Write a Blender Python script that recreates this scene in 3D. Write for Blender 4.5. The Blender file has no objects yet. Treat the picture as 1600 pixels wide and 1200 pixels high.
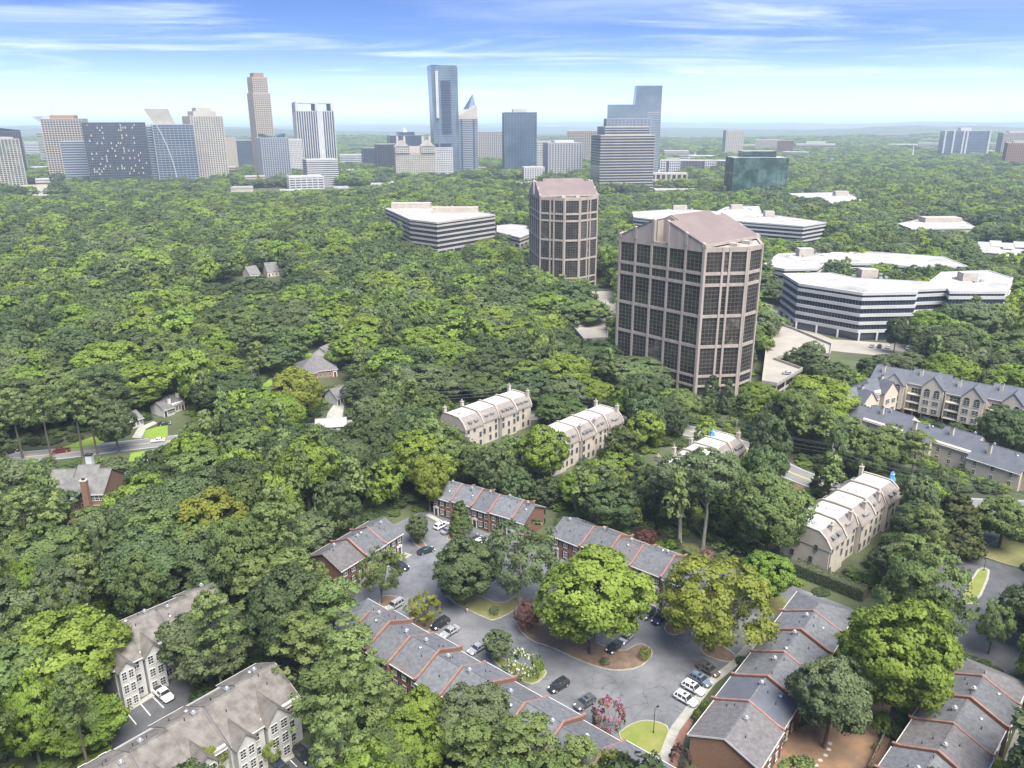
import bpy, bmesh, math, random
import numpy as np
from mathutils import Vector, Matrix
R = math.radians
rng = np.random.default_rng(7)
random.seed(7)
scene = bpy.context.scene
C = scene.collection

# ---------------------------------------------------------------- camera
FPX, CAMH = 1230.0, 105.0              # focal length in pixels of the 1600 px wide photo, flight height
PITCH = math.atan(408 / FPX); ROLL = R(0.25)
cam_d = bpy.data.cameras.new('camera'); cam = bpy.data.objects.new('camera', cam_d); C.objects.link(cam)
cam_d.sensor_fit = 'HORIZONTAL'; cam_d.sensor_width = 36.0; cam_d.lens = FPX / 1600 * 36.0
cam_d.clip_start = 1.0; cam_d.clip_end = 60000.0
cam.rotation_mode = 'QUATERNION'
cam.location = (0, 0, CAMH)
cam.rotation_quaternion = (Matrix.Rotation(R(90) - PITCH, 3, 'X') @ Matrix.Rotation(-ROLL, 3, 'Z')).to_quaternion()
scene.camera = cam

# ---------------------------------------------------------------- sky, sun, exposure
SUN_AZ, SUN_EL = R(150), R(60)          # azimuth clockwise from +Y
w = bpy.data.worlds.new('World'); scene.world = w; w.use_nodes = True
nt = w.node_tree; N = nt.nodes; L = nt.links; N.clear()
def nd(t, **k):
    n = N.new(t)
    for a, b in k.items(): setattr(n, a, b)
    return n
out = nd('ShaderNodeOutputWorld'); bg = nd('ShaderNodeBackground'); bg.inputs[1].default_value = 0.13
tc = nd('ShaderNodeTexCoord'); sx = nd('ShaderNodeSeparateXYZ'); L.new(tc.outputs['Generated'], sx.inputs[0])
def mth(op, a, b=None, c=None):
    n = nd('ShaderNodeMath', operation=op)
    for i, v in enumerate((a, b, c)):
        if v is None: continue
        if isinstance(v, (int, float)): n.inputs[i].default_value = v
        else: L.new(v, n.inputs[i])
    return n.outputs[0]
zc = mth('MAXIMUM', sx.outputs[2], 0.0)
zs = mth('MULTIPLY_ADD', zc, 3.6, 0.02)
cb = nd('ShaderNodeCombineXYZ'); L.new(sx.outputs[0], cb.inputs[0]); L.new(sx.outputs[1], cb.inputs[1]); L.new(zs, cb.inputs[2])
nrm = nd('ShaderNodeVectorMath', operation='NORMALIZE'); L.new(cb.outputs[0], nrm.inputs[0])
sky = nd('ShaderNodeTexSky', sky_type='NISHITA', sun_disc=False)
sky.sun_elevation = SUN_EL; sky.sun_rotation = SUN_AZ; sky.altitude = 300; sky.air_density = 1.0; sky.dust_density = 0.6; sky.ozone_density = 2.0
L.new(nrm.outputs[0], sky.inputs[0])
# thin cirrus on a flat cloud deck high above
zp = mth('ADD', zc, 0.035)
px = mth('DIVIDE', sx.outputs[0], zp); py = mth('DIVIDE', sx.outputs[1], zp)
cp = nd('ShaderNodeCombineXYZ'); L.new(px, cp.inputs[0]); L.new(py, cp.inputs[1])
def cloud(scale, sxy, lo, hi, detail, dist, off):
    mp = nd('ShaderNodeMapping'); mp.inputs['Scale'].default_value = (sxy[0], sxy[1], 1); mp.inputs['Rotation'].default_value = (0, 0, R(off[2])); mp.inputs['Location'].default_value = (off[0], off[1], 0)
    L.new(cp.outputs[0], mp.inputs[0])
    no = nd('ShaderNodeTexNoise'); no.inputs['Scale'].default_value = scale; no.inputs['Detail'].default_value = detail; no.inputs['Roughness'].default_value = 0.62; no.inputs['Distortion'].default_value = dist
    L.new(mp.outputs[0], no.inputs['Vector'])
    mr = nd('ShaderNodeMapRange', interpolation_type='SMOOTHSTEP'); mr.inputs[1].default_value = lo; mr.inputs[2].default_value = hi; L.new(no.outputs['Fac'], mr.inputs[0])
    return mr.outputs[0]
c1 = cloud(0.55, (0.55, 1.0), 0.47, 0.80, 9, 0.9, (2.3, 4.1, 18))
c2 = cloud(0.30, (0.45, 1.2), 0.45, 0.78, 7, 0.5, (7.9, 1.3, -8))
mv = nd('ShaderNodeMapRange', interpolation_type='SMOOTHSTEP'); mv.inputs[1].default_value = 0.10; mv.inputs[2].default_value = -0.01; mv.inputs[4].default_value = 0.52; L.new(zc, mv.inputs[0])
cl = mth('SUBTRACT', 1.0, mth('MULTIPLY', mth('SUBTRACT', 1.0, mth('MAXIMUM', mth('MULTIPLY', c1, 0.85), mth('MULTIPLY', c2, 0.42))), mth('SUBTRACT', 1.0, mv.outputs[0])))
mixc = nd('ShaderNodeMix', data_type='RGBA'); L.new(cl, mixc.inputs[0])
hs = nd('ShaderNodeHueSaturation'); hs.inputs['Saturation'].default_value = 1.22; hs.inputs['Value'].default_value = 0.58; hs.inputs['Hue'].default_value = 0.513
L.new(sky.outputs[0], hs.inputs['Color']); L.new(hs.outputs[0], mixc.inputs[6])
mixc.inputs[7].default_value = (2.85, 3.15, 3.75, 1)
L.new(mixc.outputs[2], bg.inputs[0]); L.new(bg.outputs[0], out.inputs[0])

sd = bpy.data.lights.new('sun', 'SUN'); sun = bpy.data.objects.new('sun', sd); C.objects.link(sun)
sd.energy = 3.3; sd.angle = R(42); sd.color = (1.0, 0.955, 0.87)
sv = Vector((math.sin(SUN_AZ) * math.cos(SUN_EL), math.cos(SUN_AZ) * math.cos(SUN_EL), math.sin(SUN_EL)))
sun.rotation_mode = 'QUATERNION'; sun.rotation_quaternion = sv.to_track_quat('Z', 'Y'); sun.location = (0, 0, 400)

vs = scene.view_settings
vs.view_transform = 'Standard'; vs.look = 'None'; vs.gamma = 1; vs.use_curve_mapping = False; vs.exposure = 1.8
scene.cycles.max_bounces = 8; scene.cycles.diffuse_bounces = 5; scene.cycles.transmission_bounces = 4; scene.cycles.transparent_max_bounces = 6; scene.cycles.volume_bounces = 1

# ---------------------------------------------------------------- photo pixel -> place
CP, SP, CR, SR = math.cos(PITCH), math.sin(PITCH), math.cos(ROLL), math.sin(ROLL)
def ray(px, py):
    x = (px - 800) / FPX; y = -(py - 600) / FPX
    x, y = CR * x + SR * y, -SR * x + CR * y
    return x, CP + y * SP, -SP + y * CP
def P(px, py, z=0.0):                   # where the pixel's ray meets the level z
    d = ray(px, py); t = (z - CAMH) / d[2]
    return Vector((d[0] * t, d[1] * t, z))
def zat(px, py, X, Y):                  # height seen at the pixel above the spot X, Y
    d = ray(px, py); t = math.hypot(X, Y) / math.hypot(d[0], d[1]); return CAMH + d[2] * t
def prj(X, Y, Z):
    dz = Z - CAMH; zc = Y * CP - dz * SP; yc = Y * SP + dz * CP; x = X / zc; y = yc / zc
    x, y = CR * x - SR * y, SR * x + CR * y
    return 800 + x * FPX, 600 - y * FPX
def ppm(X, Y, Z=0): return FPX / (Y * CP - (Z - CAMH) * SP)      # photo pixels per metre there

# ---------------------------------------------------------------- materials
MATS = {}
def mat(name, col, rough=0.8, col2=None, scale=1.0, detail=4, spread=(0.35, 0.65), metal=0.0, spec=0.5, bump=0.0, bscale=None, stretch=None, rand=0.0, emit=None, trans=0.0):
    """Principled material; colour runs between col and col2 over object-space noise."""
    m = bpy.data.materials.new(name); m.use_nodes = True; MATS[name] = m
    t = m.node_tree; b = t.nodes['Principled BSDF']
    b.inputs['Roughness'].default_value = rough; b.inputs['Metallic'].default_value = metal; b.inputs['Specular IOR Level'].default_value = spec
    c4 = lambda c: (c[0], c[1], c[2], 1)
    if col2 is None and not rand: b.inputs['Base Color'].default_value = c4(col)
    if col2 is not None or bump:
        geo = t.nodes.new('ShaderNodeNewGeometry'); src = geo.outputs['Position']
        if stretch:
            mp = t.nodes.new('ShaderNodeMapping'); mp.inputs['Scale'].default_value = stretch; t.links.new(src, mp.inputs[0]); src = mp.outputs[0]
        no = t.nodes.new('ShaderNodeTexNoise'); no.inputs['Scale'].default_value = scale; no.inputs['Detail'].default_value = detail; no.inputs['Roughness'].default_value = 0.6
        t.links.new(src, no.inputs['Vector'])
    last = None
    if col2 is not None:
        mr = t.nodes.new('ShaderNodeMapRange'); mr.inputs[1].default_value = spread[0]; mr.inputs[2].default_value = spread[1]; t.links.new(no.outputs['Fac'], mr.inputs[0])
        mx = t.nodes.new('ShaderNodeMix'); mx.data_type = 'RGBA'; mx.inputs[6].default_value = c4(col); mx.inputs[7].default_value = c4(col2)
        t.links.new(mr.outputs[0], mx.inputs[0]); last = mx.outputs[2]
    if rand:
        oi = t.nodes.new('ShaderNodeObjectInfo'); mr2 = t.nodes.new('ShaderNodeMapRange'); mr2.inputs[3].default_value = 1 - rand; mr2.inputs[4].default_value = 1 + rand
        t.links.new(oi.outputs['Random'], mr2.inputs[0])
        vm = t.nodes.new('ShaderNodeVectorMath'); vm.operation = 'SCALE'
        if last: t.links.new(last, vm.inputs[0])
        else: vm.inputs[0].default_value = col[:3]
        t.links.new(mr2.outputs[0], vm.inputs['Scale']); last = vm.outputs[0]
    if last: t.links.new(last, b.inputs['Base Color'])
    if bump:
        bp = t.nodes.new('ShaderNodeBump'); bp.inputs['Strength'].default_value = bump; bp.inputs['Distance'].default_value = 0.1
        n2 = no
        if bscale:
            n2 = t.nodes.new('ShaderNodeTexNoise'); n2.inputs['Scale'].default_value = bscale; n2.inputs['Detail'].default_value = 3; t.links.new(src, n2.inputs['Vector'])
        t.links.new(n2.outputs['Fac'], bp.inputs['Height']); t.links.new(bp.outputs[0], b.inputs['Normal'])
    if emit: b.inputs['Emission Color'].default_value = c4(emit[0]); b.inputs['Emission Strength'].default_value = emit[1]
    return m
def leafmat(name, ca, cb_, flower=None, ff=0.3, rand=0.2, trans=0.5):
    """Leaf faces: two greens by clump, one shift per tree, some light through the leaf."""
    m = bpy.data.materials.new(name); m.use_nodes = True; MATS[name] = m
    t = m.node_tree; t.nodes.clear(); nn = t.nodes.new; ln = t.links.new
    o = nn('ShaderNodeOutputMaterial'); at = nn('ShaderNodeAttribute'); at.attribute_name = 'tint'
    mx = nn('ShaderNodeMix'); mx.data_type = 'RGBA'; mx.inputs[6].default_value = (*ca, 1); mx.inputs[7].default_value = (*cb_, 1); ln(at.outputs['Fac'], mx.inputs[0])
    oi = nn('ShaderNodeObjectInfo'); hs = nn('ShaderNodeHueSaturation')
    wn = nn('ShaderNodeTexWhiteNoise'); wn.noise_dimensions = '1D'; ln(oi.outputs['Random'], wn.inputs['W'])
    h = nn('ShaderNodeMapRange'); h.inputs[3].default_value = 0.487; h.inputs[4].default_value = 0.512; ln(oi.outputs['Random'], h.inputs[0])
    v = nn('ShaderNodeMapRange'); v.inputs[3].default_value = 1 - rand; v.inputs[4].default_value = 1 + rand * 1.2; ln(wn.outputs['Value'], v.inputs[0])
    ln(h.outputs[0], hs.inputs['Hue']); ln(v.outputs[0], hs.inputs['Value']); ln(mx.outputs[2], hs.inputs['Color'])
    col = hs.outputs[0]
    if flower:
        a2 = nn('ShaderNodeAttribute'); a2.attribute_name = 'bloom'
        m2 = nn('ShaderNodeMix'); m2.data_type = 'RGBA'; m2.inputs[7].default_value = (*flower, 1); ln(a2.outputs['Fac'], m2.inputs[0]); ln(col, m2.inputs[6]); col = m2.outputs[2]
    d = nn('ShaderNodeBsdfDiffuse'); tr = nn('ShaderNodeBsdfTranslucent'); ms = nn('ShaderNodeMixShader'); ms.inputs[0].default_value = trans
    ln(col, d.inputs['Color']); ln(col, tr.inputs['Color']); ln(d.outputs[0], ms.inputs[1]); ln(tr.outputs[0], ms.inputs[2]); ln(ms.outputs[0], o.inputs['Surface'])
    return m
mat('asphalt', (0.082, 0.084, 0.091), 0.88, (0.145, 0.147, 0.155), 0.13, 8, (0.36, 0.64), bump=0.15, bscale=9)
mat('asphalt_dark', (0.05, 0.051, 0.056), 0.85, (0.085, 0.087, 0.094), 0.3, 6, (0.3, 0.7))
mat('road', (0.13, 0.129, 0.128), 0.85, (0.19, 0.187, 0.183), 0.1, 6, (0.3, 0.7))
mat('crack', (0.03, 0.03, 0.034), 0.9)
mat('paint_white', (0.72, 0.72, 0.7), 0.7, (0.5, 0.5, 0.48), 2.0)
mat('paint_yellow', (0.62, 0.45, 0.08), 0.7, (0.45, 0.34, 0.08), 2.0)
mat('kerb', (0.33, 0.31, 0.265), 0.9, (0.22, 0.21, 0.175), 0.7, 5)
mat('walk', (0.33, 0.315, 0.275), 0.9, (0.23, 0.228, 0.19), 0.5, 6, (0.35, 0.7))
mat('deck', (0.29, 0.265, 0.225), 0.9, (0.22, 0.20, 0.17), 0.07, 6, (0.35, 0.7))
mat('mulch', (0.105, 0.072, 0.05), 0.95, (0.165, 0.115, 0.078), 0.8, 6, bump=0.5, bscale=6)
mat('pine_straw', (0.21, 0.125, 0.07), 0.95, (0.13, 0.085, 0.055), 0.35, 6, bump=0.4, bscale=5)
mat('lawn', (0.13, 0.165, 0.028), 0.95, (0.20, 0.185, 0.055), 0.35, 6, (0.4, 0.7), bump=0.4, bscale=8)
mat('lawn_dry', (0.17, 0.15, 0.062), 0.95, (0.105, 0.125, 0.038), 0.4, 6, (0.35, 0.65), bump=0.4, bscale=8)
mat('lawn_bright', (0.16, 0.235, 0.02), 0.95, (0.12, 0.19, 0.02), 0.2, 5, bump=0.3, bscale=8)
mat('wood_floor', (0.030, 0.042, 0.018), 0.95, (0.055, 0.048, 0.028), 0.06, 6)
mat('brick_path', (0.26, 0.12, 0.085), 0.9, (0.19, 0.095, 0.07), 1.5)
mat('slate', (0.07, 0.073, 0.080), 0.85, (0.125, 0.128, 0.135), 1.3, 9, (0.32, 0.68), rand=0.16, bump=0.45, bscale=5, stretch=(1, 1, 0.3))
mat('slate_brown', (0.075, 0.07, 0.072), 0.8, (0.125, 0.118, 0.118), 1.4, 9, (0.34, 0.66), rand=0.12, bump=0.5, bscale=4, stretch=(1, 1, 0.25))
mat('slate_navy', (0.066, 0.071, 0.087), 0.8, (0.092, 0.098, 0.116), 0.4, 7, (0.3, 0.7), rand=0.05, bump=0.3, bscale=4)
mat('shingle', (0.085, 0.075, 0.066), 0.9, (0.16, 0.147, 0.13), 0.6, 9, (0.33, 0.66), rand=0.08, bump=0.5, bscale=5, stretch=(1, 1, 0.3))
mat('shingle_tan', (0.165, 0.145, 0.128), 0.9, (0.215, 0.19, 0.17), 0.6, 7, rand=0.06, bump=0.3, bscale=5)
mat('shingle_grey', (0.10, 0.098, 0.092), 0.9, (0.15, 0.145, 0.135), 0.6, 7, rand=0.06, bump=0.3, bscale=5)
mat('brick', (0.185, 0.092, 0.06), 0.9, (0.115, 0.062, 0.045), 3.0, 5, (0.3, 0.7), rand=0.12, stretch=(1, 1, 2.5), bump=0.3, bscale=12)
mat('brick_tan', (0.30, 0.175, 0.105), 0.9, (0.20, 0.115, 0.075), 3.0, 5, (0.3, 0.7), stretch=(1, 1, 2.5), bump=0.3, bscale=12)
mat('brick_orange', (0.20, 0.115, 0.072), 0.9, (0.14, 0.085, 0.058), 2.5, 5, stretch=(1, 1, 2.5))
mat('coping', (0.25, 0.135, 0.108), 0.9, (0.165, 0.095, 0.078), 1.2, 5, (0.35, 0.7))
mat('white_trim', (0.5, 0.49, 0.47), 0.6)
mat('cream_trim', (0.63, 0.57, 0.46), 0.7)
mat('grey_wall', (0.44, 0.44, 0.42), 0.85, (0.37, 0.37, 0.355), 0.5)
mat('cream_wall', (0.50, 0.44, 0.345), 0.85, (0.44, 0.385, 0.305), 0.3)
mat('stucco', (0.42, 0.38, 0.315), 0.9, (0.345, 0.31, 0.26), 0.35, 5)
mat('stucco_trim', (0.34, 0.295, 0.245), 0.9, (0.28, 0.245, 0.205), 0.6, 5)
mat('membrane', (0.45, 0.435, 0.405), 0.8, (0.36, 0.348, 0.325), 0.18, 6, (0.35, 0.7))
mat('roof_white', (0.36, 0.353, 0.34), 0.8, (0.20, 0.19, 0.175), 0.06, 12, (0.42, 0.68))
mat('roof_cream', (0.36, 0.335, 0.29), 0.8, (0.26, 0.245, 0.215), 0.06, 7)
mat('roof_grey', (0.33, 0.32, 0.31), 0.85, (0.25, 0.245, 0.24), 0.08, 6)
mat('roof_pink', (0.165, 0.125, 0.115), 0.8, (0.13, 0.102, 0.095), 0.1, 4)
mat('granite', (0.34, 0.285, 0.245), 0.75, (0.25, 0.21, 0.182), 0.5, 8, (0.32, 0.68), stretch=(1, 1, 0.12))
mat('panel_white', (0.42, 0.415, 0.41), 0.7, (0.35, 0.345, 0.34), 0.08, 5)
mat('panel_cream', (0.36, 0.332, 0.288), 0.7, (0.30, 0.276, 0.24), 0.08, 5)
mat('plant_box', (0.38, 0.335, 0.28), 0.8, (0.31, 0.27, 0.23), 0.3)
mat('glass_dark', (0.018, 0.02, 0.024), 0.08, (0.032, 0.034, 0.038), 0.2, 3, spec=0.75)
mat('glass_brown', (0.022, 0.020, 0.019), 0.05, (0.05, 0.046, 0.043), 0.16, 5, (0.45, 0.7), spec=1.0)  # paler noise patches put uneven reflections into the glass colour
mat('glass_navy', (0.02, 0.026, 0.045), 0.1, (0.035, 0.043, 0.066), 0.05, 3, spec=0.7)
mat('glass_blue', (0.032, 0.052, 0.082), 0.15, (0.06, 0.088, 0.125), 0.03, 5, spec=0.6)
mat('glass_pale', (0.085, 0.115, 0.15), 0.15, (0.14, 0.175, 0.215), 0.03, 5, spec=0.6)
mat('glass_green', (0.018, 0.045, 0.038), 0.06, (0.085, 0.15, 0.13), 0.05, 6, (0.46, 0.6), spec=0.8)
mat('mullion', (0.13, 0.115, 0.10), 0.6)
mat('mullion_dark', (0.10, 0.10, 0.105), 0.5)
mat('mullion_pale', (0.27, 0.275, 0.285), 0.5)
mat('window_glass', (0.035, 0.04, 0.045), 0.08, spec=0.8)
mat('shutter', (0.022, 0.024, 0.024), 0.6)
mat('door_red', (0.15, 0.02, 0.025), 0.5)
mat('door_dark', (0.03, 0.03, 0.032), 0.5)
mat('metal_grey', (0.42, 0.43, 0.43), 0.45, metal=0.6)
mat('metal_dark', (0.03, 0.03, 0.033), 0.5, metal=0.3)
mat('shade_void', (0.015, 0.015, 0.016), 0.9)  # near black puts the shade of open levels and recesses into the colour
mat('tarp', (0.07, 0.27, 0.72), 0.5)
mat('fence_wood', (0.17, 0.135, 0.105), 0.9, (0.24, 0.2, 0.16), 1.5)
mat('bark', (0.115, 0.095, 0.078), 0.95, (0.07, 0.058, 0.048), 2.0, stretch=(1, 1, 0.2))
mat('bark_pale', (0.34, 0.31, 0.265), 0.95, (0.22, 0.2, 0.17), 2.0, stretch=(1, 1, 0.25))
mat('stone_step', (0.4, 0.37, 0.32), 0.9)
leafmat('leaf_mid', (0.111, 0.158, 0.058), (0.203, 0.267, 0.097))
leafmat('leaf_bright', (0.141, 0.211, 0.044), (0.270, 0.357, 0.077), rand=0.1)
leafmat('leaf_yellow', (0.17, 0.205, 0.042), (0.28, 0.305, 0.068), rand=0.06)
leafmat('leaf_dark', (0.075, 0.110, 0.051), (0.138, 0.187, 0.083))
leafmat('leaf_pine', (0.125, 0.175, 0.063), (0.234, 0.292, 0.106), rand=0.14)
leafmat('leaf_sage', (0.115, 0.152, 0.074), (0.195, 0.238, 0.118), rand=0.1)
leafmat('leaf_magnolia', (0.062, 0.088, 0.036), (0.138, 0.146, 0.061), rand=0.1)
leafmat('leaf_pink', (0.095, 0.135, 0.047), (0.149, 0.189, 0.068), flower=(0.50, 0.20, 0.30), rand=0.05)
leafmat('leaf_white', (0.115, 0.176, 0.054), (0.203, 0.270, 0.095), flower=(0.66, 0.64, 0.55), rand=0.05)
leafmat('leaf_red', (0.16, 0.07, 0.062), (0.26, 0.13, 0.11), rand=0.05)
leafmat('leaf_plum', (0.074, 0.054, 0.054), (0.121, 0.088, 0.081), rand=0.05)
leafmat('leaf_forest', (0.094, 0.136, 0.054), (0.185, 0.240, 0.090), rand=0.34)

# ---------------------------------------------------------------- mesh helpers
class MB:
    """Collects faces of one piece."""
    def __init__(s): s.v = []; s.f = []
    def poly(s, pts):
        n = len(s.v); s.v += [tuple(p) for p in pts]; s.f.append(tuple(range(n, n + len(pts)))); return s
    def box(s, x0, x1, y0, y1, z0, z1):
        n = len(s.v); s.v += [(x0, y0, z0), (x1, y0, z0), (x1, y1, z0), (x0, y1, z0), (x0, y0, z1), (x1, y0, z1), (x1, y1, z1), (x0, y1, z1)]
        s.f += [(n, n+3, n+2, n+1), (n+4, n+5, n+6, n+7), (n, n+1, n+5, n+4), (n+1, n+2, n+6, n+5), (n+2, n+3, n+7, n+6), (n+3, n, n+4, n+7)]; return s
    def hexa(s, b, t):                  # bottom and top quads, counter-clockwise seen from above
        n = len(s.v); s.v += [tuple(p) for p in b] + [tuple(p) for p in t]
        s.f += [(n, n+3, n+2, n+1), (n+4, n+5, n+6, n+7), (n, n+1, n+5, n+4), (n+1, n+2, n+6, n+5), (n+2, n+3, n+7, n+6), (n+3, n, n+4, n+7)]; return s
    def prism(s, pts, z0, z1, top=None):
        k = len(pts); n = len(s.v); top = top or pts
        if sum(pts[i][0] * pts[(i+1) % k][1] - pts[(i+1) % k][0] * pts[i][1] for i in range(k)) < 0: pts = pts[::-1]; top = top[::-1]
        s.v += [(p[0], p[1], z0) for p in pts] + [(p[0], p[1], z1) for p in top]
        s.f.append(tuple(range(n + k - 1, n - 1, -1))); s.f.append(tuple(range(n + k, n + 2 * k)))
        s.f += [(n + i, n + (i+1) % k, n + k + (i+1) % k, n + k + i) for i in range(k)]; return s
    def cyl(s, p0, p1, r0, r1=None, k=8, caps=True):
        r1 = r0 if r1 is None else r1; p0 = Vector(p0); p1 = Vector(p1); d = (p1 - p0).normalized()
        a = d.orthogonal().normalized(); b = d.cross(a); n = len(s.v)
        for p, r in ((p0, r0), (p1, r1)):
            for i in range(k):
                t = 2 * math.pi * i / k; s.v.append(tuple(p + a * (r * math.cos(t)) + b * (r * math.sin(t))))
        s.f += [(n + i, n + (i+1) % k, n + k + (i+1) % k, n + k + i) for i in range(k)]
        if caps: s.f.append(tuple(range(n + k - 1, n - 1, -1))); s.f.append(tuple(range(n + k, n + 2 * k)))
        return s
    def tube(s, pts, rs, k=6):
        for i in range(len(pts) - 1): s.cyl(pts[i], pts[i+1], rs[i], rs[i+1], k, caps=(i == 0 or i == len(pts) - 2))
        return s
    def wallbox(s, a, b, t, z0, z1, side=1):   # box along a->b, thickness t to the left (side 1), right (-1) or both (0)
        d = Vector((b[0] - a[0], b[1] - a[1])).normalized(); nx, ny = -d.y * t, d.x * t
        o0, o1 = {1: (0, 1), -1: (-1, 0), 0: (-.5, .5)}[side]
        return s.prism([(a[0] + nx * o0, a[1] + ny * o0), (b[0] + nx * o0, b[1] + ny * o0), (b[0] + nx * o1, b[1] + ny * o1), (a[0] + nx * o1, a[1] + ny * o1)], z0, z1)
    def mesh(s, name, m=None):
        me = bpy.data.meshes.new(name); me.from_pydata(s.v, [], s.f); me.update()
        if m: me.materials.append(MATS[m] if isinstance(m, str) else m)
        return me
    def build(s, name, m, parent=None, **k): return ob(name, s.mesh(name, m), parent, **k)
def ob(name, me, parent=None, loc=None, rz=None, label=None, cat=None, group=None, kind=None):
    o = bpy.data.objects.new(name, me); C.objects.link(o)
    if parent: o.parent = parent
    if loc is not None: o.location = loc
    if rz is not None: o.rotation_euler = (0, 0, rz)
    tag(o, label, cat, group, kind); return o
def tag(o, label=None, cat=None, group=None, kind=None):
    for k, v in (('label', label), ('category', cat), ('group', group), ('kind', kind)):
        if v: o[k] = v
    return o
def thing(name, label, cat, loc=(0, 0, 0), rz=0, group=None): return ob(name, None, None, loc, rz, label, cat, group)
def copy_tree(o, parent=None):
    c = o.copy(); C.objects.link(c); c.parent = parent
    for ch in o.children: copy_tree(ch, c)
    return c
FOOT = []                               # footprints that trees keep off: (polygon, margin)
def inpoly(x, y, poly):
    c = False; n = len(poly); j = n - 1
    for i in range(n):
        xi, yi = poly[i][0], poly[i][1]; xj, yj = poly[j][0], poly[j][1]
        if (yi > y) != (yj > y) and x < (xj - xi) * (y - yi) / (yj - yi) + xi: c = not c
        j = i
    return c
def frame(a, b):                        # origin, angle and length of the line a -> b
    return Vector((a[0], a[1], 0)), math.atan2(b[1] - a[1], b[0] - a[0]), math.hypot(b[0] - a[0], b[1] - a[1])
def local_foot(o, rz, pts, margin=2.0):
    c, s = math.cos(rz), math.sin(rz); FOOT.append(([(o[0] + c * x - s * y, o[1] + s * x + c * y) for x, y in pts], margin))
# ================================================================ THE SETTING
def hill(x, y):
    r = math.hypot(x, y); k = min(1, max(0, (r - 2600) / 5000)); k = k * k * (3 - 2 * k)
    h = 42 + 30 * math.sin(x / 2300 + 1.1) * math.cos(y / 3100) + 20 * math.sin(x / 900 + y / 1500) + 12 * math.sin(x / 420 - y / 800 + 2)
    return k * max(-5, h) + max(0, (r - 9000)) * 0.0022
gm = MB(); rings = [0, 60, 150, 300, 600, 1000, 1600, 2200] + [2600 + 260 * i for i in range(1, 26)] + [9400 + 700 * i for i in range(26)] + [30000]
NA = 288
for r in rings:
    for i in range(NA):
        a = 2 * math.pi * i / NA; x, y = r * math.sin(a), r * math.cos(a)
        j = 0 if r < 2700 else random.uniform(-9, 9)
        gm.v.append((x, y, hill(x, y) + j - 0.06))
for k in range(len(rings) - 1):
    for i in range(NA):
        a, b = k * NA + i, k * NA + (i + 1) % NA
        if k == 0: gm.f.append((a, b + NA, a + NA))
        else: gm.f.append((a, b, b + NA, a + NA))
m = mat('ground', (0.038, 0.046, 0.020), 0.95, (0.075, 0.088, 0.036), 0.05, 14, (0.38, 0.64), bump=1.0, bscale=0.5)
gm.build('ground', 'ground', kind='structure')

# cracks and repair patches in the old asphalt
t = MATS['asphalt'].node_tree; b = t.nodes['Principled BSDF']; prev = b.inputs['Base Color'].links[0].from_socket
geo = t.nodes.new('ShaderNodeNewGeometry'); n1 = t.nodes.new('ShaderNodeTexNoise'); n1.inputs['Scale'].default_value = 0.35; n1.inputs['Detail'].default_value = 5
va = t.nodes.new('ShaderNodeVectorMath'); va.operation = 'MULTIPLY_ADD'; va.inputs[1].default_value = (5, 5, 0)
t.links.new(geo.outputs['Position'], n1.inputs['Vector']); t.links.new(n1.outputs['Color'], va.inputs[0]); t.links.new(geo.outputs['Position'], va.inputs[2])
vo = t.nodes.new('ShaderNodeTexVoronoi'); vo.feature = 'DISTANCE_TO_EDGE'; vo.inputs['Scale'].default_value = 0.23; t.links.new(va.outputs[0], vo.inputs['Vector'])
lt = t.nodes.new('ShaderNodeMath'); lt.operation = 'LESS_THAN'; lt.inputs[1].default_value = 0.011; t.links.new(vo.outputs['Distance'], lt.inputs[0])
n2 = t.nodes.new('ShaderNodeTexNoise'); n2.inputs['Scale'].default_value = 0.07; t.links.new(geo.outputs['Position'], n2.inputs['Vector'])
ms = t.nodes.new('ShaderNodeMapRange'); ms.inputs[1].default_value = 0.40; ms.inputs[2].default_value = 0.56; ms.inputs[4].default_value = 0.6; t.links.new(n2.outputs['Fac'], ms.inputs[0])
mu = t.nodes.new('ShaderNodeMath'); mu.operation = 'MULTIPLY'; t.links.new(lt.outputs[0], mu.inputs[0]); t.links.new(ms.outputs[0], mu.inputs[1])
mx = t.nodes.new('ShaderNodeMix'); mx.data_type = 'RGBA'; mx.inputs[7].default_value = (0.035, 0.035, 0.04, 1); t.links.new(mu.outputs[0], mx.inputs[0]); t.links.new(prev, mx.inputs[6]); t.links.new(mx.outputs[2], b.inputs['Base Color'])

def G(pts, z=0.0): return [(q.x, q.y) for q in (P(x, y, z) for x, y in pts)]
def chaikin(p, n=2, closed=True):
    for _ in range(n):
        q = []; k = len(p)
        for i in range(k if closed else k - 1):
            a, b = p[i], p[(i + 1) % k]
            q += [(a[0] * .75 + b[0] * .25, a[1] * .75 + b[1] * .25), (a[0] * .25 + b[0] * .75, a[1] * .25 + b[1] * .75)]
        p = q if closed else [p[0]] + q + [p[-1]]
    return p
def area(p): return sum(p[i][0] * p[(i+1) % len(p)][1] - p[(i+1) % len(p)][0] * p[i][1] for i in range(len(p))) / 2
def inset(p, d):
    if area(p) < 0: p = p[::-1]
    q = []; k = len(p)
    for i in range(k):
        a, b, c = Vector(p[i-1]), Vector(p[i]), Vector(p[(i+1) % k])
        u = (b - a).normalized(); v = (c - b).normalized(); n = Vector((-u.y - v.y, u.x + v.x))
        n = n.normalized() if n.length > 1e-6 else Vector((-u.y, u.x))
        s = min(1.6, 1 / max(0.4, n.dot(Vector((-u.y, u.x))))); q.append(tuple(b + n * d * s))
    return q
def flat(name, pts, z, m, foot=0.5):
    if area(pts) < 0: pts = pts[::-1]
    if foot is not None: FOOT.append((pts, foot))
    return MB().poly([(x, y, z) for x, y in pts]).build(name, m, kind='structure')
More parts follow.
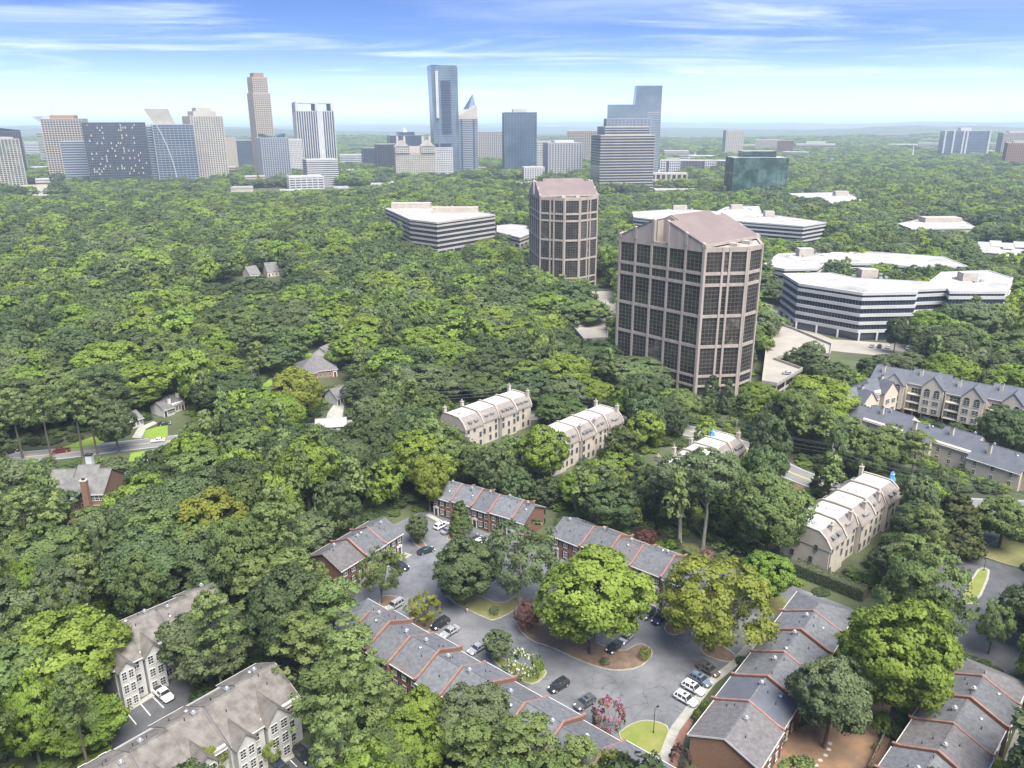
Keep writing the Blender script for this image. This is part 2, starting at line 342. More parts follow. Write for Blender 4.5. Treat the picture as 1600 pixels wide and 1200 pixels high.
def island(name, pts, m, z=0.15, smooth=2, foot=None, kw=0.22):
    pts = chaikin(pts, smooth) if smooth else pts
    if area(pts) < 0: pts = pts[::-1]
    o = MB().prism(inset(pts, kw), 0.004, z + 0.015).build(name, m, kind='structure')
    inn = inset(pts, kw); k = len(pts); q = MB()
    for i in range(k):
        j = (i + 1) % k
        q.hexa([(*pts[i], 0.002), (*pts[j], 0.002), (*inn[j], 0.002), (*inn[i], 0.002)], [(*pts[i], z), (*pts[j], z), (*inn[j], z), (*inn[i], z)])
    q.build('kerb', 'kerb', o)
    if foot is not None: FOOT.append((pts, foot))
    return o
def strip(pts, wd):
    l, r = [], []
    for i, p in enumerate(pts):
        a = Vector(pts[max(0, i-1)]); b = Vector(pts[min(len(pts)-1, i+1)]); d = (b - a).normalized(); n = Vector((-d.y, d.x)) * wd / 2
        l.append((p[0] + n.x, p[1] + n.y)); r.append((p[0] - n.x, p[1] - n.y))
    return l + r[::-1]
def walk(name, pts, wd, z=0.13, slab=1.5, m='walk', z0=0.002):
    """pavement of separate slabs with open joints"""
    L_ = [0]
    for i in range(len(pts) - 1): L_.append(L_[-1] + math.dist(pts[i], pts[i+1]))
    def at(s):
        for i in range(len(pts) - 1):
            if s <= L_[i+1] or i == len(pts) - 2:
                k = (s - L_[i]) / (L_[i+1] - L_[i]); return Vector(pts[i]).lerp(Vector(pts[i+1]), k), (Vector(pts[i+1]) - Vector(pts[i])).normalized()
    base = MB().prism(strip(pts, wd - 0.02), z0, z - 0.02).build(name, 'kerb', kind='structure')
    n = max(1, int(L_[-1] / slab))
    for i in range(n):
        a, da = at(L_[-1] * i / n + 0.012); b, db = at(L_[-1] * (i + 1) / n - 0.012)
        na, nb = Vector((-da.y, da.x)) * wd / 2, Vector((-db.y, db.x)) * wd / 2
        MB().prism([tuple(a - na), tuple(b - nb), tuple(b + nb), tuple(a + na)], z - 0.019, z + random.uniform(0, 0.008)).build('slab', m, base)
    return base

# courtyard car park between the brick rows
court = G([(610, 822), (655, 800), (690, 800), (760, 832), (850, 858), (930, 895), (1010, 922), (1060, 930), (1120, 925), (1190, 915), (1235, 914), (1330, 950), (1352, 968), (1290, 962), (1235, 945), (1200, 978), (1145, 1037), (1113, 1062), (1080, 1104), (1056, 1136), (1030, 1190), (960, 1195), (800, 1110), (640, 1020), (545, 960), (560, 915)])
flat('parking_lot', court, 0.0, 'asphalt')
island('island_lawn', G([(696, 936), (708, 926), (745, 928), (782, 946), (810, 929), (818, 937), (803, 956), (776, 969), (764, 970)]), 'lawn_dry', smooth=1)
island('island_bed', G([(806, 980), (830, 1003), (860, 1011), (905, 1033), (942, 1046), (967, 1049), (997, 1045), (1016, 1031), (1021, 1019), (1012, 1009), (998, 1005), (972, 1020), (935, 1006), (885, 985), (840, 966), (815, 970)]), 'mulch', smooth=1)
island('island_bed', G([(1035, 980), (1044, 992), (1060, 993), (1073, 985), (1089, 966), (1072, 962), (1052, 965)]), 'mulch')
island('island_bed', G([(1093, 1008), (1096, 1021), (1112, 1029), (1142, 1037), (1153, 1026), (1133, 1011), (1108, 1005)]), 'mulch', smooth=1)
island('island_bed', G([(695, 842), (707, 847), (721, 846), (731, 837), (731, 825), (712, 825)]), 'pine_straw')
island('island_bed', G([(594, 936), (600, 931), (615, 931), (628, 935), (629, 942), (615, 947), (590, 950)]), 'pine_straw')
island('island_lawn', G([(815, 1066), (836, 1071), (855, 1054), (853, 1047), (838, 1043), (800, 1034), (770, 1022), (766, 1032)]), 'lawn', smooth=1)
island('island_bed', G([(652, 985), (668, 990), (680, 976), (672, 966), (658, 965), (645, 972)]), 'mulch')
island('island_bed', G([(640, 838), (648, 853), (662, 858), (668, 852), (652, 838)]), 'mulch', smooth=1)
island('lawn', G([(962, 1150), (980, 1134), (1003, 1125), (1027, 1127), (1048, 1137), (1040, 1160), (1030, 1185), (1000, 1195)]), 'lawn', smooth=1)
# pavements
walk('pavement', G([(1196, 984), (1174, 1007), (1142, 1042), (1111, 1066), (1078, 1109), (1055, 1139), (1043, 1165), (1035, 1200)]), 1.7, slab=1.6)
walk('pavement', G([(668, 804), (700, 822), (730, 831)]), 1.5)
walk('pavement', G([(968, 926), (990, 934), (1012, 945), (1030, 952)]), 1.5)
walk('pavement', G([(612, 862), (640, 868), (622, 876), (598, 888)]), 1.4)
walk('garden_path', G([(1007, 941), (1017, 924)]), 1.5, m='brick_path', z=0.03)
walk('garden_path', G([(1076, 1122), (1062, 1150), (1052, 1185), (1046, 1210)]), 1.9, m='brick_path', z=0.03)
flat('front_lawn', G([(975, 926), (985, 908), (1010, 918), (1004, 938)]), 0.012, 'lawn_dry')
flat('front_lawn', G([(1008, 942), (1019, 922), (1040, 930), (1032, 950)]), 0.013, 'lawn_dry')
flat('back_lawn', G([(1060, 848), (1100, 850), (1150, 880), (1150, 905), (1105, 905), (1090, 868)]), 0.012, 'lawn_dry')
flat('back_lawn', G([(1190, 925), (1222, 930), (1235, 946), (1205, 966)]), 0.016, 'lawn_dry')
flat('mulch_garden', G([(1215, 1150), (1290, 1120), (1370, 1080), (1400, 1100), (1392, 1150), (1370, 1215), (1240, 1260), (1190, 1215)]), 0.006, 'pine_straw', -0.5)
st = ob('stepping_path', None, kind='structure')
for x, y in ((1268, 1204), (1275, 1196), (1282, 1188), (1290, 1180), (1295, 1171), (1297, 1162)):
    q = P(x, y); MB().prism([(q.x + .45 * math.cos(a) * random.uniform(.8, 1.1), q.y + .4 * math.sin(a) * random.uniform(.8, 1.1)) for a in np.linspace(0, 6.28, 8)[:-1]], 0.007, 0.05).build('stepping_stone', 'stone_step', st)
# the drive and turning place on the right
flat('drive', G([(1458, 905), (1484, 862), (1500, 838), (1524, 826), (1560, 836), (1533, 862), (1545, 876), (1640, 905), (1680, 1010), (1560, 1060), (1490, 1010), (1475, 950)]), 0.002, 'asphalt_dark')
island('median_lawn', G([(1496, 944), (1524, 892), (1536, 886), (1550, 893), (1528, 944)]), 'lawn', smooth=1, kw=0.5)
island('verge', G([(1550, 846), (1531, 862), (1540, 873), (1660, 905), (1700, 870), (1600, 830)]), 'lawn_dry', smooth=1, foot=-3)
walk('pavement', G([(1605, 1120), (1592, 1150), (1575, 1195)]), 1.5)
flat('front_lawn', G([(1590, 1130), (1640, 1140), (1640, 1215), (1575, 1200)]), 0.012, 'lawn_dry')
# public road behind the cream terraces
rp = chaikin(G([(-260, 735), (80, 712), (250, 689), (540, 664), (850, 645), (1000, 655), (1165, 694), (1245, 748), (1420, 790), (1900, 800)]), 2, False)
flat('road', strip(rp, 10.5), 0.0, 'road', 1.0)
def stripes(name, pts, off, wd, m):
    p = []
    for i, q in enumerate(pts):
        a = Vector(pts[max(0, i-1)]); b = Vector(pts[min(len(pts)-1, i+1)]); d = (b - a).normalized(); p.append((q[0] - d.y * off, q[1] + d.x * off))
    MB().poly([(x, y, 0.006) for x, y in strip(p, wd)]).build(name, m, kind='structure')
stripes('centre_line', rp, 0.22, 0.2, 'paint_yellow'); stripes('centre_line', rp, -0.22, 0.2, 'paint_yellow'); stripes('edge_line', rp, 4.6, 0.16, 'paint_white'); stripes('edge_line', rp, -4.6, 0.16, 'paint_white')
flat('driveway', G([(1228, 752), (1256, 760), (1252, 800), (1225, 800)]), 0.004, 'pine_straw', 1)
flat('verge_lawn', G([(95, 700), (145, 682), (165, 676), (162, 692), (120, 702)]), 0.006, 'lawn_bright', 1.5)
flat('verge_lawn', G([(222, 684), (228, 672), (262, 662), (262, 682), (245, 686)]), 0.006, 'lawn_bright', 1.5)
flat('verge_lawn', G([(200, 725), (204, 708), (248, 700), (252, 712), (215, 718), (208, 740)]), 0.006, 'lawn_bright', 1.5)
flat('driveway', G([(206, 684), (216, 668), (240, 658), (246, 661), (228, 670), (221, 685)]), 0.005, 'walk', 1)
flat('driveway', G([(215, 730), (218, 716), (250, 712), (248, 738)]), 0.009, 'walk', 1)
flat('side_road', G([(370, 600), (382, 578), (402, 566), (412, 570), (390, 600)]), 0.0, 'walk', 1)
flat('front_lawn', G([(412, 600), (424, 590), (428, 612), (418, 625), (400, 625)]), 0.005, 'lawn_bright', 1)
flat('driveway', G([(505, 670), (512, 645), (530, 620), (540, 622), (535, 650), (545, 672)]), 0.005, 'walk', 2)
flat('front_lawn', G([(470, 556), (494, 549), (496, 558), (474, 562)]), 0.005, 'lawn_bright', 1)
flat('brick_patio', G([(82, 812), (190, 792), (200, 812), (150, 835), (90, 845)]), 0.004, 'brick_path', 0)
# car park of the grey shingled flats
flat('parking_lot', G([(150, 1110), (240, 1060), (310, 1060), (300, 1110), (200, 1170), (150, 1160)]), 0.0, 'asphalt_dark')
flat('parking_lot', G([(400, 1200), (470, 1160), (560, 1190), (560, 1260), (400, 1260)]), 0.0, 'asphalt_dark')
walk('pavement', G([(186, 1118), (240, 1085)]), 1.2, z=0.12)
walk('pavement', G([(430, 1198), (462, 1178)]), 1.0, z=0.12)
for a, b in (((197, 1112), (213, 1132)), ((220, 1100), (235, 1118)), ((239, 1089), (256, 1106)), ((452, 1186), (464, 1198))):
    MB().poly([(x, y, 0.006) for x, y in strip(G([a, b]), 0.16)]).build('bay_line', 'paint_white', kind='structure')
# open paved ground among the office buildings
flat('plaza', G([(805, 405), (850, 405), (845, 428), (810, 425)]), 0.02, 'deck', 2)
flat('plaza', G([(925, 455), (962, 455), (962, 500), (925, 500)]), 0.02, 'deck', 2)
flat('car_park', G([(1180, 470), (1220, 480), (1240, 505), (1300, 530), (1440, 540), (1440, 552), (1377, 556), (1297, 548), (1200, 520), (1180, 500)]), 0.02, 'deck', 3)
flat('plaza', G([(0, 290), (75, 288), (115, 300), (60, 310), (0, 304)]), 0.02, 'deck', 2)
flat('road', G([(1015, 268), (1040, 262), (1095, 238), (1105, 240), (1050, 275), (1100, 292), (1020, 300)]), 0.02, 'deck', 5)
# ================================================================ HOUSES
WC = {}
def cached(key, fn):
    if key not in WC: WC[key] = fn()
    return WC[key]
def frame_mesh(w, h, m, t=.09, d=.10, bars=(1, 1)):
    def f():
        q = MB(); q.box(-w/2 - t, -w/2, -d, .02, -h/2 - t, h/2 + t); q.box(w/2, w/2 + t, -d, .02, -h/2 - t, h/2 + t); q.box(-w/2, w/2, -d, .02, h/2, h/2 + t); q.box(-w/2, w/2, -d - .05, .02, -h/2 - t, -h/2)
        for i in range(bars[0]): x = -w/2 + w * (i + 1) / (bars[0] + 1); q.box(x - .03, x + .03, -d * .8, .0, -h/2, h/2)
        for i in range(bars[1]): z = -h/2 + h * (i + 1) / (bars[1] + 1); q.box(-w/2, w/2, -d * .8, .0, z - .03, z + .03)
        return q.mesh('window', m)
    return cached(('f', w, h, m, bars), f)
def pane_mesh(w, h, m='window_glass'): return cached(('p', w, h, m), lambda: MB().box(-w/2, w/2, -.03, .0, -h/2, h/2).mesh('pane', m))
FACE = {'-v': 0, '+v': math.pi, '+u': math.pi / 2, '-u': -math.pi / 2}
def window(par, u, v, z, face, w=.95, h=1.5, trim='white_trim', shut=False, bars=(1, 1), name='window', glass='window_glass'):
    o = ob(name, frame_mesh(w, h, trim, bars=bars), par, (u, v, z), FACE[face]); ob('pane', pane_mesh(w, h, glass), o)
    if shut:
        for s in (-1, 1): ob('shutter', cached(('s', h), lambda: MB().box(-.22, .22, -.06, -.003, -h/2 - .04, h/2 + .04).mesh('shutter', 'shutter')), o, (s * (w/2 + .33), 0, 0))
    return o
def door(par, u, v, face, m, z=1.1):
    o = ob('door', cached(('d', m), lambda: MB().box(-.48, .48, -.06, .02, -1.08, 1.05).mesh('door', m)), par, (u, v, z), FACE[face])
    def sur():
        q = MB(); q.box(-.85, -.5, -.14, .01, -1.09, 1.1); q.box(.5, .85, -.14, .01, -1.09, 1.1); q.box(-.95, .95, -.2, .01, 1.1, 1.45); q.poly([(-1, -.2, 1.451), (1, -.2, 1.451), (0, -.2, 1.95)]); q.poly([(-1, .0, 1.451), (0, 0, 1.95), (1, 0, 1.451)]); q.poly([(-1, -.2, 1.451), (0, -.2, 1.95), (0, 0, 1.95), (-1, 0, 1.451)]); q.poly([(1, -.2, 1.451), (1, 0, 1.451), (0, 0, 1.95), (0, -.2, 1.95)])
        return q.mesh('door_surround', 'white_trim')
    ob('door_surround', cached('sur', sur), o); return o
def flue_mesh():
    q = MB(); q.box(-.32, .32, -.32, .32, -.6, .55); q.box(-.40, .40, -.40, .40, .56, .64); q.cyl((0, 0, .64), (0, 0, .95), .17, k=8); q.cyl((0, 0, .95), (0, 0, 1.05), .30, .1, 8); return q.mesh('flue', 'metal_grey')
def pipe_mesh(): return MB().cyl((0, 0, -.3), (0, 0, .5), .07, k=6).cyl((0, 0, -.25), (0, 0, .12), .16, .10, 6).mesh('vent_pipe', 'metal_dark')
def dome_mesh(): return MB().cyl((0, 0, -.2), (0, 0, .18), .22, k=10).cyl((0, 0, .18), (0, 0, .32), .36, .22, 10).mesh('roof_vent', 'metal_grey')
def sect(q, u0, u1, prof):              # extrude a v,z profile along u
    k = len(prof); n = len(q.v)
    for u in (u0, u1): q.v += [(u, v, z) for v, z in prof]
    q.f.append(tuple(range(n, n + k))); q.f.append(tuple(range(n + 2 * k - 1, n + k - 1, -1)))
    q.f += [(n + i, n + k + i, n + k + (i+1) % k, n + (i+1) % k) for i in range(k)]; return q
def roof_z(v, vr, Dm, Dp, ze, zr):
    return zr - (zr - ze) * (v - vr) / (Dp - vr) if v > vr else zr - (zr - ze) * (vr - v) / (Dm + vr)
def gable_row(name, label, cat, a, b, widths, front=-1, Df=5.6, Db=5.6, ze=5.9, zr=8.5, wall='brick', roof=('slate',), party=True, hip=(False, False), steps=(0, 0), trim='white_trim', shut=True, floors=(1.55, 4.35), nwin=3, doors=True, ends=(None, None), chim=False, bal=0, xg=False, group=None, win=(.95, 1.5), back=True, flues=True, arch=False, garage=False, drop=0.0):
    o0, rz, ln = frame(a, b); t = thing(name, label, cat, o0, rz, group)
    sc = ln / sum(widths) if ln else 1; u = 0.0; Dp, Dm = (Df, Db) if front > 0 else (Db, Df)
    local_foot(o0, rz, [(0, -Dm), (ln, -Dm), (ln, Dp), (0, Dp)], 1.0)
    F_, B_ = ('+v', '-v') if front > 0 else ('-v', '+v'); Vf, Vb = (Dp, -Dm) if front > 0 else (-Dm, Dp)
    for i, wd in enumerate(widths):
        wd *= sc; u0, u1 = u, u + wd; u = u1
        dz = steps[0] * (1 if i % 2 else -1) * .5 - drop * i; dv = steps[1] * (1 if i % 2 else -1) * .5
        e, r_, dp, dm = ze + dz, zr + dz, Dp + dv, Dm - dv; g0, g1 = (.175 if party else 0), (.175 if party else 0)
        if i == 0: g0 = 0
        if i == len(widths) - 1: g1 = 0
        h0, h1 = hip[0] and i == 0, hip[1] and i == len(widths) - 1
        wq = MB()
        if h0 or h1 or garage: wq.box(u0 + g0, u1 - g1, -dm, dp, 2.6 if garage else -.05, e)
        else: sect(wq, u0 + g0, u1 - g1, [(-dm, -.05), (-dm, e), (dv, r_ - .25), (dp, e), (dp, -.05)][::-1])
        wq.build('wall', wall, t)
        if garage:
            for k in range(int(wd / 3.0) + 1):
                for vv in (Vf * .96, 0, Vb * .96): MB().box(u0 + .1 + k * 3.0, u0 + .5 + k * 3.0, vv - .2, vv + .2, -.05, 2.595).build('column', wall, t)
        q = MB(); oh = .38; th = .22; eo = e - (r_ - e) / dp * oh; eo2 = e - (r_ - e) / dm * oh
        x0, x1 = u0 + g0 - (oh if i == 0 and not h0 else 0), u1 - g1 + (oh if i == len(widths) - 1 and not h1 else 0)
        if h0 or h1:
            k = min(wd * .75, dp * .95); ra, rb = (x0 + (k if h0 else 0), x1 - (k if h1 else 0))
            x0 -= oh if h0 else 0; x1 += oh if h1 else 0
            c = [(x0, -dm - oh, eo2), (x1, -dm - oh, eo2), (x1, dp + oh, eo), (x0, dp + oh, eo)]; A, B = (ra, dv, r_), (rb, dv, r_)
            q.poly([c[0], c[1], B, A]); q.poly([c[2], c[3], A, B]); q.poly([c[1], c[2], B]); q.poly([c[3], c[0], A]); q.poly([(p[0], p[1], p[2] - .02) for p in c[::-1]])
        else: sect(q, x0, x1, [(-dm - oh, eo2 - th), (-dm - oh, eo2), (dv, r_), (dp + oh, eo), (dp + oh, eo - th), (dv, r_ - th)][::-1])
        ro = q.build('roof', roof[i % len(roof)], t)
        if not (h0 or h1): MB().box(x0 + .02, x1 - .02, dv - .16, dv + .16, r_ - .06, r_ + .035).build('ridge_cap', roof[0], ro)
        for vv, zz, s in ((dp + oh, eo, 1), (-dm - oh, eo2, -1)): MB().box(x0, x1, min(vv, vv + s * .13), max(vv, vv + s * .13), zz - .2, zz - .02).build('gutter', trim, t)
        if flues:
            R0 = random.Random(i * 31 + int(a[0] * 7))
            for nm, fn, cnt in (('flue', flue_mesh, 1), ('vent_pipe', pipe_mesh, 3), ('roof_vent', dome_mesh, R0.randint(0, 1))):
                for k in range(cnt):
                    uu = R0.uniform(u0 + 1.3, u1 - 1.3); vv = dv + R0.uniform(-.6, .6) * min(dp, dm) * (.35 if nm == 'flue' else 1)
                    if (h0 and uu < u0 + wd * .8) or (h1 and uu > u1 - wd * .8): continue
                    ob(nm, cached(nm, fn), ro, (uu, vv, roof_z(vv, dv, dm, dp, e, r_)))
        if chim:
            for s, fu in chim:
                vv = dv + s * (dp if s > 0 else dm) * .45; uu = u0 + wd * fu; zb = roof_z(vv, dv, dm, dp, e, r_); ch = MB().box(uu - .55, uu + .55, vv - .4, vv + .4, zb - .8, r_ + .7).build('chimney', wall, t)
                MB().box(uu - .62, uu + .62, vv - .47, vv + .47, r_ + .702, r_ + .85).build('chimney_cap', 'metal_grey', ch); MB().box(uu - .4, uu + .4, vv - .28, vv + .28, r_ + .852, r_ + 1.2).build('chimney_top', 'metal_dark', ch)
        vf = dp if front > 0 else -dm; vb = -dm if front > 0 else dp
        if garage: fl = [f for f in floors if f > 2.6]
        else: fl = floors
        nb = bal if bal else 0
        for fi, z in enumerate(fl):
            for k in range(nwin):
                uu = u0 + wd * (k + .5) / nwin
                if not (doors and fi == 0 and k == (i % 2) * (nwin - 1)) and not bal: window(t, uu, vf, z, F_, win[0], win[1], trim, shut)
                if back: window(t, uu, vb, z, B_, win[0], win[1], trim, shut)
            if bal:
                for k in range(bal):
                    uu = u0 + wd * (k + .5) / bal; hw = wd / bal * .38; s = 1 if front > 0 else -1
                    window(t, uu, vf, z, F_, round(hw * 1.3, 2), 2.0, trim, bars=(2, 1)); bo = MB().box(uu - hw - .15, uu + hw + .15, min(vf, vf + s * 1.5), max(vf, vf + s * 1.5), z - 1.32, z - 1.12).build('balcony', trim, t)
                    q = MB(); q.box(uu - hw - .1, uu + hw + .1, vf + s * 1.44 - .03, vf + s * 1.44 + .03, z - .1, z - .02)
                    for j in range(9): x = uu - hw + 2 * hw * j / 8; q.box(x - .03, x + .03, vf + s * 1.44 - .025, vf + s * 1.44 + .025, z - 1.12, z - .1)
                    q.build('railing', trim if trim == 'white_trim' else 'metal_dark', bo)
                    for sx_ in (-1, 1): MB().box(uu + sx_ * (hw + .3) - .15, uu + sx_ * (hw + .3) + .15, vf + s * 1.5 - .15, vf + s * 1.5 + .15, z - 1.35, z + 1.45).build('pier', wall, t)
        if doors: door(t, u0 + wd * ((i % 2) * (nwin - 1) + .5) / nwin, vf, F_, 'door_red' if i % 3 == 1 else 'door_dark')
        if xg:                                                       # a cross gable over the front
            w2 = wd * .27; uc = u0 + wd * (.68 if xg == 1 else .5); s = 1 if front > 0 else -1; ext = 1.7; zt = e + w2 * 1.15
            vi = dv + s * .2; vo = vf + s * ext; q = MB(); q.v += [(uc - w2, vo, -.05 if not garage else 2.6), (uc + w2, vo, -.05 if not garage else 2.6), (uc + w2, vo, e), (uc, vo, zt - .25), (uc - w2, vo, e), (uc - w2, vf, -.05 if not garage else 2.6), (uc + w2, vf, -.05 if not garage else 2.6), (uc + w2, vf, e), (uc, vf, zt - .25), (uc - w2, vf, e)]
            q.f += [(0, 1, 2, 3, 4), (9, 8, 7, 6, 5), (0, 4, 9, 5), (1, 6, 7, 2), (4, 3, 8, 9), (3, 2, 7, 8), (0, 5, 6, 1)]; q.build('bay', wall, t)
            q = MB()
            for sd_ in (-1, 1):
                p = [(uc, vo + s * .3, zt), (uc, vi, zt), (uc + sd_ * (w2 + .35), vi, e - .35), (uc + sd_ * (w2 + .35), vo + s * .3, e - .35)]
                q.hexa([(x, y, z_ - .2) for x, y, z_ in (p if sd_ * s > 0 else p[::-1])], p if sd_ * s > 0 else p[::-1])
            q.build('bay_roof', roof[0], t)
            for z in fl:
                for sx_ in (-.45, .45):
                    window(t, uc + sx_ * w2, vo, z, F_, round(w2 * .55, 2), 1.7 if not arch else (2.0 if z == fl[-1] else 1.7), 'white_trim', bars=(1, 2))
                    if arch and z == fl[-1]:
                        k_ = round(w2 * .55, 2) / 2; ww = MB().poly([(uc + sx_ * w2 + k_ * math.cos(x), vo + s * .05, z + 1.08 + k_ * math.sin(x)) for x in np.linspace(0, math.pi, 9)][::(-1 if s > 0 else 1)][::-1]); ww.build('arch_pane', 'window_glass', t)
        if party and i < len(widths) - 1:
            c = u1; e2 = e + .0; prof = [(-dm - .8, -.05), (-dm - .8, e2 + .35), (-dm + .55, e2 + .62), (dv, r_ + .42), (dp - .55, e2 + .62), (dp + .8, e2 + .35), (dp + .8, -.05)]
            pw = sect(MB(), c - .17, c + .17, [(max(-dm - .45, min(dp + .45, v)), z) for v, z in prof][::-1]).build('party_wall', wall, t)
            q = MB(); tp = prof[1:-1]
            for j in range(len(tp) - 1):
                (v0, z0), (v1, z1) = tp[j], tp[j + 1]; q.hexa([(c - .22, v0, z0 - .12), (c + .22, v0, z0 - .12), (c + .22, v1, z1 - .12), (c - .22, v1, z1 - .12)], [(c - .22, v0, z0 + .08), (c + .22, v0, z0 + .08), (c + .22, v1, z1 + .08), (c - .22, v1, z1 + .08)])
            q.build('coping', 'coping', pw); q = MB()
            for j in range(1, len(tp) - 2):                          # corbelled brick teeth under the coping
                (v0, z0), (v1, z1) = tp[j], tp[j + 1]; nn = int(abs(v1 - v0) / .42)
                for s_ in range(nn):
                    f = (s_ + .5) / nn; vv, zz = v0 + (v1 - v0) * f, z0 + (z1 - z0) * f; q.box(c - .20, c + .20, vv - .1, vv + .1, zz - .36, zz - .13)
            tag(q.build('corbel', wall, pw), kind='stuff')
        for en, (which, uu, s) in enumerate((('s', u0, -1), ('e', u1, 1))):
            if ends[en] and ((en == 0 and i == 0) or (en == 1 and i == len(widths) - 1)):
                sect(MB(), uu, uu + s * .06, [(-dm + .01, -.04), (-dm + .01, e - .02), (dv, r_ - .29), (dp - .01, e - .02), (dp - .01, -.04)][::(-1 if s > 0 else 1)]).build('gable_wall', ends[en], t)
                q = MB()
                for va, za, vb_, zb in ((-dm - oh, eo2, dv, r_), (dv, r_, dp + oh, eo)):
                    uo = uu + s * (oh - .0); q.hexa([(uo, va, za - .3), (uo + .05, va, za - .3), (uo + .05, vb_, zb - .3), (uo, vb_, zb - .3)], [(uo, va, za + .03), (uo + .05, va, za + .03), (uo + .05, vb_, zb + .03), (uo, vb_, zb + .03)])
                q.build('rake_board', trim, t)
    return t
def px_line(p0, p1, z): a, b = P(*p0, z), P(*p1, z); return (a.x, a.y), (b.x, b.y)
def ext(a, b, s, e):                    # lengthen the line at both ends
    d = Vector((b[0] - a[0], b[1] - a[1])).normalized(); return (a[0] - d.x * s, a[1] - d.y * s), (b[0] + d.x * e, b[1] + d.y * e)
SL = ('slate', 'slate', 'slate_brown', 'slate', 'slate')
a, b = px_line((607, 971), (946, 1167), 9)
a, b = ext(a, b, 13.5, 12); gable_row('townhouse_row', 'long brick townhouse row with salmon parapets along the lower left of the car park', 'townhouses', a, b, [7.5, 6, 6.5, 7.6, 6.4, 7.5, 7.5, 8, 8.4, 12], front=1, Df=5.7, Db=5.9, steps=(.25, .5), hip=(True, False), group='brick townhouse rows')
a, b = px_line((1272, 952), (1132, 1148), 9)
a, b = ext(a, b, 9.5, 0); gable_row('townhouse_row', 'brick townhouse row with an open tan gable end, right of the car park', 'townhouses', a, b, [9.5, 8.2, 8.8, 8.9, 8.2, 10.5], front=-1, Df=6.0, Db=6.0, steps=(.2, .3), hip=(True, False), ends=(None, 'brick_tan'), roof=('slate', 'slate', 'slate', 'slate', 'slate_navy', 'slate_brown'), group='brick townhouse rows')
a, b = px_line((1536, 1054), (1465, 1171.6), 9)
a, b = ext(a, b, 8, 14); gable_row('townhouse_row', 'brick townhouse row cut by the lower right corner', 'townhouses', a, b, [8, 8, 8.7, 8.7, 7, 7], front=1, Df=6.0, Db=6.0, steps=(.2, .3), hip=(True, False), roof=('slate_brown', 'slate', 'slate'), group='brick townhouse rows')
a, b = px_line((887.5, 806), (1053.7, 867.5), 9)
a, b = ext(a, b, 1, 11); gable_row('townhouse_row', 'brick townhouse row in the middle with a red door and shuttered windows', 'townhouses', a, b, [9.1, 7.7, 6.7, 8.3, 11], front=-1, Df=5.6, Db=5.6, steps=(.2, .3), hip=(False, True), roof=('slate', 'slate', 'slate_brown', 'slate', 'slate_navy'), group='brick townhouse rows')
a, b = px_line((694, 749), (817.5, 784), 8.6)
a, b = ext(a, b, 0, 3.5); gable_row('townhouse_row', 'rear brick townhouse row facing the far end of the car park', 'townhouses', a, b, [6.4, 6.9, 5.8, 7.4, 3.5], front=-1, Df=5.3, Db=5.3, steps=(.2, .3), group='brick townhouse rows')
a, b = px_line((597.5, 811), (544, 842), 8.6)
a, b = ext(a, b, 1, 8); gable_row('townhouse_row', 'short brick townhouse row at the left end of the car park', 'townhouses', a, b, [6.2, 7, 7.6], front=1, Df=5.6, Db=5.6, steps=(.2, .4), roof=('slate', 'slate', 'slate_brown'), group='brick townhouse rows')
# grey shingled flats
a, b = px_line((430, 1040), (195, 1174.6), 12.3)
a, b = ext(a, b, 0, 12); gable_row('apartment_block', 'white walled flats with weathered grey shingle roof at the bottom left', 'apartments', a, b, [10, 8, 8, 8, 8, 8], front=1, Df=7.2, Db=6.6, ze=9.2, zr=12.8, wall='grey_wall', roof=('shingle',), party=False, steps=(.5, 1.1), shut=False, floors=(1.6, 4.5, 7.4), nwin=2, doors=False, xg=1, win=(1.1, 1.5), ends=('grey_wall', None), drop=.25, group='grey shingled flats')
a, b = px_line((290, 932), (165, 986), 12.3)
a, b = ext(a, b, 6, 2); gable_row('apartment_block', 'grey shingle roofed flats with a stack of white balconies among trees, upper left block', 'apartments', a, b, [9, 10, 10, 8], front=1, Df=7.0, Db=6.6, ze=9.2, zr=12.6, wall='grey_wall', roof=('shingle',), party=False, steps=(.4, 1.2), shut=False, floors=(1.6, 4.5, 7.4), nwin=2, doors=False, win=(1.1, 1.5), drop=.2, bal=0, xg=1, group='grey shingled flats')
# dark roofed cream apartments on the right
a, b = P(1372, 640), P(1536, 676)
d = (b - a).normalized(); nv = Vector((-d.y, d.x, 0)); a2, b2 = a + nv * 6.4 - d * 4, b + nv * 6.4 + d * 34
gable_row('apartment_block', 'four storey cream apartments with balconies, arched windows and navy roof above open garages', 'apartments', (a2.x, a2.y), (b2.x, b2.y), [11, 11.5, 11.5, 10, 10, 10], front=-1, Df=6.4, Db=6.6, ze=12.6, zr=16.4, wall='cream_wall', roof=('slate_navy',), party=False, steps=(.8, 1.0), trim='cream_trim', shut=False, floors=(4.1, 7.1, 10.2), nwin=2, bal=2, doors=False, chim=((-1, .25),), xg=1, garage=True, arch=True, back=False, flues=False, group='navy roofed apartments')
a, b = P(1316, 606, 13), P(1384, 590, 13)
gable_row('apartment_block', 'cream gabled wing with navy roof at the left end of the garage apartments', 'apartments', (a.x, a.y), (b.x + 2, b.y), [8, 8], front=-1, Df=5.0, Db=5.0, ze=9.5, zr=13.5, wall='cream_wall', roof=('slate_navy',), party=False, steps=(1.2, 1.6), trim='cream_trim', shut=False, floors=(3.2, 6.6), nwin=2, doors=False, chim=((-1, .5),), back=False, flues=False, xg=2, ends=('cream_wall', None), group='navy roofed apartments')
a, b = P(1318, 622, 10), P(1600, 706, 10); d = (b - a).normalized()
b = b + d * 16
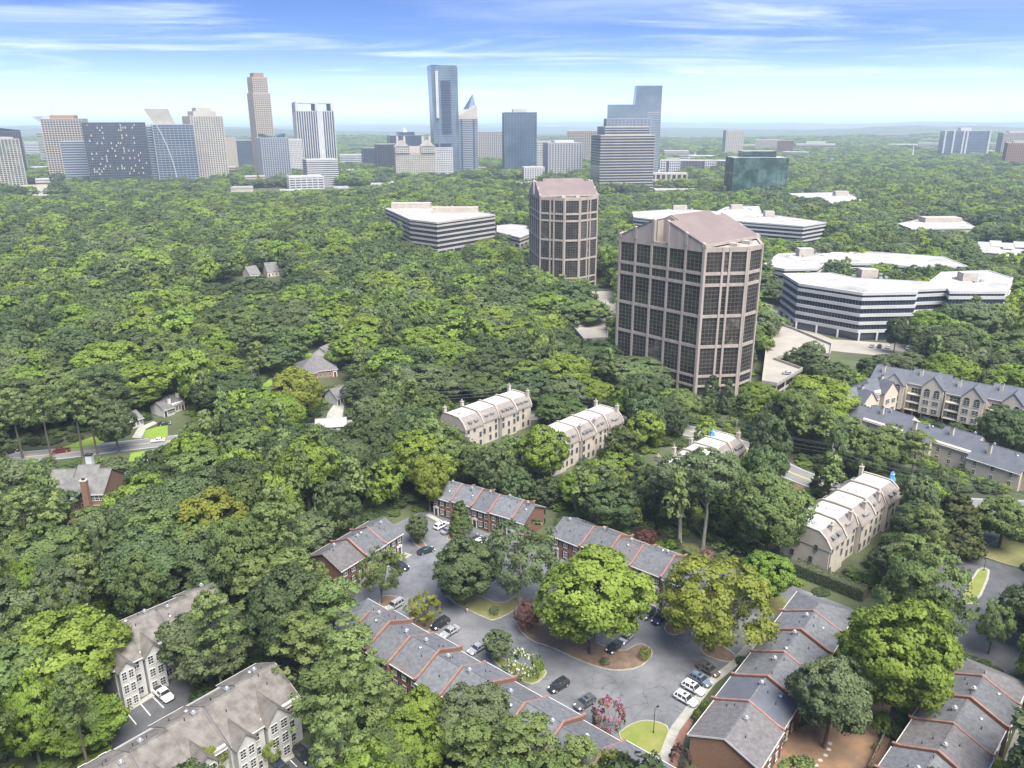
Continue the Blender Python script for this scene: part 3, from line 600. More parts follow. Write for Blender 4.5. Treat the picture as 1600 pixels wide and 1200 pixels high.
gable_row('apartment_block', 'front row of cream apartments, broad navy roofs stepping down to the right', 'apartments', (a.x, a.y), (b.x, b.y), [9, 11, 8, 9, 12, 10], front=-1, Df=6.6, Db=6.0, ze=6.4, zr=10.2, wall='cream_wall', roof=('slate_navy',), party=False, steps=(1.0, 1.6), trim='cream_trim', shut=False, floors=(1.7, 4.6), nwin=3, doors=False, chim=((-1, .3),), ends=('cream_wall', 'cream_wall'), group='navy roofed apartments')

# cream mansard terraces
def mansard(label, a, b, n, D=6.2, ze=8.2, zr=11.6, Dt=3.7, tarp=False, seed=0, front=-1, chimneys=()):
    o0, rz, ln = frame(a, b); t = thing('mansard_terrace', label, 'townhouses', o0, rz, 'cream mansard terraces'); wd = ln / n; R0 = random.Random(seed)
    local_foot(o0, rz, [(0, -D), (ln, -D), (ln, D), (0, D)], 1.5)
    for i in range(n):
        u0, u1 = i * wd, (i + 1) * wd; dv = .45 * (1 if i % 2 else -1); dz = R0.uniform(-.15, .15); Dp, Dm = D + dv, D - dv; g = .22
        sect(MB(), u0 + (g if i else 0), u1 - (g if i < n - 1 else 0), [(-Dm, -.05), (-Dm, ze), (-Dt - .1, zr - .35), (Dt + .1, zr - .35), (Dp, ze), (Dp, -.05)][::-1]).build('wall', 'stucco', t)
        mr = MB()
        for s, Dd in ((1, Dp), (-1, Dm)):
            p = [(s * (Dd + .3), ze - .1), (s * (Dd * .55 + Dt * .45 + .25), ze + (zr - ze) * .6), (s * Dt, zr + dz)]
            for (va, za), (vb, zb) in zip(p, p[1:]):
                c = [(u0 + (g if i else -.1), va, za), (u1 - (g if i < n - 1 else -.1), va, za), (u1 - (g if i < n - 1 else -.1), vb, zb), (u0 + (g if i else -.1), vb, zb)]
                if s > 0: c = c[::-1]
                mr.hexa([(x, y - s * .12, z - .2) for x, y, z in c], c)
        ro = mr.build('mansard_roof', 'shingle_tan', t)
        q = MB(); us = (u0 + g + .1, u1 - g - .1)
        for k in range(6):
            v0, v1 = -Dt + 2 * Dt * k / 6 + (.05 if k == 0 else 0), -Dt + 2 * Dt * (k + 1) / 6 - (.05 if k == 5 else 0); z0, z1 = [zr + dz + .02 + .16 * (1 - (v / Dt) ** 2) for v in (v0, v1)]
            q.hexa([(us[0], v0, z0 - .3), (us[1], v0, z0 - .3), (us[1], v1, z1 - .3), (us[0], v1, z1 - .3)], [(us[0], v0, z0), (us[1], v0, z0), (us[1], v1, z1), (us[0], v1, z1)])
        fr = q.build('flat_roof', 'membrane', t); ob('roof_vent', cached('roof_vent', dome_mesh), fr, (u0 + wd * R0.uniform(.35, .65), R0.uniform(-1.5, 1.5), zr + dz + .16)); ob('vent_pipe', cached('vent_pipe', pipe_mesh), fr, (u0 + wd * R0.uniform(.2, .8), R0.uniform(-2, 2), zr + dz + .14))
        if i == 0: MB().box(u0 + 2, u0 + 3.4, -1.3, -.5, zr + .1, zr + .4).build('skylight', 'metal_grey', fr)
        if i < n - 1 or True:
            for c in ([u1] if i < n - 1 else []) + ([0.0] if i == 0 else []) + ([ln] if i == n - 1 else []):
                edge = c in (0.0, ln); pr = [(-Dm - .5, ze - .6), (-Dm - .45, ze + .2), (-Dm * .55 - Dt * .45 - .35, ze + (zr - ze) * .62 + .25), (-Dt - .1, zr + .42), (0, zr + .55), (Dt + .1, zr + .42), (Dp * .55 + Dt * .45 + .35, ze + (zr - ze) * .62 + .25), (Dp + .45, ze + .2), (Dp + .5, ze - .6)]
                if edge: pr = [(v, z - .25) for v, z in pr]
                pw = sect(MB(), c - .2, c + .2, [(v * .985, z - .05) for v, z in pr][::-1]).build('party_wall', 'stucco', t); q = MB()
                for (va, za), (vb, zb) in zip(pr[1:-1], pr[2:-1]): q.hexa([(c - .3, va, za - .12), (c + .3, va, za - .12), (c + .3, vb, zb - .12), (c - .3, vb, zb - .12)], [(c - .3, va, za + .1), (c + .3, va, za + .1), (c + .3, vb, zb + .1), (c - .3, vb, zb + .1)])
                q.build('coping', 'stucco_trim', pw)
        for s, Dd, fc in ((1, Dp, '+v'), (-1, Dm, '-v')):
            for z in (1.7, 4.7, 7.0):
                for k in range(3):
                    if R0.random() < .8: window(t, u0 + wd * (k + .5) / 3, s * Dd, z, fc, .85, 1.6 if z < 6 else 1.1, 'mullion_dark', bars=(1, 2))
            MB().box(u0 + .25, u1 - .25, min(s * Dd, s * (Dd + .28)), max(s * Dd, s * (Dd + .28)), ze - .5, ze - .25).build('cornice', 'stucco_trim', t)
            q = MB().cyl((u0 + .5, s * (Dd + .12), 0), (u0 + .5, s * (Dd + .12), ze - .5), .09, k=6).build('downpipe', 'mullion_dark', t)
            style = R0.choice((1, 2, 3)) if s == front else 2
            for k in range(style):                                   # dormers
                uc = u0 + wd * (k + 1) / (style + 1); hw = .65 if style > 1 else 1.5; vo, vi = s * (Dd - .25), s * (Dt + .5); zt = ze + 1.75; do = MB().box(uc - hw, uc + hw, min(vo, vi), max(vo, vi), ze - .1, zt).build('dormer', 'stucco' if style == 1 else 'shingle_tan', t)
                MB().hexa(*[[(uc - hw - .2, min(vo + s * .25, vi), zt + (.0 if s < 0 else .35) + dz_), (uc + hw + .2, min(vo + s * .25, vi), zt + (.0 if s < 0 else .35) + dz_), (uc + hw + .2, max(vo + s * .25, vi), zt + (.35 if s < 0 else .0) + dz_), (uc - hw - .2, max(vo + s * .25, vi), zt + (.35 if s < 0 else .0) + dz_)] for dz_ in (.01, .16)]).build('dormer_roof', 'shingle_grey' if style > 1 else 'shingle_tan', do)
                window(do, uc, vo, ze + .85, fc, .8 if hw < 1 else 1.6, 1.2, 'white_trim', bars=(1, 1), name='dormer_window')
    for fu, s, zc_ in chimneys:
        u_, v_ = ln * fu, s; ch = MB().box(u_ - .5, u_ + .5, v_ - .45, v_ + .45, ze - .5, zr + zc_).build('chimney', 'stucco', t); MB().box(u_ - .62, u_ + .62, v_ - .57, v_ + .57, zr + zc_ + .002, zr + zc_ + .25).build('chimney_cap', 'stucco_trim', ch); MB().cyl((u_, v_, zr + zc_ + .252), (u_, v_, zr + zc_ + 1.0), .28, .2, 8).build('chimney_pot', 'stucco_trim', ch)
    for uu, fc, s in ((0.0, '-u', -1), (ln, '+u', 1)):
        for v, z in ((-3.4, 7.1), (1.2, 7.0), (-2.4, 3.6), (2.4, 3.6)): window(t, uu + s * .2, v, z, fc, .7, 1.5, 'mullion_dark', bars=(0, 1))
    return t
def mid(p, q, z): return ((P(*p, z).x + P(*q, z).x) / 2, (P(*p, z).y + P(*q, z).y) / 2)
m1 = mansard('cream mansard terrace nearest the office towers, with a chimney at each far corner', mid((694, 643), (717.6, 652), 12), mid((801, 608), (822, 614), 12), 4, seed=1, chimneys=((.02, 4.2, 1.6), (.26, 4.2, 1.6), (.97, 4.2, 1.8), (.99, -4.4, 1.5)))
m2 = mansard('cream mansard terrace with tall front chimneys, second from the left', mid((829, 674.5), (843.6, 690), 12), mid((938, 630.6), (960.6, 638.5), 12), 5, seed=2, chimneys=((.97, 4.2, 1.4), (.99, -4.4, 1.6), (.12, -5.6, .9), (.42, -5.4, .9), (.62, -5.4, .9)))
m3 = mansard('cream mansard terrace half hidden behind the bare trunked trees', mid((1031.7, 719), (1066, 735), 12), mid((1121, 671.6), (1149.6, 681.7), 12), 5, seed=3, chimneys=((.02, 4.8, 1.4), (.3, 5.0, 1.2), (.6, 5, 1.0), (.99, -4.2, 1.5)))
m4 = mansard('nearest cream mansard terrace, its plain end wall facing the brick rows', mid((1240, 812), (1277.6, 828), 12), mid((1354, 736), (1390, 749), 12), 5, seed=4, chimneys=((.985, 4.4, 1.6), (.1, -4.6, .6), (.33, -5.0, .9), (.52, -5.0, .9), (.72, -5.0, .9)))
def tarp(loc, label):
    r = random.Random(5); t = thing('tarp_wrap', label, 'tarp', loc); q = MB(); prof = [(0, .95), (.8, .8), (1.6, .62), (2.3, .55), (2.8, .3), (2.95, .06)]
    for z, rr in prof:
        for k in range(10): a_ = k * .6283; w_ = rr * (1 + .22 * math.sin(k * 2.1 + z * 2)); q.v.append((w_ * math.cos(a_), w_ * math.sin(a_), z))
    for j in range(len(prof) - 1):
        for k in range(10): q.f.append((j * 10 + k, j * 10 + (k + 1) % 10, j * 10 + 10 + (k + 1) % 10, j * 10 + 10 + k))
    q.f.append(tuple(range(50, 60))); q.build('sheet', 'tarp', t); MB().cyl((0, 0, 2.1), (0, 0, 2.25), .64, .64, 10).build('rope', 'white_trim', t); return t
q = P(1113, 684, 11.0); tarp((q.x, q.y, 11.0), 'bright blue tarp wrapped round a chimney on the half hidden cream terrace')
q = P(1393, 752, 11.0); tarp((q.x, q.y, 11.0), 'bright blue tarp wrapped round a chimney on the nearest cream terrace')

# single houses on the left
def house(label, a, b, D, ze, zr, wall, roof, name='house', **k):
    k = {**dict(party=False, shut=False, floors=(1.5,), nwin=4, doors=True, flues=False), **k}
    return gable_row(name, label, 'house', (a.x, a.y), (b.x, b.y), k.pop('widths', [1]), Df=D, Db=D, ze=ze, zr=zr, wall=wall, roof=(roof,), **k)
house('white cottage with a dark roof at the end of the drive by the road', P(243, 633, 4), P(277, 622, 4), 4.2, 3.2, 5.6, 'white_trim', 'slate_brown', widths=[6, 7], steps=(.5, 1.2), chim=((-1, .9),))
house('white cottage glimpsed behind the dark yard tree', P(190, 652, 4), P(212, 645, 4), 4.0, 3.0, 5.2, 'white_trim', 'shingle_grey')
house('house with a broad grey brown roof among the trees left of centre', P(462, 566, 6), P(522, 560, 6), 8.5, 3.4, 7.6, 'brick_tan', 'slate_brown', widths=[9, 9], hip=(True, True), steps=(.3, 1))
house('small white gabled house with grey roof beyond the grey brown roofed house', P(500, 545, 6), P(524, 535, 6), 5, 3.8, 6.8, 'white_trim', 'shingle_grey')
house('narrow grey roofed house beside the pale driveway', P(516, 612, 5), P(536, 606, 5), 4.0, 3.2, 6.2, 'grey_wall', 'slate_brown')
house('pale roofed house beside the slender pine', P(428, 606, 4), P(448, 598, 4), 4.5, 3.2, 5.6, 'white_trim', 'roof_grey')
house('long pale roofed house below the pale driveway', P(494, 657, 4), P(540, 654, 4), 4.0, 3.0, 4.6, 'grey_wall', 'roof_grey')
house('far white house with grey gables seen through a gap in the wood', P(384, 424, 5), P(400, 422, 5), 6, 4, 8.5, 'white_trim', 'shingle_grey', group='far houses in the gap')
house('far pale stone house right of the white one in the gap in the wood', P(414, 420, 5), P(436, 418, 5), 6, 4.2, 9.5, 'cream_wall', 'shingle_grey', group='far houses in the gap')
# the brick house with the tall chimney
a, b = P(88, 740, 9), P(176, 738, 9); t = gable_row('house', 'large orange brick house with grey roof, porch arch and tall chimney', 'house', (a.x, a.y), (b.x, b.y), [9, 9, 5], front=-1, Df=7, Db=7, ze=6.4, zr=11.0, wall='brick_orange', roof=('shingle_grey',), party=False, shut=False, steps=(.6, 1.4), floors=(1.6, 4.6), nwin=3, doors=False, flues=False)
ln = frame(a, b)[2]; uc = ln * .38; vo = -12.0
MB().box(uc - 3.6, uc - 2.9, vo, vo + .7, 0, 5.6).build('porch_pier', 'brick_orange', t); MB().box(uc + 2.9, uc + 3.6, vo, vo + .7, 0, 5.6).build('porch_pier', 'brick_orange', t); MB().box(uc - 3.6, uc + 3.6, vo - .02, vo + .72, 5.602, 6.4).build('porch_beam', 'brick_orange', t); MB().box(uc - 3.6, uc + 3.6, vo, -7.9, -.05, 1.3).build('porch_floor', 'brick_orange', t)
q = MB(); ap = (uc, vo + 3.5, 9.4); c = [(uc - 4, vo - .4, 6.42), (uc + 4, vo - .4, 6.42), (uc + 4, -4.5, 6.42), (uc - 4, -4.5, 6.42)]; rg = (uc, -3.6, 9.4)
q.poly([c[0], c[1], ap]); q.poly([c[1], c[2], rg, ap]); q.poly([c[3], c[0], ap, rg]); q.poly(c[::-1]); q.build('porch_roof', 'shingle_grey', t)
ch = MB().box(uc + 5.2, uc + 6.8, -9.6, -8.2, -.05, 10.6).build('chimney', 'brick_orange', t); MB().box(uc + 5.1, uc + 6.9, -9.7, -8.1, 10.602, 10.9).build('chimney_cap', 'stone_step', ch); MB().box(uc + 5.6, uc + 6.4, -9.3, -8.6, 10.902, 11.3).build('chimney_pot', 'metal_dark', ch)
ch = MB().box(uc + 1.5, uc + 3.3, 2.5, 3.9, 7.5, 13.2).build('chimney', 'grey_wall', t); MB().box(uc + 1.4, uc + 3.4, 2.4, 4.0, 13.202, 13.6).build('chimney_cap', 'metal_dark', ch)
# ================================================================ OFFICE BUILDINGS
def ccw(p): return p if area(p) > 0 else p[::-1]
def ring(poly, inn, z0, z1):
    q = MB(); k = len(poly)
    for i in range(k):
        j = (i + 1) % k; q.hexa([(*poly[i], z0), (*poly[j], z0), (*inn[j], z0), (*inn[i], z0)], [(*poly[i], z1), (*poly[j], z1), (*inn[j], z1), (*inn[i], z1)])
    return q
def grid_mesh(w, h, nx, nz, t=.085, d=.12):
    def f():
        q = MB()
        for i in range(nx + 1): x = -w/2 + w * i / nx; q.box(x - t/2, x + t/2, -d, 0, -h/2, h/2)
        for i in range(nz + 1): z = -h/2 + h * i / nz; q.box(-w/2, w/2, -d * .9, -.001, z - t/2, z + t/2)
        return q.mesh('mullions', 'mullion')
    return cached(('g', w, h, nx, nz), f)
mat('glass_painted_sheen', (0.03, 0.028, 0.026), 0.05, (0.16, 0.14, 0.12), 0.3, 6, (0.48, 0.66), spec=1.0)  # pale patches in the colour stand in for clouds reflected in the glass
def beige_tower(label, loc, rz):
    t = thing('office_tower', label, 'office tower', loc, rz, 'twin beige office towers')
    poly = [(-20.7, 0), (20.7, 0), (31, 14), (31, 24), (20.7, 38), (-20.7, 38), (-31, 24), (-31, 14)]
    local_foot(loc, rz, poly, 1.5)
    rows = [(5.6, 8.8, 2), (9.8, 20.8, 7), (22.0, 33.0, 7), (34.2, 45.2, 7), (46.4, 49.6, 2), (50.8, 58.4, 5)]
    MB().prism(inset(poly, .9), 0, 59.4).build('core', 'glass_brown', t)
    edges = [4.8, 8.8, 20.8, 33.0, 45.2, 49.6, 58.4]; tops = [5.6, 9.8, 22.0, 34.2, 46.4, 50.8, 60.2]
    for z0, z1 in zip(edges, tops): ring(poly, inset(poly, 1.0), z0, z1).build('spandrel', 'granite', t)
    MB().poly([(x, y, 59.6) for x, y in inset(poly, .95)]).build('terrace', 'plant_box', t)
    for i in range(8):
        A, B = Vector(poly[i]), Vector(poly[(i + 1) % 8]); L_ = (B - A).length; ang = math.atan2(B.y - A.y, B.x - A.x); d = (B - A).normalized(); nrm_ = Vector((d.y, -d.x))
        pw = 0.85; bays = {0: [1] * 5, 1: [3.3, 1, 3.3], 2: [1]}[0 if i in (0, 4) else (1 if i % 2 else 2)]; free = L_ - pw * (len(bays) + 1); s = pw; cx = []
        for b_ in bays: wd = free * b_ / sum(bays); cx.append((s + wd / 2, wd)); s += wd + pw
        for k in range(len(bays) + 1):
            x = sum((pw + c[1]) for c in cx[:k]) + pw / 2
            if k in (0,): pass
            q = MB().box(-pw/2, pw/2, -.22, 1.0, -.05, 60.22 + (0 if i not in (0, 4) else 0)); o = q.build('pier', 'granite', t); o.location = (*(A + d * x), 0); o.rotation_euler = (0, 0, ang)
        for x, wd in cx:
            c = A + d * x - nrm_ * .45; wd = round(wd - .02, 2); nx = max(1, round(wd / 1.65))
            for z0, z1, nz in rows:
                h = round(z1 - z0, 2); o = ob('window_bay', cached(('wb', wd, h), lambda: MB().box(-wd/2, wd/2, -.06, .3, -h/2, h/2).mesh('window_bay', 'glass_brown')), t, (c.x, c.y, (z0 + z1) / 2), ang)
                if random.random() < .16: o.material_slots[0].link = 'OBJECT'; o.material_slots[0].material = MATS['glass_painted_sheen']
                ob('mullions', grid_mesh(wd, h, nx, nz), o, (0, -.065, 0))
    # gabled crown with the slot in the front gable
    ze, zr, hu = 61.2, 70.0, 20.7
    zg = lambda u: zr - (zr - ze) * abs(u) / hu
    def vprism(pts, v0, v1):
        q = MB(); k = len(pts); q.v += [(u, v0, z) for u, z in pts] + [(u, v1, z) for u, z in pts]; q.f.append(tuple(range(k))); q.f.append(tuple(range(2 * k - 1, k - 1, -1)))
        q.f += [(i, k + i, k + (i + 1) % k, (i + 1) % k) for i in range(k)]; return q
    for s in (-1, 1):
        for v0 in (.02, 36.0):
            pts = [(s * 3.8, 60.21), (s * hu, 60.21), (s * hu, ze), (s * 3.8, zg(3.8))]; vprism(pts if s > 0 else pts[::-1], v0, v0 + 1.6).build('gable_panel', 'granite', t)
        for u in (3.5, 12.2, 20.1):
            for v0 in (-.35, 37.0): vprism([(s * u - .6, 60.215), (s * u + .6, 60.215), (s * u + .6, zg(u + .6) + .3), (s * u - .6, zg(max(.1, u - .6)) + .3)], v0, v0 + 1.2).build('gable_pier', 'granite', t)
        for v0, v1 in ((1.7, 6), (32, 35.9)): MB().box(min(s * 3.0, s * 3.8), max(s * 3.0, s * 3.8), v0, v1, 59.7, zg(3.8) - .4).build('slot_wall', 'granite', t)
        pts = [(s * .0, zr + .25), (s * .0, zr - .15), (s * (hu + .4), ze - .5), (s * (hu + .4), ze - .1)]
        if s < 0: pts = pts[::-1]
        vprism(pts, 6.0, 32.0).build('roof_slope', 'roof_pink', t)
        for v0, v1 in ((-.2, 6.0), (32.0, 38.2)):
            pts = [(s * 3.8, zg(3.8) + .25), (s * 3.8, zg(3.8) - .15), (s * (hu + .4), ze - .5), (s * (hu + .4), ze - .1)]
            if s < 0: pts = pts[::-1]
            vprism(pts, v0 if v0 < 5 else 32.001, v1 if v1 > 7 else 5.999).build('roof_slope', 'roof_pink', t)
        MB().box(min(s * (hu - 2.6), s * (hu - 2)), max(s * (hu - 2.6), s * (hu - 2)), 2, 36, 59.62, ze - .3).build('recess_wall', 'shade_void', t)
        MB().box(min(s * (hu + .1), s * (hu + .5)), max(s * (hu + .1), s * (hu + .5)), -.3, 38.3, ze - 1.0, ze + .05).build('eave_beam', 'granite', t)
        for v in (14.5, 23.5): MB().box(min(s * 22.5, s * 26), max(s * 22.5, s * 26), v - 1.2, v + 1.2, 59.61, 60.9).build('planter', 'plant_box', t)
    for v0 in (5.6, 31.9): vprism([(-3.8, 59.7), (3.8, 59.7), (3.8, zg(3.8) - .2), (0, zr - .2), (-3.8, zg(3.8) - .2)], v0, v0 + .4).build('slot_back', 'granite', t)
    return t
T1a, T1b = P(968, 371, 60), P(1102, 388, 60); c = (T1a + T1b) / 2; ang1 = math.atan2((T1b - T1a).y, (T1b - T1a).x)
beige_tower('near beige granite office tower with dark gridded windows and split pink gable', (c.x, c.y, 0), ang1)
a2 = R(-82); ce = Vector((38.5, 505)); ud = Vector((math.cos(a2), math.sin(a2))); vd = Vector((-ud.y, ud.x)); o_ = ce - ud * 31 - vd * 19
beige_tower('farther beige granite office tower, its pink roof slope facing the camera', (o_.x, o_.y, 0), a2)

def banded(label, px, z, nf, base=4.0, band='panel_white', glass='glass_navy', roof='roof_white', bf=.37, poly=None, group='white banded offices', pent=(), name='office_block', mull=1.6, col=True, zb=0.0):
    poly = ccw(poly or G(px, z)); cx = sum(p[0] for p in poly) / len(poly); cy = sum(p[1] for p in poly) / len(poly); loc = [(x - cx, y - cy) for x, y in poly]
    FOOT.append((poly, 2.0)); t = thing(name, label, 'office block', (cx, cy, 0), 0, group)
    MB().prism(inset(loc, .7), -.05, z - .6).build('core', glass, t); fh = (z - base) / nf; inn = inset(loc, .75)
    if base > 1: 
        n = len(loc)
        for i in range(n):
            A, B = Vector(loc[i]), Vector(loc[(i + 1) % n]); k = max(1, int((B - A).length / 9))
            for j in range(k): p = A.lerp(B, (j + .1) / k); MB().box(p.x - .45, p.x + .45, p.y - .45, p.y + .45, -.05, base - .005).build('column', band, t)
    for f in range(nf + 1):
        z0 = base + fh * f; z1 = z0 + fh * bf if f < nf else z; z0 = z0 if f < nf else z - fh * bf * .9
        ring(loc, inn, z0, z1).build('spandrel', band, t)
    MB().poly([(x, y, z - .35) for x, y in inset(loc, .72)]).build('roof', roof, t)
    q = MB(); n = len(loc); m_in = inset(loc, .45); m_o = inset(loc, .68)
    for i in range(n):
        A, B = Vector(m_in[i]), Vector(m_in[(i + 1) % n]); k = int((B - A).length / mull); d = (B - A).normalized() if k else None
        for j in range(1, k): p = A.lerp(B, j / k); q.wallbox(p - d * .06, p + d * .06, .25, base + .1, z - .5, 1)
    if q.v: tag(q.build('mullions', 'mullion_dark', t), kind='stuff')
    for (x, y), w_, d_, h_ in pent:
        p = P(x, y, z); MB().box(p.x - cx - w_/2, p.x - cx + w_/2, p.y - cy - d_/2, p.y - cy + d_/2, z - .34, z + h_).build('plant_room', 'plant_box', t)
        for k in range(8): ux, uy = p.x - cx + random.uniform(-1.3, 1.3) * w_, p.y - cy + random.uniform(-1.2, 1.2) * d_; MB().box(ux - .9, ux + .9, uy - .7, uy + .7, z - .34, z + random.uniform(.3, 1.1)).build('roof_unit', 'metal_grey', t)
    return t
banded('curved white banded office block with dark ribbon windows beside the near tower', [(1223, 427), (1248, 442.5), (1348.4, 457.6), (1433.6, 456), (1436, 452), (1480, 450), (1484, 455), (1572.5, 455), (1583.5, 434), (1545, 422), (1471, 424.6), (1451.5, 440), (1399, 437), (1339, 434), (1300, 426)], 24.5, 5, 4.0, pent=(((1355, 432), 9, 6, 4.2), ((1511, 437), 8, 6, 4)))
banded('rear white roofed wing behind the courtyard trees of the curved office block', [(1191.6, 413.6), (1226, 420), (1278, 419), (1290, 411), (1360, 411), (1429.5, 416), (1513, 416), (1476, 401), (1363.5, 393), (1289, 394), (1216, 396)], 17, 3, 3.5, pent=(((1257, 399), 10, 7, 5),))
banded('cream and dark banded office block among trees left of the far tower', [(601, 325), (640, 342.5), (682.5, 347.5), (774, 335), (732, 328), (664, 320)], 27, 6, 3.0, band='panel_cream', roof='roof_cream', pent=(((643, 324), 38, 12, 4.5), ((712, 331), 42, 10, 4.5)), mull=2.4)
banded('low grey roofed office wing beside the cream banded block', [(776, 352), (776, 362), (812, 371), (836, 362), (836, 353), (800, 350)], 9, 2, 2.5, roof='roof_grey', band='panel_cream', mull=2.4)
banded('long white roofed office block behind the near beige tower', [(988, 331), (990, 339), (1100, 352), (1150, 345), (1255, 353), (1292, 347), (1190, 333), (1186, 322), (1135, 323), (1120, 330), (1060, 326)], 20, 5, 2.5, pent=(((1062, 327), 14, 6, 4), ((1150, 326), 12, 7, 4), ((1201, 338), 9, 6, 5)), mull=2.0)
banded('small white L shaped office block in the woods on the upper right', [(1231, 302), (1254, 309), (1281, 307), (1300, 318), (1346, 312), (1322, 300)], 18, 4, 2.0, pent=(((1313, 305), 16, 10, 5),), mull=2.4)
banded('low white roofed building with cream plant room in the right woods', [(1402, 349), (1424, 357), (1528, 356), (1500, 342), (1445, 341)], 9, 2, 1.5, glass='glass_pale', roof='roof_white', mull=3, pent=(((1468, 346), 36, 14, 4.5),))
# parking decks round the near tower
def deck(label, px, z, walls=True):
    poly = ccw(G(px, z)); cx = sum(p[0] for p in poly) / len(poly); cy = sum(p[1] for p in poly) / len(poly); loc = [(x - cx, y - cy) for x, y in poly]; FOOT.append((poly, 1.0)); t = thing('parking_deck', label, 'parking deck', (cx, cy, 0))
    MB().prism(loc, z - .5, z).build('slab', 'deck', t); inn = inset(loc, .35); ring(loc, inn, z + .002, z + 1.1).build('parapet', 'walk', t); MB().prism(inset(loc, 1.2), -.05, z - .505).build('lower_level', 'shade_void', t)  # lower level is a solid near black block standing in for its shade
    n = len(loc)
    ring(inset(loc, .2), inset(loc, .5), .9, 1.9).build('rail', 'walk', t)
    for i in range(n):
        A, B = Vector(loc[i]), Vector(loc[(i + 1) % n]); k = max(1, int((B - A).length / 7)); d = (B - A).normalized(); nn = Vector((-d.y, d.x)) * .55
        for j in range(k): p = A.lerp(B, (j + .1) / k) + nn; MB().box(p.x - .3, p.x + .3, p.y - .3, p.y + .3, -.05, z - .502).build('column', 'walk', t)
    return t
deck('tan concrete parking deck with an open corner right of the near tower', [(1196, 500), (1240, 515), (1300, 540), (1297, 556), (1251, 549), (1210, 562), (1254, 578), (1214, 602), (1190, 598), (1196, 550)], 5.0)
deck('pale ramp deck at the left foot of the near beige tower', [(896, 513), (925, 506), (925, 470), (948, 470), (950, 530), (912, 532)], 4.0)

# ================================================================ SKYLINE
def facade(par, w, d, z0, z1, nf, glass, band, bf=.4, ps=None, pw=.6, pr=.3, roof='roof_grey', cx=0, cy=0, pz=None, tp=1.0):
    MB().box(cx - w/2, cx + w/2, cy - d/2, cy + d/2, z0, z1).build('core', glass, par); fh = (z1 - z0) / nf; q = MB()
    for f in range(nf + 1):
        a_ = z0 + fh * f; b_ = min(z1 + .6, a_ + fh * bf) if f < nf else z1 + tp
        if f == nf: a_ = z1 - fh * bf * .5
        if bf > 0 or f == nf: q.box(cx - w/2 - pr, cx + w/2 + pr, cy - d/2 - pr, cy + d/2 + pr, a_, b_)
    if ps:
        for s in (-1, 1):
            k = max(1, int(w / ps))
            for i in range(k + 1): x = cx - w/2 + w * i / k; q.box(x - pw/2, x + pw/2, cy + s * (d/2 + pr * 1.3) - .3, cy + s * (d/2 + pr * 1.3) + .3, z0, z1 + tp * .9)
            k = max(1, int(d / ps))
            for i in range(k + 1): y = cy - d/2 + d * i / k; q.box(cx + s * (w/2 + pr * 1.3) - .3, cx + s * (w/2 + pr * 1.3) + .3, y - pw/2, y + pw/2, z0, z1 + tp * .9)
    tag(q.build('facade_grid', band, par), kind='stuff'); MB().poly([(cx - w/2 - pr * .5, cy - d/2 - pr * .5, z1 + tp + .05), (cx + w/2 + pr * .5, cy - d/2 - pr * .5, z1 + tp + .05), (cx + w/2 + pr * .5, cy + d/2 + pr * .5, z1 + tp + .05), (cx - w/2 - pr * .5, cy + d/2 + pr * .5, z1 + tp + .05)]).build('roof', roof, par)
def sky_thing(label, xl, xr, yb, yt, rot, dr=.8, name='tower', cat='tower', w=None):
    q = P((xl + xr) / 2, yb); mp = 1 / ppm(q.x, q.y); W = (xr - xl) * mp; h = zat((xl + xr) / 2, yt, q.x, q.y); rot = R(rot) - math.atan2(q.x, q.y); c, s = math.cos(R(0) + rot + math.atan2(q.x, q.y)), abs(math.sin(rot + math.atan2(q.x, q.y)))
    w_ = W / (abs(c) + dr * s); d_ = w_ * dr; dist = math.hypot(q.x, q.y); k = (dist + (d_ * abs(c) + w_ * s) / 2) / dist
    t = thing(name, label, cat, (q.x * k, q.y * k, 0), rot, 'skyline buildings'); local_foot((q.x * k, q.y * k), rot, [(-w_/2, -d_/2), (w_/2, -d_/2), (w_/2, d_/2), (-w_/2, d_/2)], 6); return t, w_, d_, h
def skyb(label, xl, xr, yb, yt, rot, glass, band, fh=4.0, dr=.8, name='tower', cat='tower', roof='roof_grey', crown=None, **k):
    t, w_, d_, h = sky_thing(label, xl, xr, yb, yt, rot, dr, name, cat); facade(t, w_, d_, -.05, h, max(1, round(h / fh)), glass, band, roof=roof, **k)
    if crown: MB().box(-w_ * crown[0], w_ * crown[0], -d_ * crown[0], d_ * crown[0], h + 1.1, h + crown[1]).build('plant_room', crown[2] if len(crown) > 2 else band, t)
    return t, w_, d_, h
OF = dict(name='office_building', cat='office building')
skyb('pale green balcony tower at the far left edge', -30, 38, 292, 218, 25, 'glass_green', 'panel_cream', 3.4, bf=.3, ps=6, pw=1.6, crown=(.4, 4))
t, w_, d_, h = skyb('navy glass tower with a notched top behind the far left edge tower', -20, 42, 284, 206, 25, 'glass_navy', 'mullion_dark', 3.6, bf=.2, ps=5)
MB().hexa([(-w_/2, -d_/2, h + 1.1), (w_/2, -d_/2, h + 1.1), (w_/2, d_/2, h + 1.1), (-w_/2, d_/2, h + 1.1)], [(-w_/2, -d_/2, h + 10), (w_/2, -d_/2, h + 3), (w_/2, d_/2, h + 3), (-w_/2, d_/2, h + 10)]).build('crown', 'glass_navy', t)
skyb('grey green glass office building behind the antenna tower', 69, 100, 262, 207, 0, 'glass_green', 'panel_cream', 4, bf=.35, **OF)
t, w_, d_, h = skyb('beige office tower with a rooftop canopy, mast and pink stone grid', 86, 150, 287, 186, -12, 'glass_dark', 'stucco_trim', 4, bf=.35, ps=4.5, pw=1.2, crown=(.3, 7, 'brick_tan'))
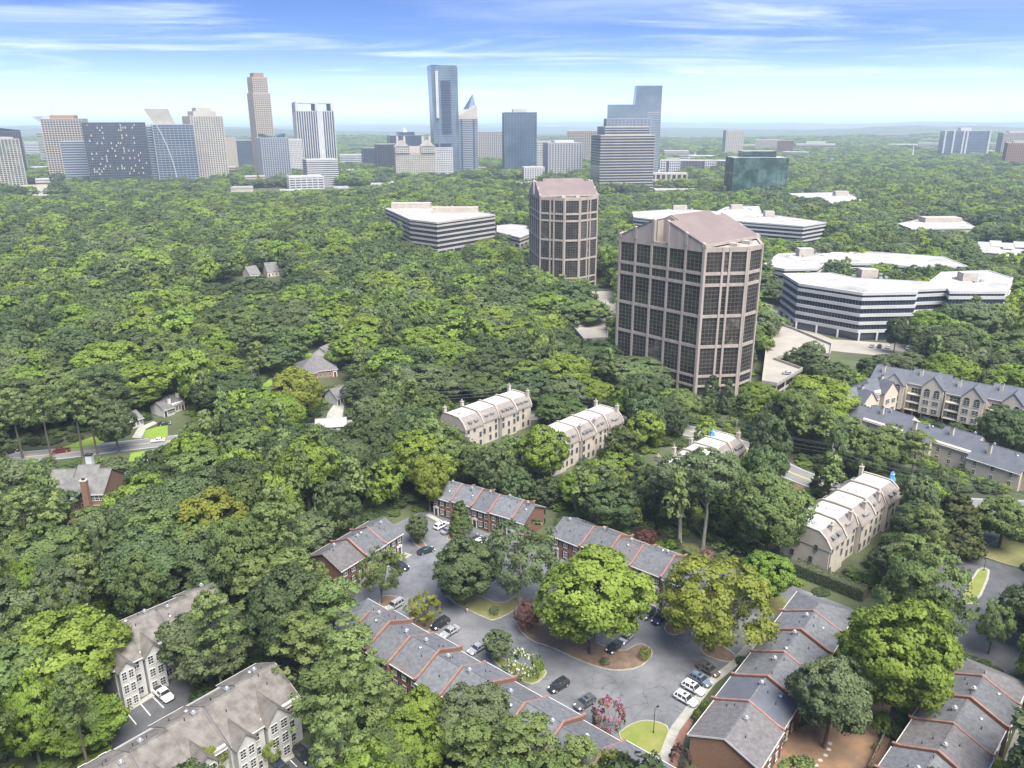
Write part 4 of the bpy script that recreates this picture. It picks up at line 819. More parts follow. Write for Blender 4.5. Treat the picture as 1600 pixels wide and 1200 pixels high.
MB().box(-w_ * .72, -w_ * .3, -d_/2, d_/2, h + 4, h + 4.8).build('canopy', 'panel_cream', t); MB().cyl((-w_ * .28, 0, h + 1), (-w_ * .28, 0, h + 26), .6, .15, 6).build('mast', 'metal_grey', t)
q = MB()
for k in range(5): q.cyl((-w_ * .68, -d_ * .45 + k * d_ * .22, h + 4), (-w_ * .45, -d_ * .45 + k * d_ * .22, h - 9), .4, .4, 5)
q.build('canopy_brace', 'panel_cream', t)
skyb('blue grey ribbon window office building in front of the beige antenna tower', 110, 165, 294, 221, -8, 'glass_blue', 'mullion_pale', 4.0, bf=.34, dr=.6, **OF)
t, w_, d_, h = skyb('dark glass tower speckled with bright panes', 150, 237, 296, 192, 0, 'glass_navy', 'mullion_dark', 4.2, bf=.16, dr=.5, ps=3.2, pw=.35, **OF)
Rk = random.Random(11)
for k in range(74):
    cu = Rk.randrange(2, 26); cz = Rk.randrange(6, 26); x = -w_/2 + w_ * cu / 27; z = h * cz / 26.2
    MB().box(x, x + 1.7, -d_/2 - .75, -d_/2 - .32, z, z + 3.3).build('glint_pane', 'panel_cream', t)  # pale boxes stand in for panes brightened by reflection
t, w_, d_, h = skyb('blue grey ribbon glass office building right of the speckled tower', 229, 266, 294, 198, 4, 'glass_blue', 'mullion_pale', 4, bf=.3, dr=.8, **OF)
t, w_, d_, h = skyb('blue glass tower with a curved edge and a slanted cream sail on top', 252, 312, 294, 195, 4, 'glass_blue', 'mullion_pale', 4, bf=.18, ps=6, pw=.4, dr=.6)
MB().hexa([(-w_ * .42, -4, h + 1), (w_ * .08, -4, h + 1), (w_ * .08, 2, h + 1), (-w_ * .42, 2, h + 1)], [(-w_ * .66, -7, h + 26), (-w_ * .06, -7, h + 26), (-w_ * .06, -5, h + 26), (-w_ * .66, -5, h + 26)]).build('sail', 'panel_cream', t)
q = MB()
for k in range(14): z0, z1 = h * k / 14, h * (k + 1) / 14; x0, x1 = [-w_ * .42 + w_ * .34 * (1 - (z / h) ** 2) for z in (z0, z1)]; q.hexa([(x0, -d_/2 - 1.6, z0), (x0 + 2, -d_/2 - 1.6, z0), (x0 + 2, -d_/2 - .45, z0), (x0, -d_/2 - .45, z0)], [(x1, -d_/2 - 1.6, z1), (x1 + 2, -d_/2 - 1.6, z1), (x1 + 2, -d_/2 - .45, z1), (x1, -d_/2 - .45, z1)])
q.build('curved_fin', 'mullion_pale', t)
t, w_, d_, h = skyb('cream residential tower with vertical balcony bays and stepped crown', 300, 358, 290, 182, 18, 'glass_dark', 'panel_cream', 3.2, bf=.42, ps=4.2, pw=1.9, dr=.8, crown=(.36, 9)); MB().box(-w_ * .24, w_ * .24, -d_ * .24, d_ * .24, h + 9.05, h + 15).build('crown', 'panel_cream', t)
skyb('tan slab building behind the blue glass block', 352, 374, 276, 216, 0, 'stucco_trim', 'stucco_trim', 5, bf=.5, **OF)
skyb('dark blue glass office block left of the brown tower', 369, 410, 270, 220, 6, 'glass_blue', 'mullion_dark', 4, bf=.15, ps=4, pw=.4, **OF)
t, w_, d_, h = skyb('slender tall brown residential tower stepping in toward its top', 401, 434, 284, 146, 20, 'glass_dark', 'stucco_trim', 3.4, bf=.5, ps=3.6, pw=1.5, dr=1.0); facade(t, w_ * .86, d_ * .86, h + 1.2, h + 28, 8, 'glass_dark', 'stucco_trim', .5, 3.4, 1.4); MB().box(-w_ * .3, w_ * .3, -d_ * .3, d_ * .3, h + 29.1, h + 36).build('crown', 'brick_tan', t)
t, w_, d_, h = skyb('pale grey gridded apartment tower with a green winged roof', 406, 456, 288, 216, 14, 'glass_blue', 'mullion_pale', 3.2, bf=.25, ps=4, pw=1.2, dr=.9)
for s in (-1, 1): MB().hexa([(0, -d_ * .4, h + 1.1), (s * w_ * .4, -d_ * .4, h + 1.1), (s * w_ * .4, d_ * .3, h + 1.1), (0, d_ * .3, h + 1.1)][::s], [(0, -d_ * .4, h + 2), (s * w_ * .42, -d_ * .4, h + 8), (s * w_ * .42, d_ * .3, h + 8), (0, d_ * .3, h + 2)][::s]).build('winged_roof', 'glass_green', t)
skyb('white slab with rows of small windows behind the gridded apartment tower', 445, 476, 280, 218, 8, 'glass_dark', 'panel_white', 3.6, bf=.5, ps=2.6, pw=1.4, **OF)
t, w_, d_, h = skyb('white tower with a big framed top opening and striped facade', 466, 528, 276, 174, 10, 'glass_navy', 'panel_white', 3.4, bf=0, ps=4.6, pw=1.7, dr=.6)
for x in (-w_ * .47, w_ * .05, w_ * .47): MB().box(x - 3, x + 3, -d_ * .52, d_ * .52, h + 1.1, h + 15).build('frame_post', 'panel_white', t)
MB().box(-w_/2, w_/2, -d_ * .52, d_ * .52, h + 15.01, h + 18).build('frame_beam', 'panel_white', t); MB().box(w_ * .04, w_ * .2, -d_ * .54, -d_ * .48, 0, h).build('white_panel', 'panel_white', t)
skyb('white layered parking podium at the foot of the white striped tower', 476, 530, 292, 250, 12, 'shade_void', 'panel_white', 3.4, bf=.5, dr=.7, name='parking_garage', cat='garage')
skyb('low white parking garage in front of the white podium', 450, 506, 296, 277, 6, 'shade_void', 'panel_white', 4, bf=.5, ps=9, pw=1.5, name='parking_garage', cat='garage')
skyb('small white ribbon window building right of the striped tower', 533, 566, 266, 242, 0, 'glass_blue', 'panel_white', 4, bf=.5, **OF)
skyb('low red brick building with flat roof between the white towers and black glass', 534, 580, 279, 267, 0, 'brick', 'brick', 5, bf=.6, **OF)
skyb('black glass office building with flat stepped left part', 567, 594, 268, 232, 8, 'glass_navy', 'mullion_dark', 4, bf=.1, ps=5, pw=.3, **OF)
skyb('taller black glass office building joined to the stepped one', 588, 626, 274, 226, 8, 'glass_navy', 'mullion_dark', 4, bf=.1, ps=5, pw=.3, **OF)
t, w_, d_, h = skyb('dark tower with a small glass pyramid on top', 606, 662, 258, 212, 8, 'glass_navy', 'mullion_dark', 4, bf=.12, **OF)
MB().box(-w_ * .22, w_ * .28, -d_ * .3, d_ * .3, h + 1.1, h + 9).build('upper_floors', 'glass_navy', t); MB().hexa([(-5, -5, h + 9.05), (7, -5, h + 9.05), (7, 7, h + 9.05), (-5, 7, h + 9.05)], [(.9, .9, h + 20), (1.1, .9, h + 20), (1.1, 1.1, h + 20), (.9, 1.1, h + 20)]).build('pyramid', 'glass_pale', t)
t, w_, d_, h = skyb('beige residential block with gables and square corner turrets', 618, 681, 284, 240, 6, 'glass_dark', 'panel_cream', 3.4, bf=.5, ps=3.4, pw=1.7, dr=.5)
for s in (-1, 1):
    x0, x1 = sorted((s * w_ * .5, s * w_ * .16)); facade(t, x1 - x0, d_ * 1.12, h + 1.2, h + 12, 3, 'glass_dark', 'panel_cream', .5, 3.4, 1.7, cx=(x0 + x1) / 2); q = MB(); xm = (x0 + x1) / 2; y0, y1 = -d_ * .6, d_ * .6
    q.v += [(x0, y0, h + 13.2), (x1, y0, h + 13.2), (xm, y0, h + 24), (x0, y1, h + 13.2), (x1, y1, h + 13.2), (xm, y1, h + 24)]; q.f += [(0, 1, 2), (5, 4, 3), (0, 2, 5, 3), (1, 4, 5, 2), (0, 3, 4, 1)]; q.build('gable_roof', 'panel_cream', t)
    for sx in (-1, 1): MB().box(xm + sx * w_ * .09 - 2, xm + sx * w_ * .09 + 2, d_ * .2, d_ * .35, h + 15, h + 31).build('turret', 'panel_cream', t)
q = MB(); q.v += [(-w_ * .16, -d_/2, h + 1.2), (w_ * .16, -d_/2, h + 1.2), (w_ * .16, 0, h + 13), (-w_ * .16, 0, h + 13), (-w_ * .16, d_/2, h + 1.2), (w_ * .16, d_/2, h + 1.2)]; q.f += [(0, 1, 2, 3), (3, 2, 5, 4), (0, 3, 4), (1, 5, 2), (0, 4, 5, 1)]; q.build('middle_roof', 'shingle_tan', t)
skyb('grey gridded office building between the gabled block and spire tower', 679, 708, 282, 231, 3, 'glass_dark', 'panel_white', 4, bf=.5, ps=3.4, pw=1.5, crown=(.46, 8, 'glass_navy'), **OF)
# tallest glass tower, leaning faces
t, w_, d_, h = sky_thing('tallest blue glass tower with a rounded corner and slanted top', 673, 720, 282, 101, 10, .9)
prof = [(-.5, -.42), (-.32, -.5), (.38, -.5), (.5, -.36), (.5, .5), (-.5, .5)]; q = MB(); nz = 48; lv = []
for k in range(nz + 1):
    z = h * k / nz; f = .84 + .16 * min(1, k / nz * 1.05); q.v += [(w_ * (u if u > 0 else u * f), d_ * v, z * (1 if u < .3 else .985)) for u, v in prof]
for k in range(nz):
    for i in range(6): q.f.append((k * 6 + i, k * 6 + (i + 1) % 6, k * 6 + 6 + (i + 1) % 6, k * 6 + 6 + i))
q.f.append(tuple(range(nz * 6, nz * 6 + 6))); q.build('glass_shaft', 'glass_pale', t); q = MB()
for k in range(1, nz + 1):
    z = h * k / nz - 1.2; f = .84 + .16 * min(1, k / nz); p = [(w_ * (u if u > 0 else u * f) * 1.006, d_ * v * 1.006) for u, v in prof]; q.prism(p, z - .5, z + .35)
tag(q.build('floor_lines', 'glass_blue', t), kind='stuff'); MB().box(-w_ * .36, -w_ * .26, -d_ * .56, -d_ * .48, h * .55, h * .95).build('white_fin', 'panel_white', t)
q = MB()
for k in range(30): z = h * (.42 + .46 * k / 30); q.box(-w_ * .16, w_ * .2, -d_ * .53, -d_ * .49, z, z + .9)
tag(q.build('louvres', 'glass_navy', t), kind='stuff')
t, w_, d_, h = skyb('glass residential tower with a sloping top and pointed glass spire', 704, 748, 279, 186, 24, 'glass_blue', 'mullion_pale', 3.4, bf=.38, dr=.9)
MB().hexa([(-w_/2, -d_/2, h + 1.1), (w_/2, -d_/2, h + 1.1), (w_/2, d_/2, h + 1.1), (-w_/2, d_/2, h + 1.1)], [(-w_/2, -d_/2, h + 4), (w_ * .48, -d_/2, h + 26), (w_ * .48, d_/2, h + 26), (-w_/2, d_/2, h + 4)]).build('sloped_top', 'panel_cream', t); MB().hexa([(w_ * .1, -d_ * .4, h + 15), (w_ * .5, -d_ * .4, h + 15), (w_ * .5, d_ * .4, h + 15), (w_ * .1, d_ * .4, h + 15)], [(w_ * .46, -.5, h + 46), (w_ * .5, -.5, h + 46), (w_ * .5, .5, h + 46), (w_ * .46, .5, h + 46)]).build('spire', 'glass_pale', t)
for s in (-1, 1): MB().box(s * w_ * .3 - 2, s * w_ * .3 + 2, -d_/2 - .6, -d_/2 - .32, 0, h).build('glass_strip', 'glass_blue', t)
skyb('beige ribbed office block right of the spire tower', 743, 786, 256, 206, 4, 'glass_blue', 'stucco_trim', 4.2, bf=.2, ps=5, pw=2.2, **OF)
skyb('blue green glass tower with a beige penthouse', 785, 838, 278, 176, 6, 'glass_blue', 'glass_pale', 4.0, bf=.16, ps=5.5, pw=.7, dr=.8, crown=(.22, 7, 'panel_cream'))
skyb('small white building right of the blue green glass tower', 838, 862, 272, 221, 0, 'glass_dark', 'panel_white', 3.6, bf=.5, ps=3.2, pw=1.4, **OF)
t, w_, d_, h = skyb('grey and white apartment tower with dark window stacks', 848, 908, 284, 224, 16, 'glass_dark', 'mullion_pale', 3.3, bf=.4, ps=5, pw=2.6, dr=.6, crown=(.3, 5, 'panel_white'))
skyb('low white building left of the grey and white apartment tower', 816, 850, 287, 262, 8, 'glass_dark', 'panel_white', 3.6, bf=.5, ps=4, pw=1.8, **OF)
skyb('low white pavilion below the grey and white apartment tower', 786, 846, 302, 288, 8, 'glass_dark', 'panel_white', 4, bf=.5, ps=8, pw=2, roof='roof_white', **OF)
skyb('brown flat topped office block behind the dark banded tower', 885, 934, 258, 205, 2, 'glass_dark', 'stucco_trim', 4, bf=.3, ps=5, pw=2, **OF)
t, w_, d_, h = skyb('dark office tower with white floor bands in the centre right', 920, 1019, 304, 212, 16, 'glass_navy', 'panel_cream', 4.1, bf=.34, dr=.7, pr=.5); facade(t, w_ * .82, d_ * .8, h + 1.2, h + 12, 3, 'glass_navy', 'panel_cream', .3)
t, w_, d_, h = skyb('glass office tower with a curtain wall screen behind the dark banded tower', 940, 1012, 288, 186, 8, 'glass_pale', 'mullion_pale', 4.0, bf=.2, ps=6, pw=.8, dr=.6); MB().box(-w_/2, w_ * .42, -d_/2, -d_/2 + 1.2, h + 1.1, h + 24).build('glass_screen', 'glass_pale', t)
t, w_, d_, h = skyb('grey glass tower with a slanted flat crown, tallest on the right', 982, 1027, 286, 176, 8, 'glass_pale', 'mullion_pale', 4.0, bf=.25, dr=.8); MB().hexa([(-w_ * .5, -d_/2, h + 1.1), (w_/2, -d_/2, h + 1.1), (w_/2, d_/2, h + 1.1), (-w_ * .5, d_/2, h + 1.1)], [(-w_ * .44, -d_/2, h + 45), (w_/2, -d_/2, h + 45), (w_/2, d_ * .3, h + 45), (-w_ * .44, d_ * .3, h + 45)]).build('slanted_crown', 'glass_pale', t)
t, w_, d_, h = skyb('white and charcoal mid rise apartments with a parking base', 1030, 1132, 277, 252, 2, 'glass_navy', 'mullion_dark', 3.4, bf=.35, ps=6, pw=2, dr=.4, roof='roof_cream', name='apartment_building', cat='apartments')
for f0, f1 in ((-.5, -.42), (-.36, -.2), (.18, .34)): facade(t, w_ * (f1 - f0), 3, 8, h + 1, 5, 'glass_dark', 'panel_white', .45, 4, 1.6, cx=w_ * (f0 + f1) / 2, cy=-d_/2 - 1)
skyb('low white columned building in front of the mid rise apartments', 1014, 1072, 293, 272, 4, 'glass_dark', 'panel_cream', 9, bf=.25, ps=8, pw=3, dr=.5, roof='roof_cream', **OF)
skyb('low flat white building with grey wall left of the green glass office', 1020, 1098, 306, 298, 8, 'glass_dark', 'panel_cream', 4, bf=.5, dr=.4, roof='roof_white', **OF)
t, w_, d_, h = skyb('green mirrored glass office building with a setback top floor', 1129, 1223, 318, 248, 14, 'glass_green', 'glass_green', 4, bf=.12, ps=6, pw=.35, dr=.7, roof='roof_white', **OF); facade(t, w_ * .62, d_ * .55, h + 1.2, h + 8, 2, 'glass_dark', 'glass_green', .3)
t, w_, d_, h = skyb('cream residential tower standing alone beyond the green glass office', 1128, 1158, 248, 204, 12, 'glass_dark', 'panel_cream', 3.6, bf=.4, ps=5, pw=3, dr=.8)
skyb('brown and blue brick apartments, left of a pair beyond the green office', 1180, 1216, 241, 219, 0, 'glass_navy', 'stucco_trim', 4, bf=.5, ps=6, pw=3, name='apartment_building', cat='apartments')
skyb('brown brick apartments, right of a pair beyond the green office', 1214, 1236, 246, 220, 0, 'glass_navy', 'brick', 4, bf=.5, ps=6, pw=3, name='apartment_building', cat='apartments')
skyb('square brown office block standing in the woods right of the brown pair', 1244, 1302, 240, 226, 0, 'glass_dark', 'stucco_trim', 5, bf=.5, crown=(.25, 9, 'panel_cream'), **OF)
t, w_, d_, h = skyb('white framed blue glass twin slab tower on the right', 1466, 1535, 250, 205, 14, 'glass_blue', 'mullion_pale', 4, bf=.14, dr=.55)
for x in (-.5, -.3, -.08, .0, .5): MB().box(w_ * x - 2.2, w_ * x + 2.2, -d_/2 - 2, -d_/2 - .4, 0, h + 4).build('white_fin', 'panel_white', t)
MB().box(-w_ * .14, w_ * .1, -d_ * .3, d_ * .3, h + 1.1, h + 9).build('lift_house', 'panel_white', t)
skyb('tan ribbed tower at the right edge', 1556, 1602, 250, 208, 14, 'glass_dark', 'panel_cream', 4, bf=.2, ps=4, pw=2, crown=(.3, 5))
skyb('red brown brick apartment tower at the right edge', 1566, 1608, 264, 224, 10, 'glass_dark', 'brick_tan', 3.6, bf=.5, ps=4, pw=2, crown=(.3, 5, 'panel_cream'))
for i, (xl, xr, yb, yt, lab) in enumerate(((1369, 1392, 224, 210, 'left one of two small brown blocks on the right horizon'), (1394, 1416, 224, 210, 'right one of two small brown blocks on the right horizon'))): skyb(lab, xl, xr, yb, yt, 0, 'glass_dark', 'stucco_trim', 5, bf=.5, **OF)
skyb('low pale grey office building left of the white church spire', 1390, 1432, 236, 226, 0, 'glass_dark', 'panel_white', 5, bf=.5, **OF)
skyb('cream low rise block left of the blue glass twin slab', 1434, 1466, 240, 224, 0, 'glass_dark', 'panel_cream', 5, bf=.6, **OF)
t, w_, d_, h = sky_thing('white church with a steep spire in the right woods', 1412, 1436, 253, 240, 0, .7, 'church', 'church'); MB().box(-w_/2, w_/2, -d_/2, d_/2, -.05, 7).build('nave', 'panel_white', t); q = MB(); q.v += [(-w_ * .55, -d_ * .55, 7), (w_ * .55, -d_ * .55, 7), (w_ * .55, d_ * .55, 7), (-w_ * .55, d_ * .55, 7), (0, -d_ * .3, 18), (0, d_ * .3, 18)]; q.f += [(0, 1, 4), (1, 2, 5, 4), (2, 3, 5), (3, 0, 4, 5), (3, 2, 1, 0)]; q.build('roof', 'roof_grey', t); MB().cyl((0, 0, 8), (0, 0, 52), 3.4, .15, 8).build('spire', 'panel_white', t)
# low buildings scattered at the feet of the towers
LOW = [(45, 68, 252, 222, 'pale blue white office block between the left edge towers', 'panel_white', 4), (40, 98, 276, 262, 'long low white store behind the left edge trees', 'panel_cream', 1), (372, 402, 287, 272, 'tan terraced apartments below the blue glass block', 'panel_cream', 4), (384, 415, 292, 276, 'tan stepped apartments at the foot of the brown tower', 'stucco_trim', 4), (362, 395, 300, 293, 'pale hipped roof house left of the gridded apartment tower', 'panel_cream', 1), (438, 470, 304, 298, 'low pale roof below the white garage', 'panel_white', 1), (580, 618, 299, 288, 'white arcaded house in the trees below the gabled block', 'panel_white', 2), (588, 612, 284, 278, 'low grey roofed shop left of the gabled block', 'panel_white', 1), (742, 760, 276, 262, 'small dark house right of the spire tower', 'stucco_trim', 3), (755, 800, 262, 256, 'long flat roofed hall right of the ribbed block', 'roof_grey', 1), (1085, 1128, 246, 240, 'low pale sheds behind the mid rise apartments', 'panel_cream', 1), (1225, 1240, 262, 252, 'small white building behind the green glass office', 'panel_white', 2), (1520, 1560, 246, 236, 'low cream building between the twin slab and the tan tower', 'panel_cream', 2), (1548, 1566, 262, 254, 'small white house left of the brick tower', 'panel_white', 1), (1442, 1470, 260, 252, 'pale domed hall roof in the right woods', 'panel_white', 1), (1384, 1412, 248, 242, 'low white church hall left of the spire', 'panel_white', 1), (528, 550, 268, 258, 'grey flat block behind the red brick building', 'panel_white', 3), (1300, 1345, 236, 228, 'low warehouse roof in the hazy woods', 'panel_white', 1), (1345, 1366, 228, 221, 'tiny pale block on the hazy right horizon', 'panel_white', 2),
    (560, 590, 288, 280, 'grey roofed row left of the white arcaded house', 'stucco_trim', 2), (330, 362, 292, 284, 'low tan block at the foot of the cream residential tower', 'panel_cream', 2), (640, 700, 262, 250, 'mid rise grey block behind the gabled residential block', 'mullion_pale', 4), (535, 566, 244, 238, 'white hall on the hazy slope behind the striped tower', 'panel_white', 1), (800, 830, 254, 246, 'pale block behind the blue green glass tower', 'panel_white', 3), (845, 884, 262, 240, 'beige mid rise behind the grey and white apartments', 'panel_cream', 4), (1030, 1062, 258, 248, 'pale mid rise right of the slanted crown tower', 'panel_cream', 3), (1062, 1100, 250, 243, 'white warehouse beyond the mid rise apartments', 'panel_white', 1), (1160, 1182, 238, 226, 'pale block right of the lone cream tower', 'panel_white', 3), (1100, 1128, 234, 228, 'small white block left of the lone cream tower', 'panel_white', 2), (1262, 1296, 228, 222, 'hazy white block above the square brown office', 'panel_white', 2), (1310, 1340, 224, 218, 'hazy pale block left of the two brown horizon blocks', 'panel_white', 2), (1418, 1452, 218, 212, 'hazy long block right of the two brown horizon blocks', 'panel_white', 2), (1500, 1530, 222, 214, 'pale block behind the twin slab tower', 'panel_cream', 2), (1470, 1500, 268, 262, 'low cream roof in the trees below the twin slab', 'panel_cream', 1), (100, 112, 300, 292, 'small pale shed before the ribbon window offices', 'panel_white', 1), (270, 300, 300, 294, 'flat white canopy before the curved edge tower', 'panel_white', 1), (520, 545, 300, 293, 'small grey shop below the white podium', 'panel_white', 1), (655, 676, 240, 228, 'hazy mid rise left of the tallest tower', 'stucco_trim', 3), (848, 872, 202, 196, 'tiny white block on the horizon', 'panel_white', 1), (878, 900, 200, 195, 'tiny pale tower group on the horizon', 'panel_white', 1),
    (1036, 1075, 252, 236, 'tan mid rise behind the white and charcoal apartments', 'panel_cream', 5), (1078, 1122, 256, 244, 'cream mid rise behind the right half of the charcoal apartments', 'panel_cream', 4), (1222, 1262, 250, 238, 'grey mid rise behind the woods right of the green glass office', 'mullion_pale', 4), (1262, 1300, 258, 249, 'white low rise in the woods below the square brown office', 'panel_white', 2), (1322, 1362, 250, 243, 'pale school roof in the right woods', 'panel_white', 2), (1160, 1200, 256, 246, 'pale terrace behind the green glass office', 'panel_cream', 3), (862, 900, 290, 281, 'white flat roofed block below the grey and white tower', 'panel_white', 3), (700, 742, 292, 284, 'low pale block in the trees below the spire tower', 'panel_white', 2), (548, 582, 262, 248, 'blue grey mid rise behind the red brick building', 'mullion_pale', 4), (610, 640, 292, 285, 'grey gabled house left of the gabled block foot', 'panel_cream', 2), (430, 470, 270, 250, 'grey mid rise between the gridded tower and the white slab', 'mullion_pale', 4), (338, 372, 282, 262, 'brown mid rise right of the cream residential tower', 'stucco_trim', 4), (60, 100, 290, 280, 'pale garage between the left edge tower and antenna tower', 'panel_cream', 2), (760, 786, 284, 272, 'blue grey block left of the blue green glass tower foot', 'mullion_pale', 3), (1440, 1468, 232, 218, 'blue grey mid rise left of the twin slab', 'mullion_pale', 4), (1534, 1560, 238, 224, 'cream mid rise right of the twin slab', 'panel_cream', 3)]
for xl, xr, yb, yt, lab, band, nf in LOW: skyb(lab, xl, xr, yb, yt, random.uniform(-10, 10), 'glass_dark', band, 4.5 if nf > 1 else 12, bf=.5 if nf > 1 else .8, dr=.6, roof='roof_white', name='low_building', cat='building')
for i, (a_, b_, lab) in enumerate((((1526, 386), (1600, 392), 'nearest of the long grey roofs at the right edge'), ((1528, 377), (1602, 380), 'rear one of the long grey roofs at the right edge'))):
    A, B = P(*a_, 8), P(*b_, 8); house(lab, A, B, 9, 5, 8.5, 'panel_cream', 'roof_grey', name='low_building', widths=[9, 9, 9, 9], steps=(1.2, 2), nwin=2, doors=False, group='grey roofs at the right edge')
# ================================================================ VEHICLES
for n, c, r_, m_ in (('car_white', (.74, .74, .73), .3, 0), ('car_silver', (.46, .47, .48), .3, .5), ('car_black', (.02, .02, .022), .25, 0), ('car_bronze', (.17, .15, .125), .3, .5), ('car_blue', (.17, .22, .30), .3, .4), ('car_navy', (.025, .035, .06), .3, .2), ('car_red', (.16, .02, .015), .3, .1), ('car_grey', (.12, .125, .13), .3, .4)): mat(n, c, r_, metal=m_, spec=.6)
mat('tyre', (.02, .02, .02), .9); mat('rim', (.5, .5, .51), .35, metal=.8); mat('car_glass', (.025, .03, .034), .05, spec=.9); mat('lamp_white', (.75, .75, .72), .2); mat('lamp_red', (.45, .02, .02), .3); mat('plastic_dark', (.025, .025, .027), .6)
def loft(secs):
    q = MB(); k = len(secs[0]); q.v = [p for s in secs for p in s]
    for i in range(len(secs) - 1):
        for j in range(k): q.f.append((i * k + j, i * k + (j + 1) % k, (i + 1) * k + (j + 1) % k, (i + 1) * k + j))
    q.f.append(tuple(range(k - 1, -1, -1))); q.f.append(tuple(range((len(secs) - 1) * k, len(secs) * k))); return q
CARS = {}
def car_proto(kind):
    if kind in CARS: return CARS[kind]
    L_, W, hz, zs, zr, cab, tb = {'suv': (4.7, 1.9, .98, 1.0, 1.70, (-2.2, 1.0), .42), 'sedan': (4.75, 1.82, .80, .86, 1.43, (-1.75, 1.0), .85), 'pickup': (5.6, 2.0, 1.08, 1.12, 1.85, (-.75, 1.35), .35), 'wagon': (4.8, 1.85, .92, .98, 1.72, (-2.3, 1.15), .25)}[kind]
    parts = []; h = W / 2; g = .30 if kind in ('suv', 'pickup') else .22
    def sec(x, wb, ws, z0, zm, z1): return [(x, -wb, z0), (x, -ws, zm), (x, -ws * .93, z1), (x, ws * .93, z1), (x, ws, zm), (x, wb, z0)]
    deck = zs if kind != 'pickup' else zs - .02; tail = deck if kind not in ('sedan',) else .92
    S = [sec(-L_/2, h * .72, h * .82, g + .18, .6, tail - .12), sec(-L_/2 + .14, h * .84, h * .95, g + .05, .62, tail), sec(-L_/2 + .8, h * .9, h, g, .64, tail + (.0 if kind != 'sedan' else .02)), sec(-.3, h * .92, h, g, .64, zs), sec(cab[1], h * .92, h, g, .64, zs), sec(L_/2 - .75, h * .9, h * .98, g, .62, hz - .06), sec(L_/2 - .2, h * .82, h * .9, g + .04, .58, hz - .2), sec(L_/2, h * .62, h * .72, g + .14, .52, hz - .38)]
    parts.append(('body', loft(S).mesh('body', 'car_white'), None, []))
    c0, c1 = cab; rw = h * .74; bw = h * .925; fr = .62 if kind != 'pickup' else .5
    gl = loft([[(c0 + .02, -bw, zs - .03), (c0 + .02, bw, zs - .03), (c0 + tb, rw, zr - .07), (c0 + tb, -rw, zr - .07)][::-1], [(c1 - .02, -bw, zs - .03), (c1 - .02, bw, zs - .03), (c1 - fr, rw, zr - .07), (c1 - fr, -rw, zr - .07)][::-1]])
    parts.append(('windows', gl.mesh('windows', 'car_glass'), None, []))
    ro = loft([[(c0 + tb - .1, -rw, zr - .10), (c0 + tb - .1, rw, zr - .10), (c0 + tb + .05, rw * .9, zr - .02), (c0 + tb + .05, -rw * .9, zr - .02)][::-1], [(c0 + tb + .4, -rw - .03, zr - .08), (c0 + tb + .4, rw + .03, zr - .08), (c0 + tb + .4, rw * .92, zr), (c0 + tb + .4, -rw * .92, zr)][::-1], [(c1 - fr - .25, -rw - .03, zr - .08), (c1 - fr - .25, rw + .03, zr - .08), (c1 - fr - .25, rw * .92, zr), (c1 - fr - .25, -rw * .92, zr)][::-1], [(c1 - fr + .06, -rw, zr - .11), (c1 - fr + .06, rw, zr - .11), (c1 - fr - .02, rw * .9, zr - .04), (c1 - fr - .02, -rw * .9, zr - .04)][::-1]])
    sub = [('sunroof', MB().box(c1 - fr - .9, c1 - fr - .3, -.4, .4, zr + .001, zr + .012).mesh('sunroof', 'car_glass'))] if kind in ('suv',) else []
    if kind in ('suv', 'wagon'): sub += [('roof_rail', MB().box(c0 + tb + .2, c1 - fr - .3, s * rw * .88 - .025, s * rw * .88 + .025, zr + .001, zr + .06).mesh('roof_rail', 'plastic_dark')) for s in (-1, 1)]
    parts.append(('roof', ro.mesh('roof', 'car_white'), None, sub))
    for s in (-1, 1):
        for x0, x1, t_ in ((c0 + .06, c0 + tb, .11), (c1 - .08, c1 - fr, .06), (-.35, -.35, .06), *(((-1.35, -1.35, .06),) if kind in ('suv', 'wagon') else ())):
            q = MB().hexa([(x0 - t_, s * (bw + .012) - .012, zs - .02), (x0 + t_, s * (bw + .012) - .012, zs - .02), (x0 + t_, s * (bw + .012) + .012, zs - .02), (x0 - t_, s * (bw + .012) + .012, zs - .02)], [(x1 - t_, s * (rw + .012) - .012, zr - .08), (x1 + t_, s * (rw + .012) - .012, zr - .08), (x1 + t_, s * (rw + .012) + .012, zr - .08), (x1 - t_, s * (rw + .012) + .012, zr - .08)])
            parts.append(('pillar', q.mesh('pillar', 'car_white'), None, []))
        parts.append(('mirror', MB().box(c1 - .35, c1 - .12, s * (h + .09) - .1, s * (h + .09) + .1, zs + .02, zs + .17).mesh('mirror', 'plastic_dark'), None, []))
        parts.append(('headlight', MB().hexa([(L_/2 - .5, s * h * .8 - .12, hz - .34), (L_/2 - .12, s * h * .74 - .14, hz - .40), (L_/2 - .12, s * h * .74 + .14, hz - .40), (L_/2 - .5, s * h * .8 + .16, hz - .34)], [(L_/2 - .52, s * h * .8 - .12, hz - .1), (L_/2 - .14, s * h * .74 - .14, hz - .2), (L_/2 - .14, s * h * .74 + .14, hz - .2), (L_/2 - .52, s * h * .8 + .16, hz - .1)]).mesh('headlight', 'lamp_white'), None, []))
        parts.append(('taillight', MB().box(-L_/2 - .015, -L_/2 + .2, s * h * .74 - .14, s * h * .74 + .14, tail - .32, tail - .06).mesh('taillight', 'lamp_red'), None, []))
        parts.append(('sill', MB().box(-L_/2 + 1.4, L_/2 - 1.45, s * (h - .02) - .03, s * (h - .02) + .03, g + .0, g + .2).mesh('sill', 'plastic_dark'), None, []))
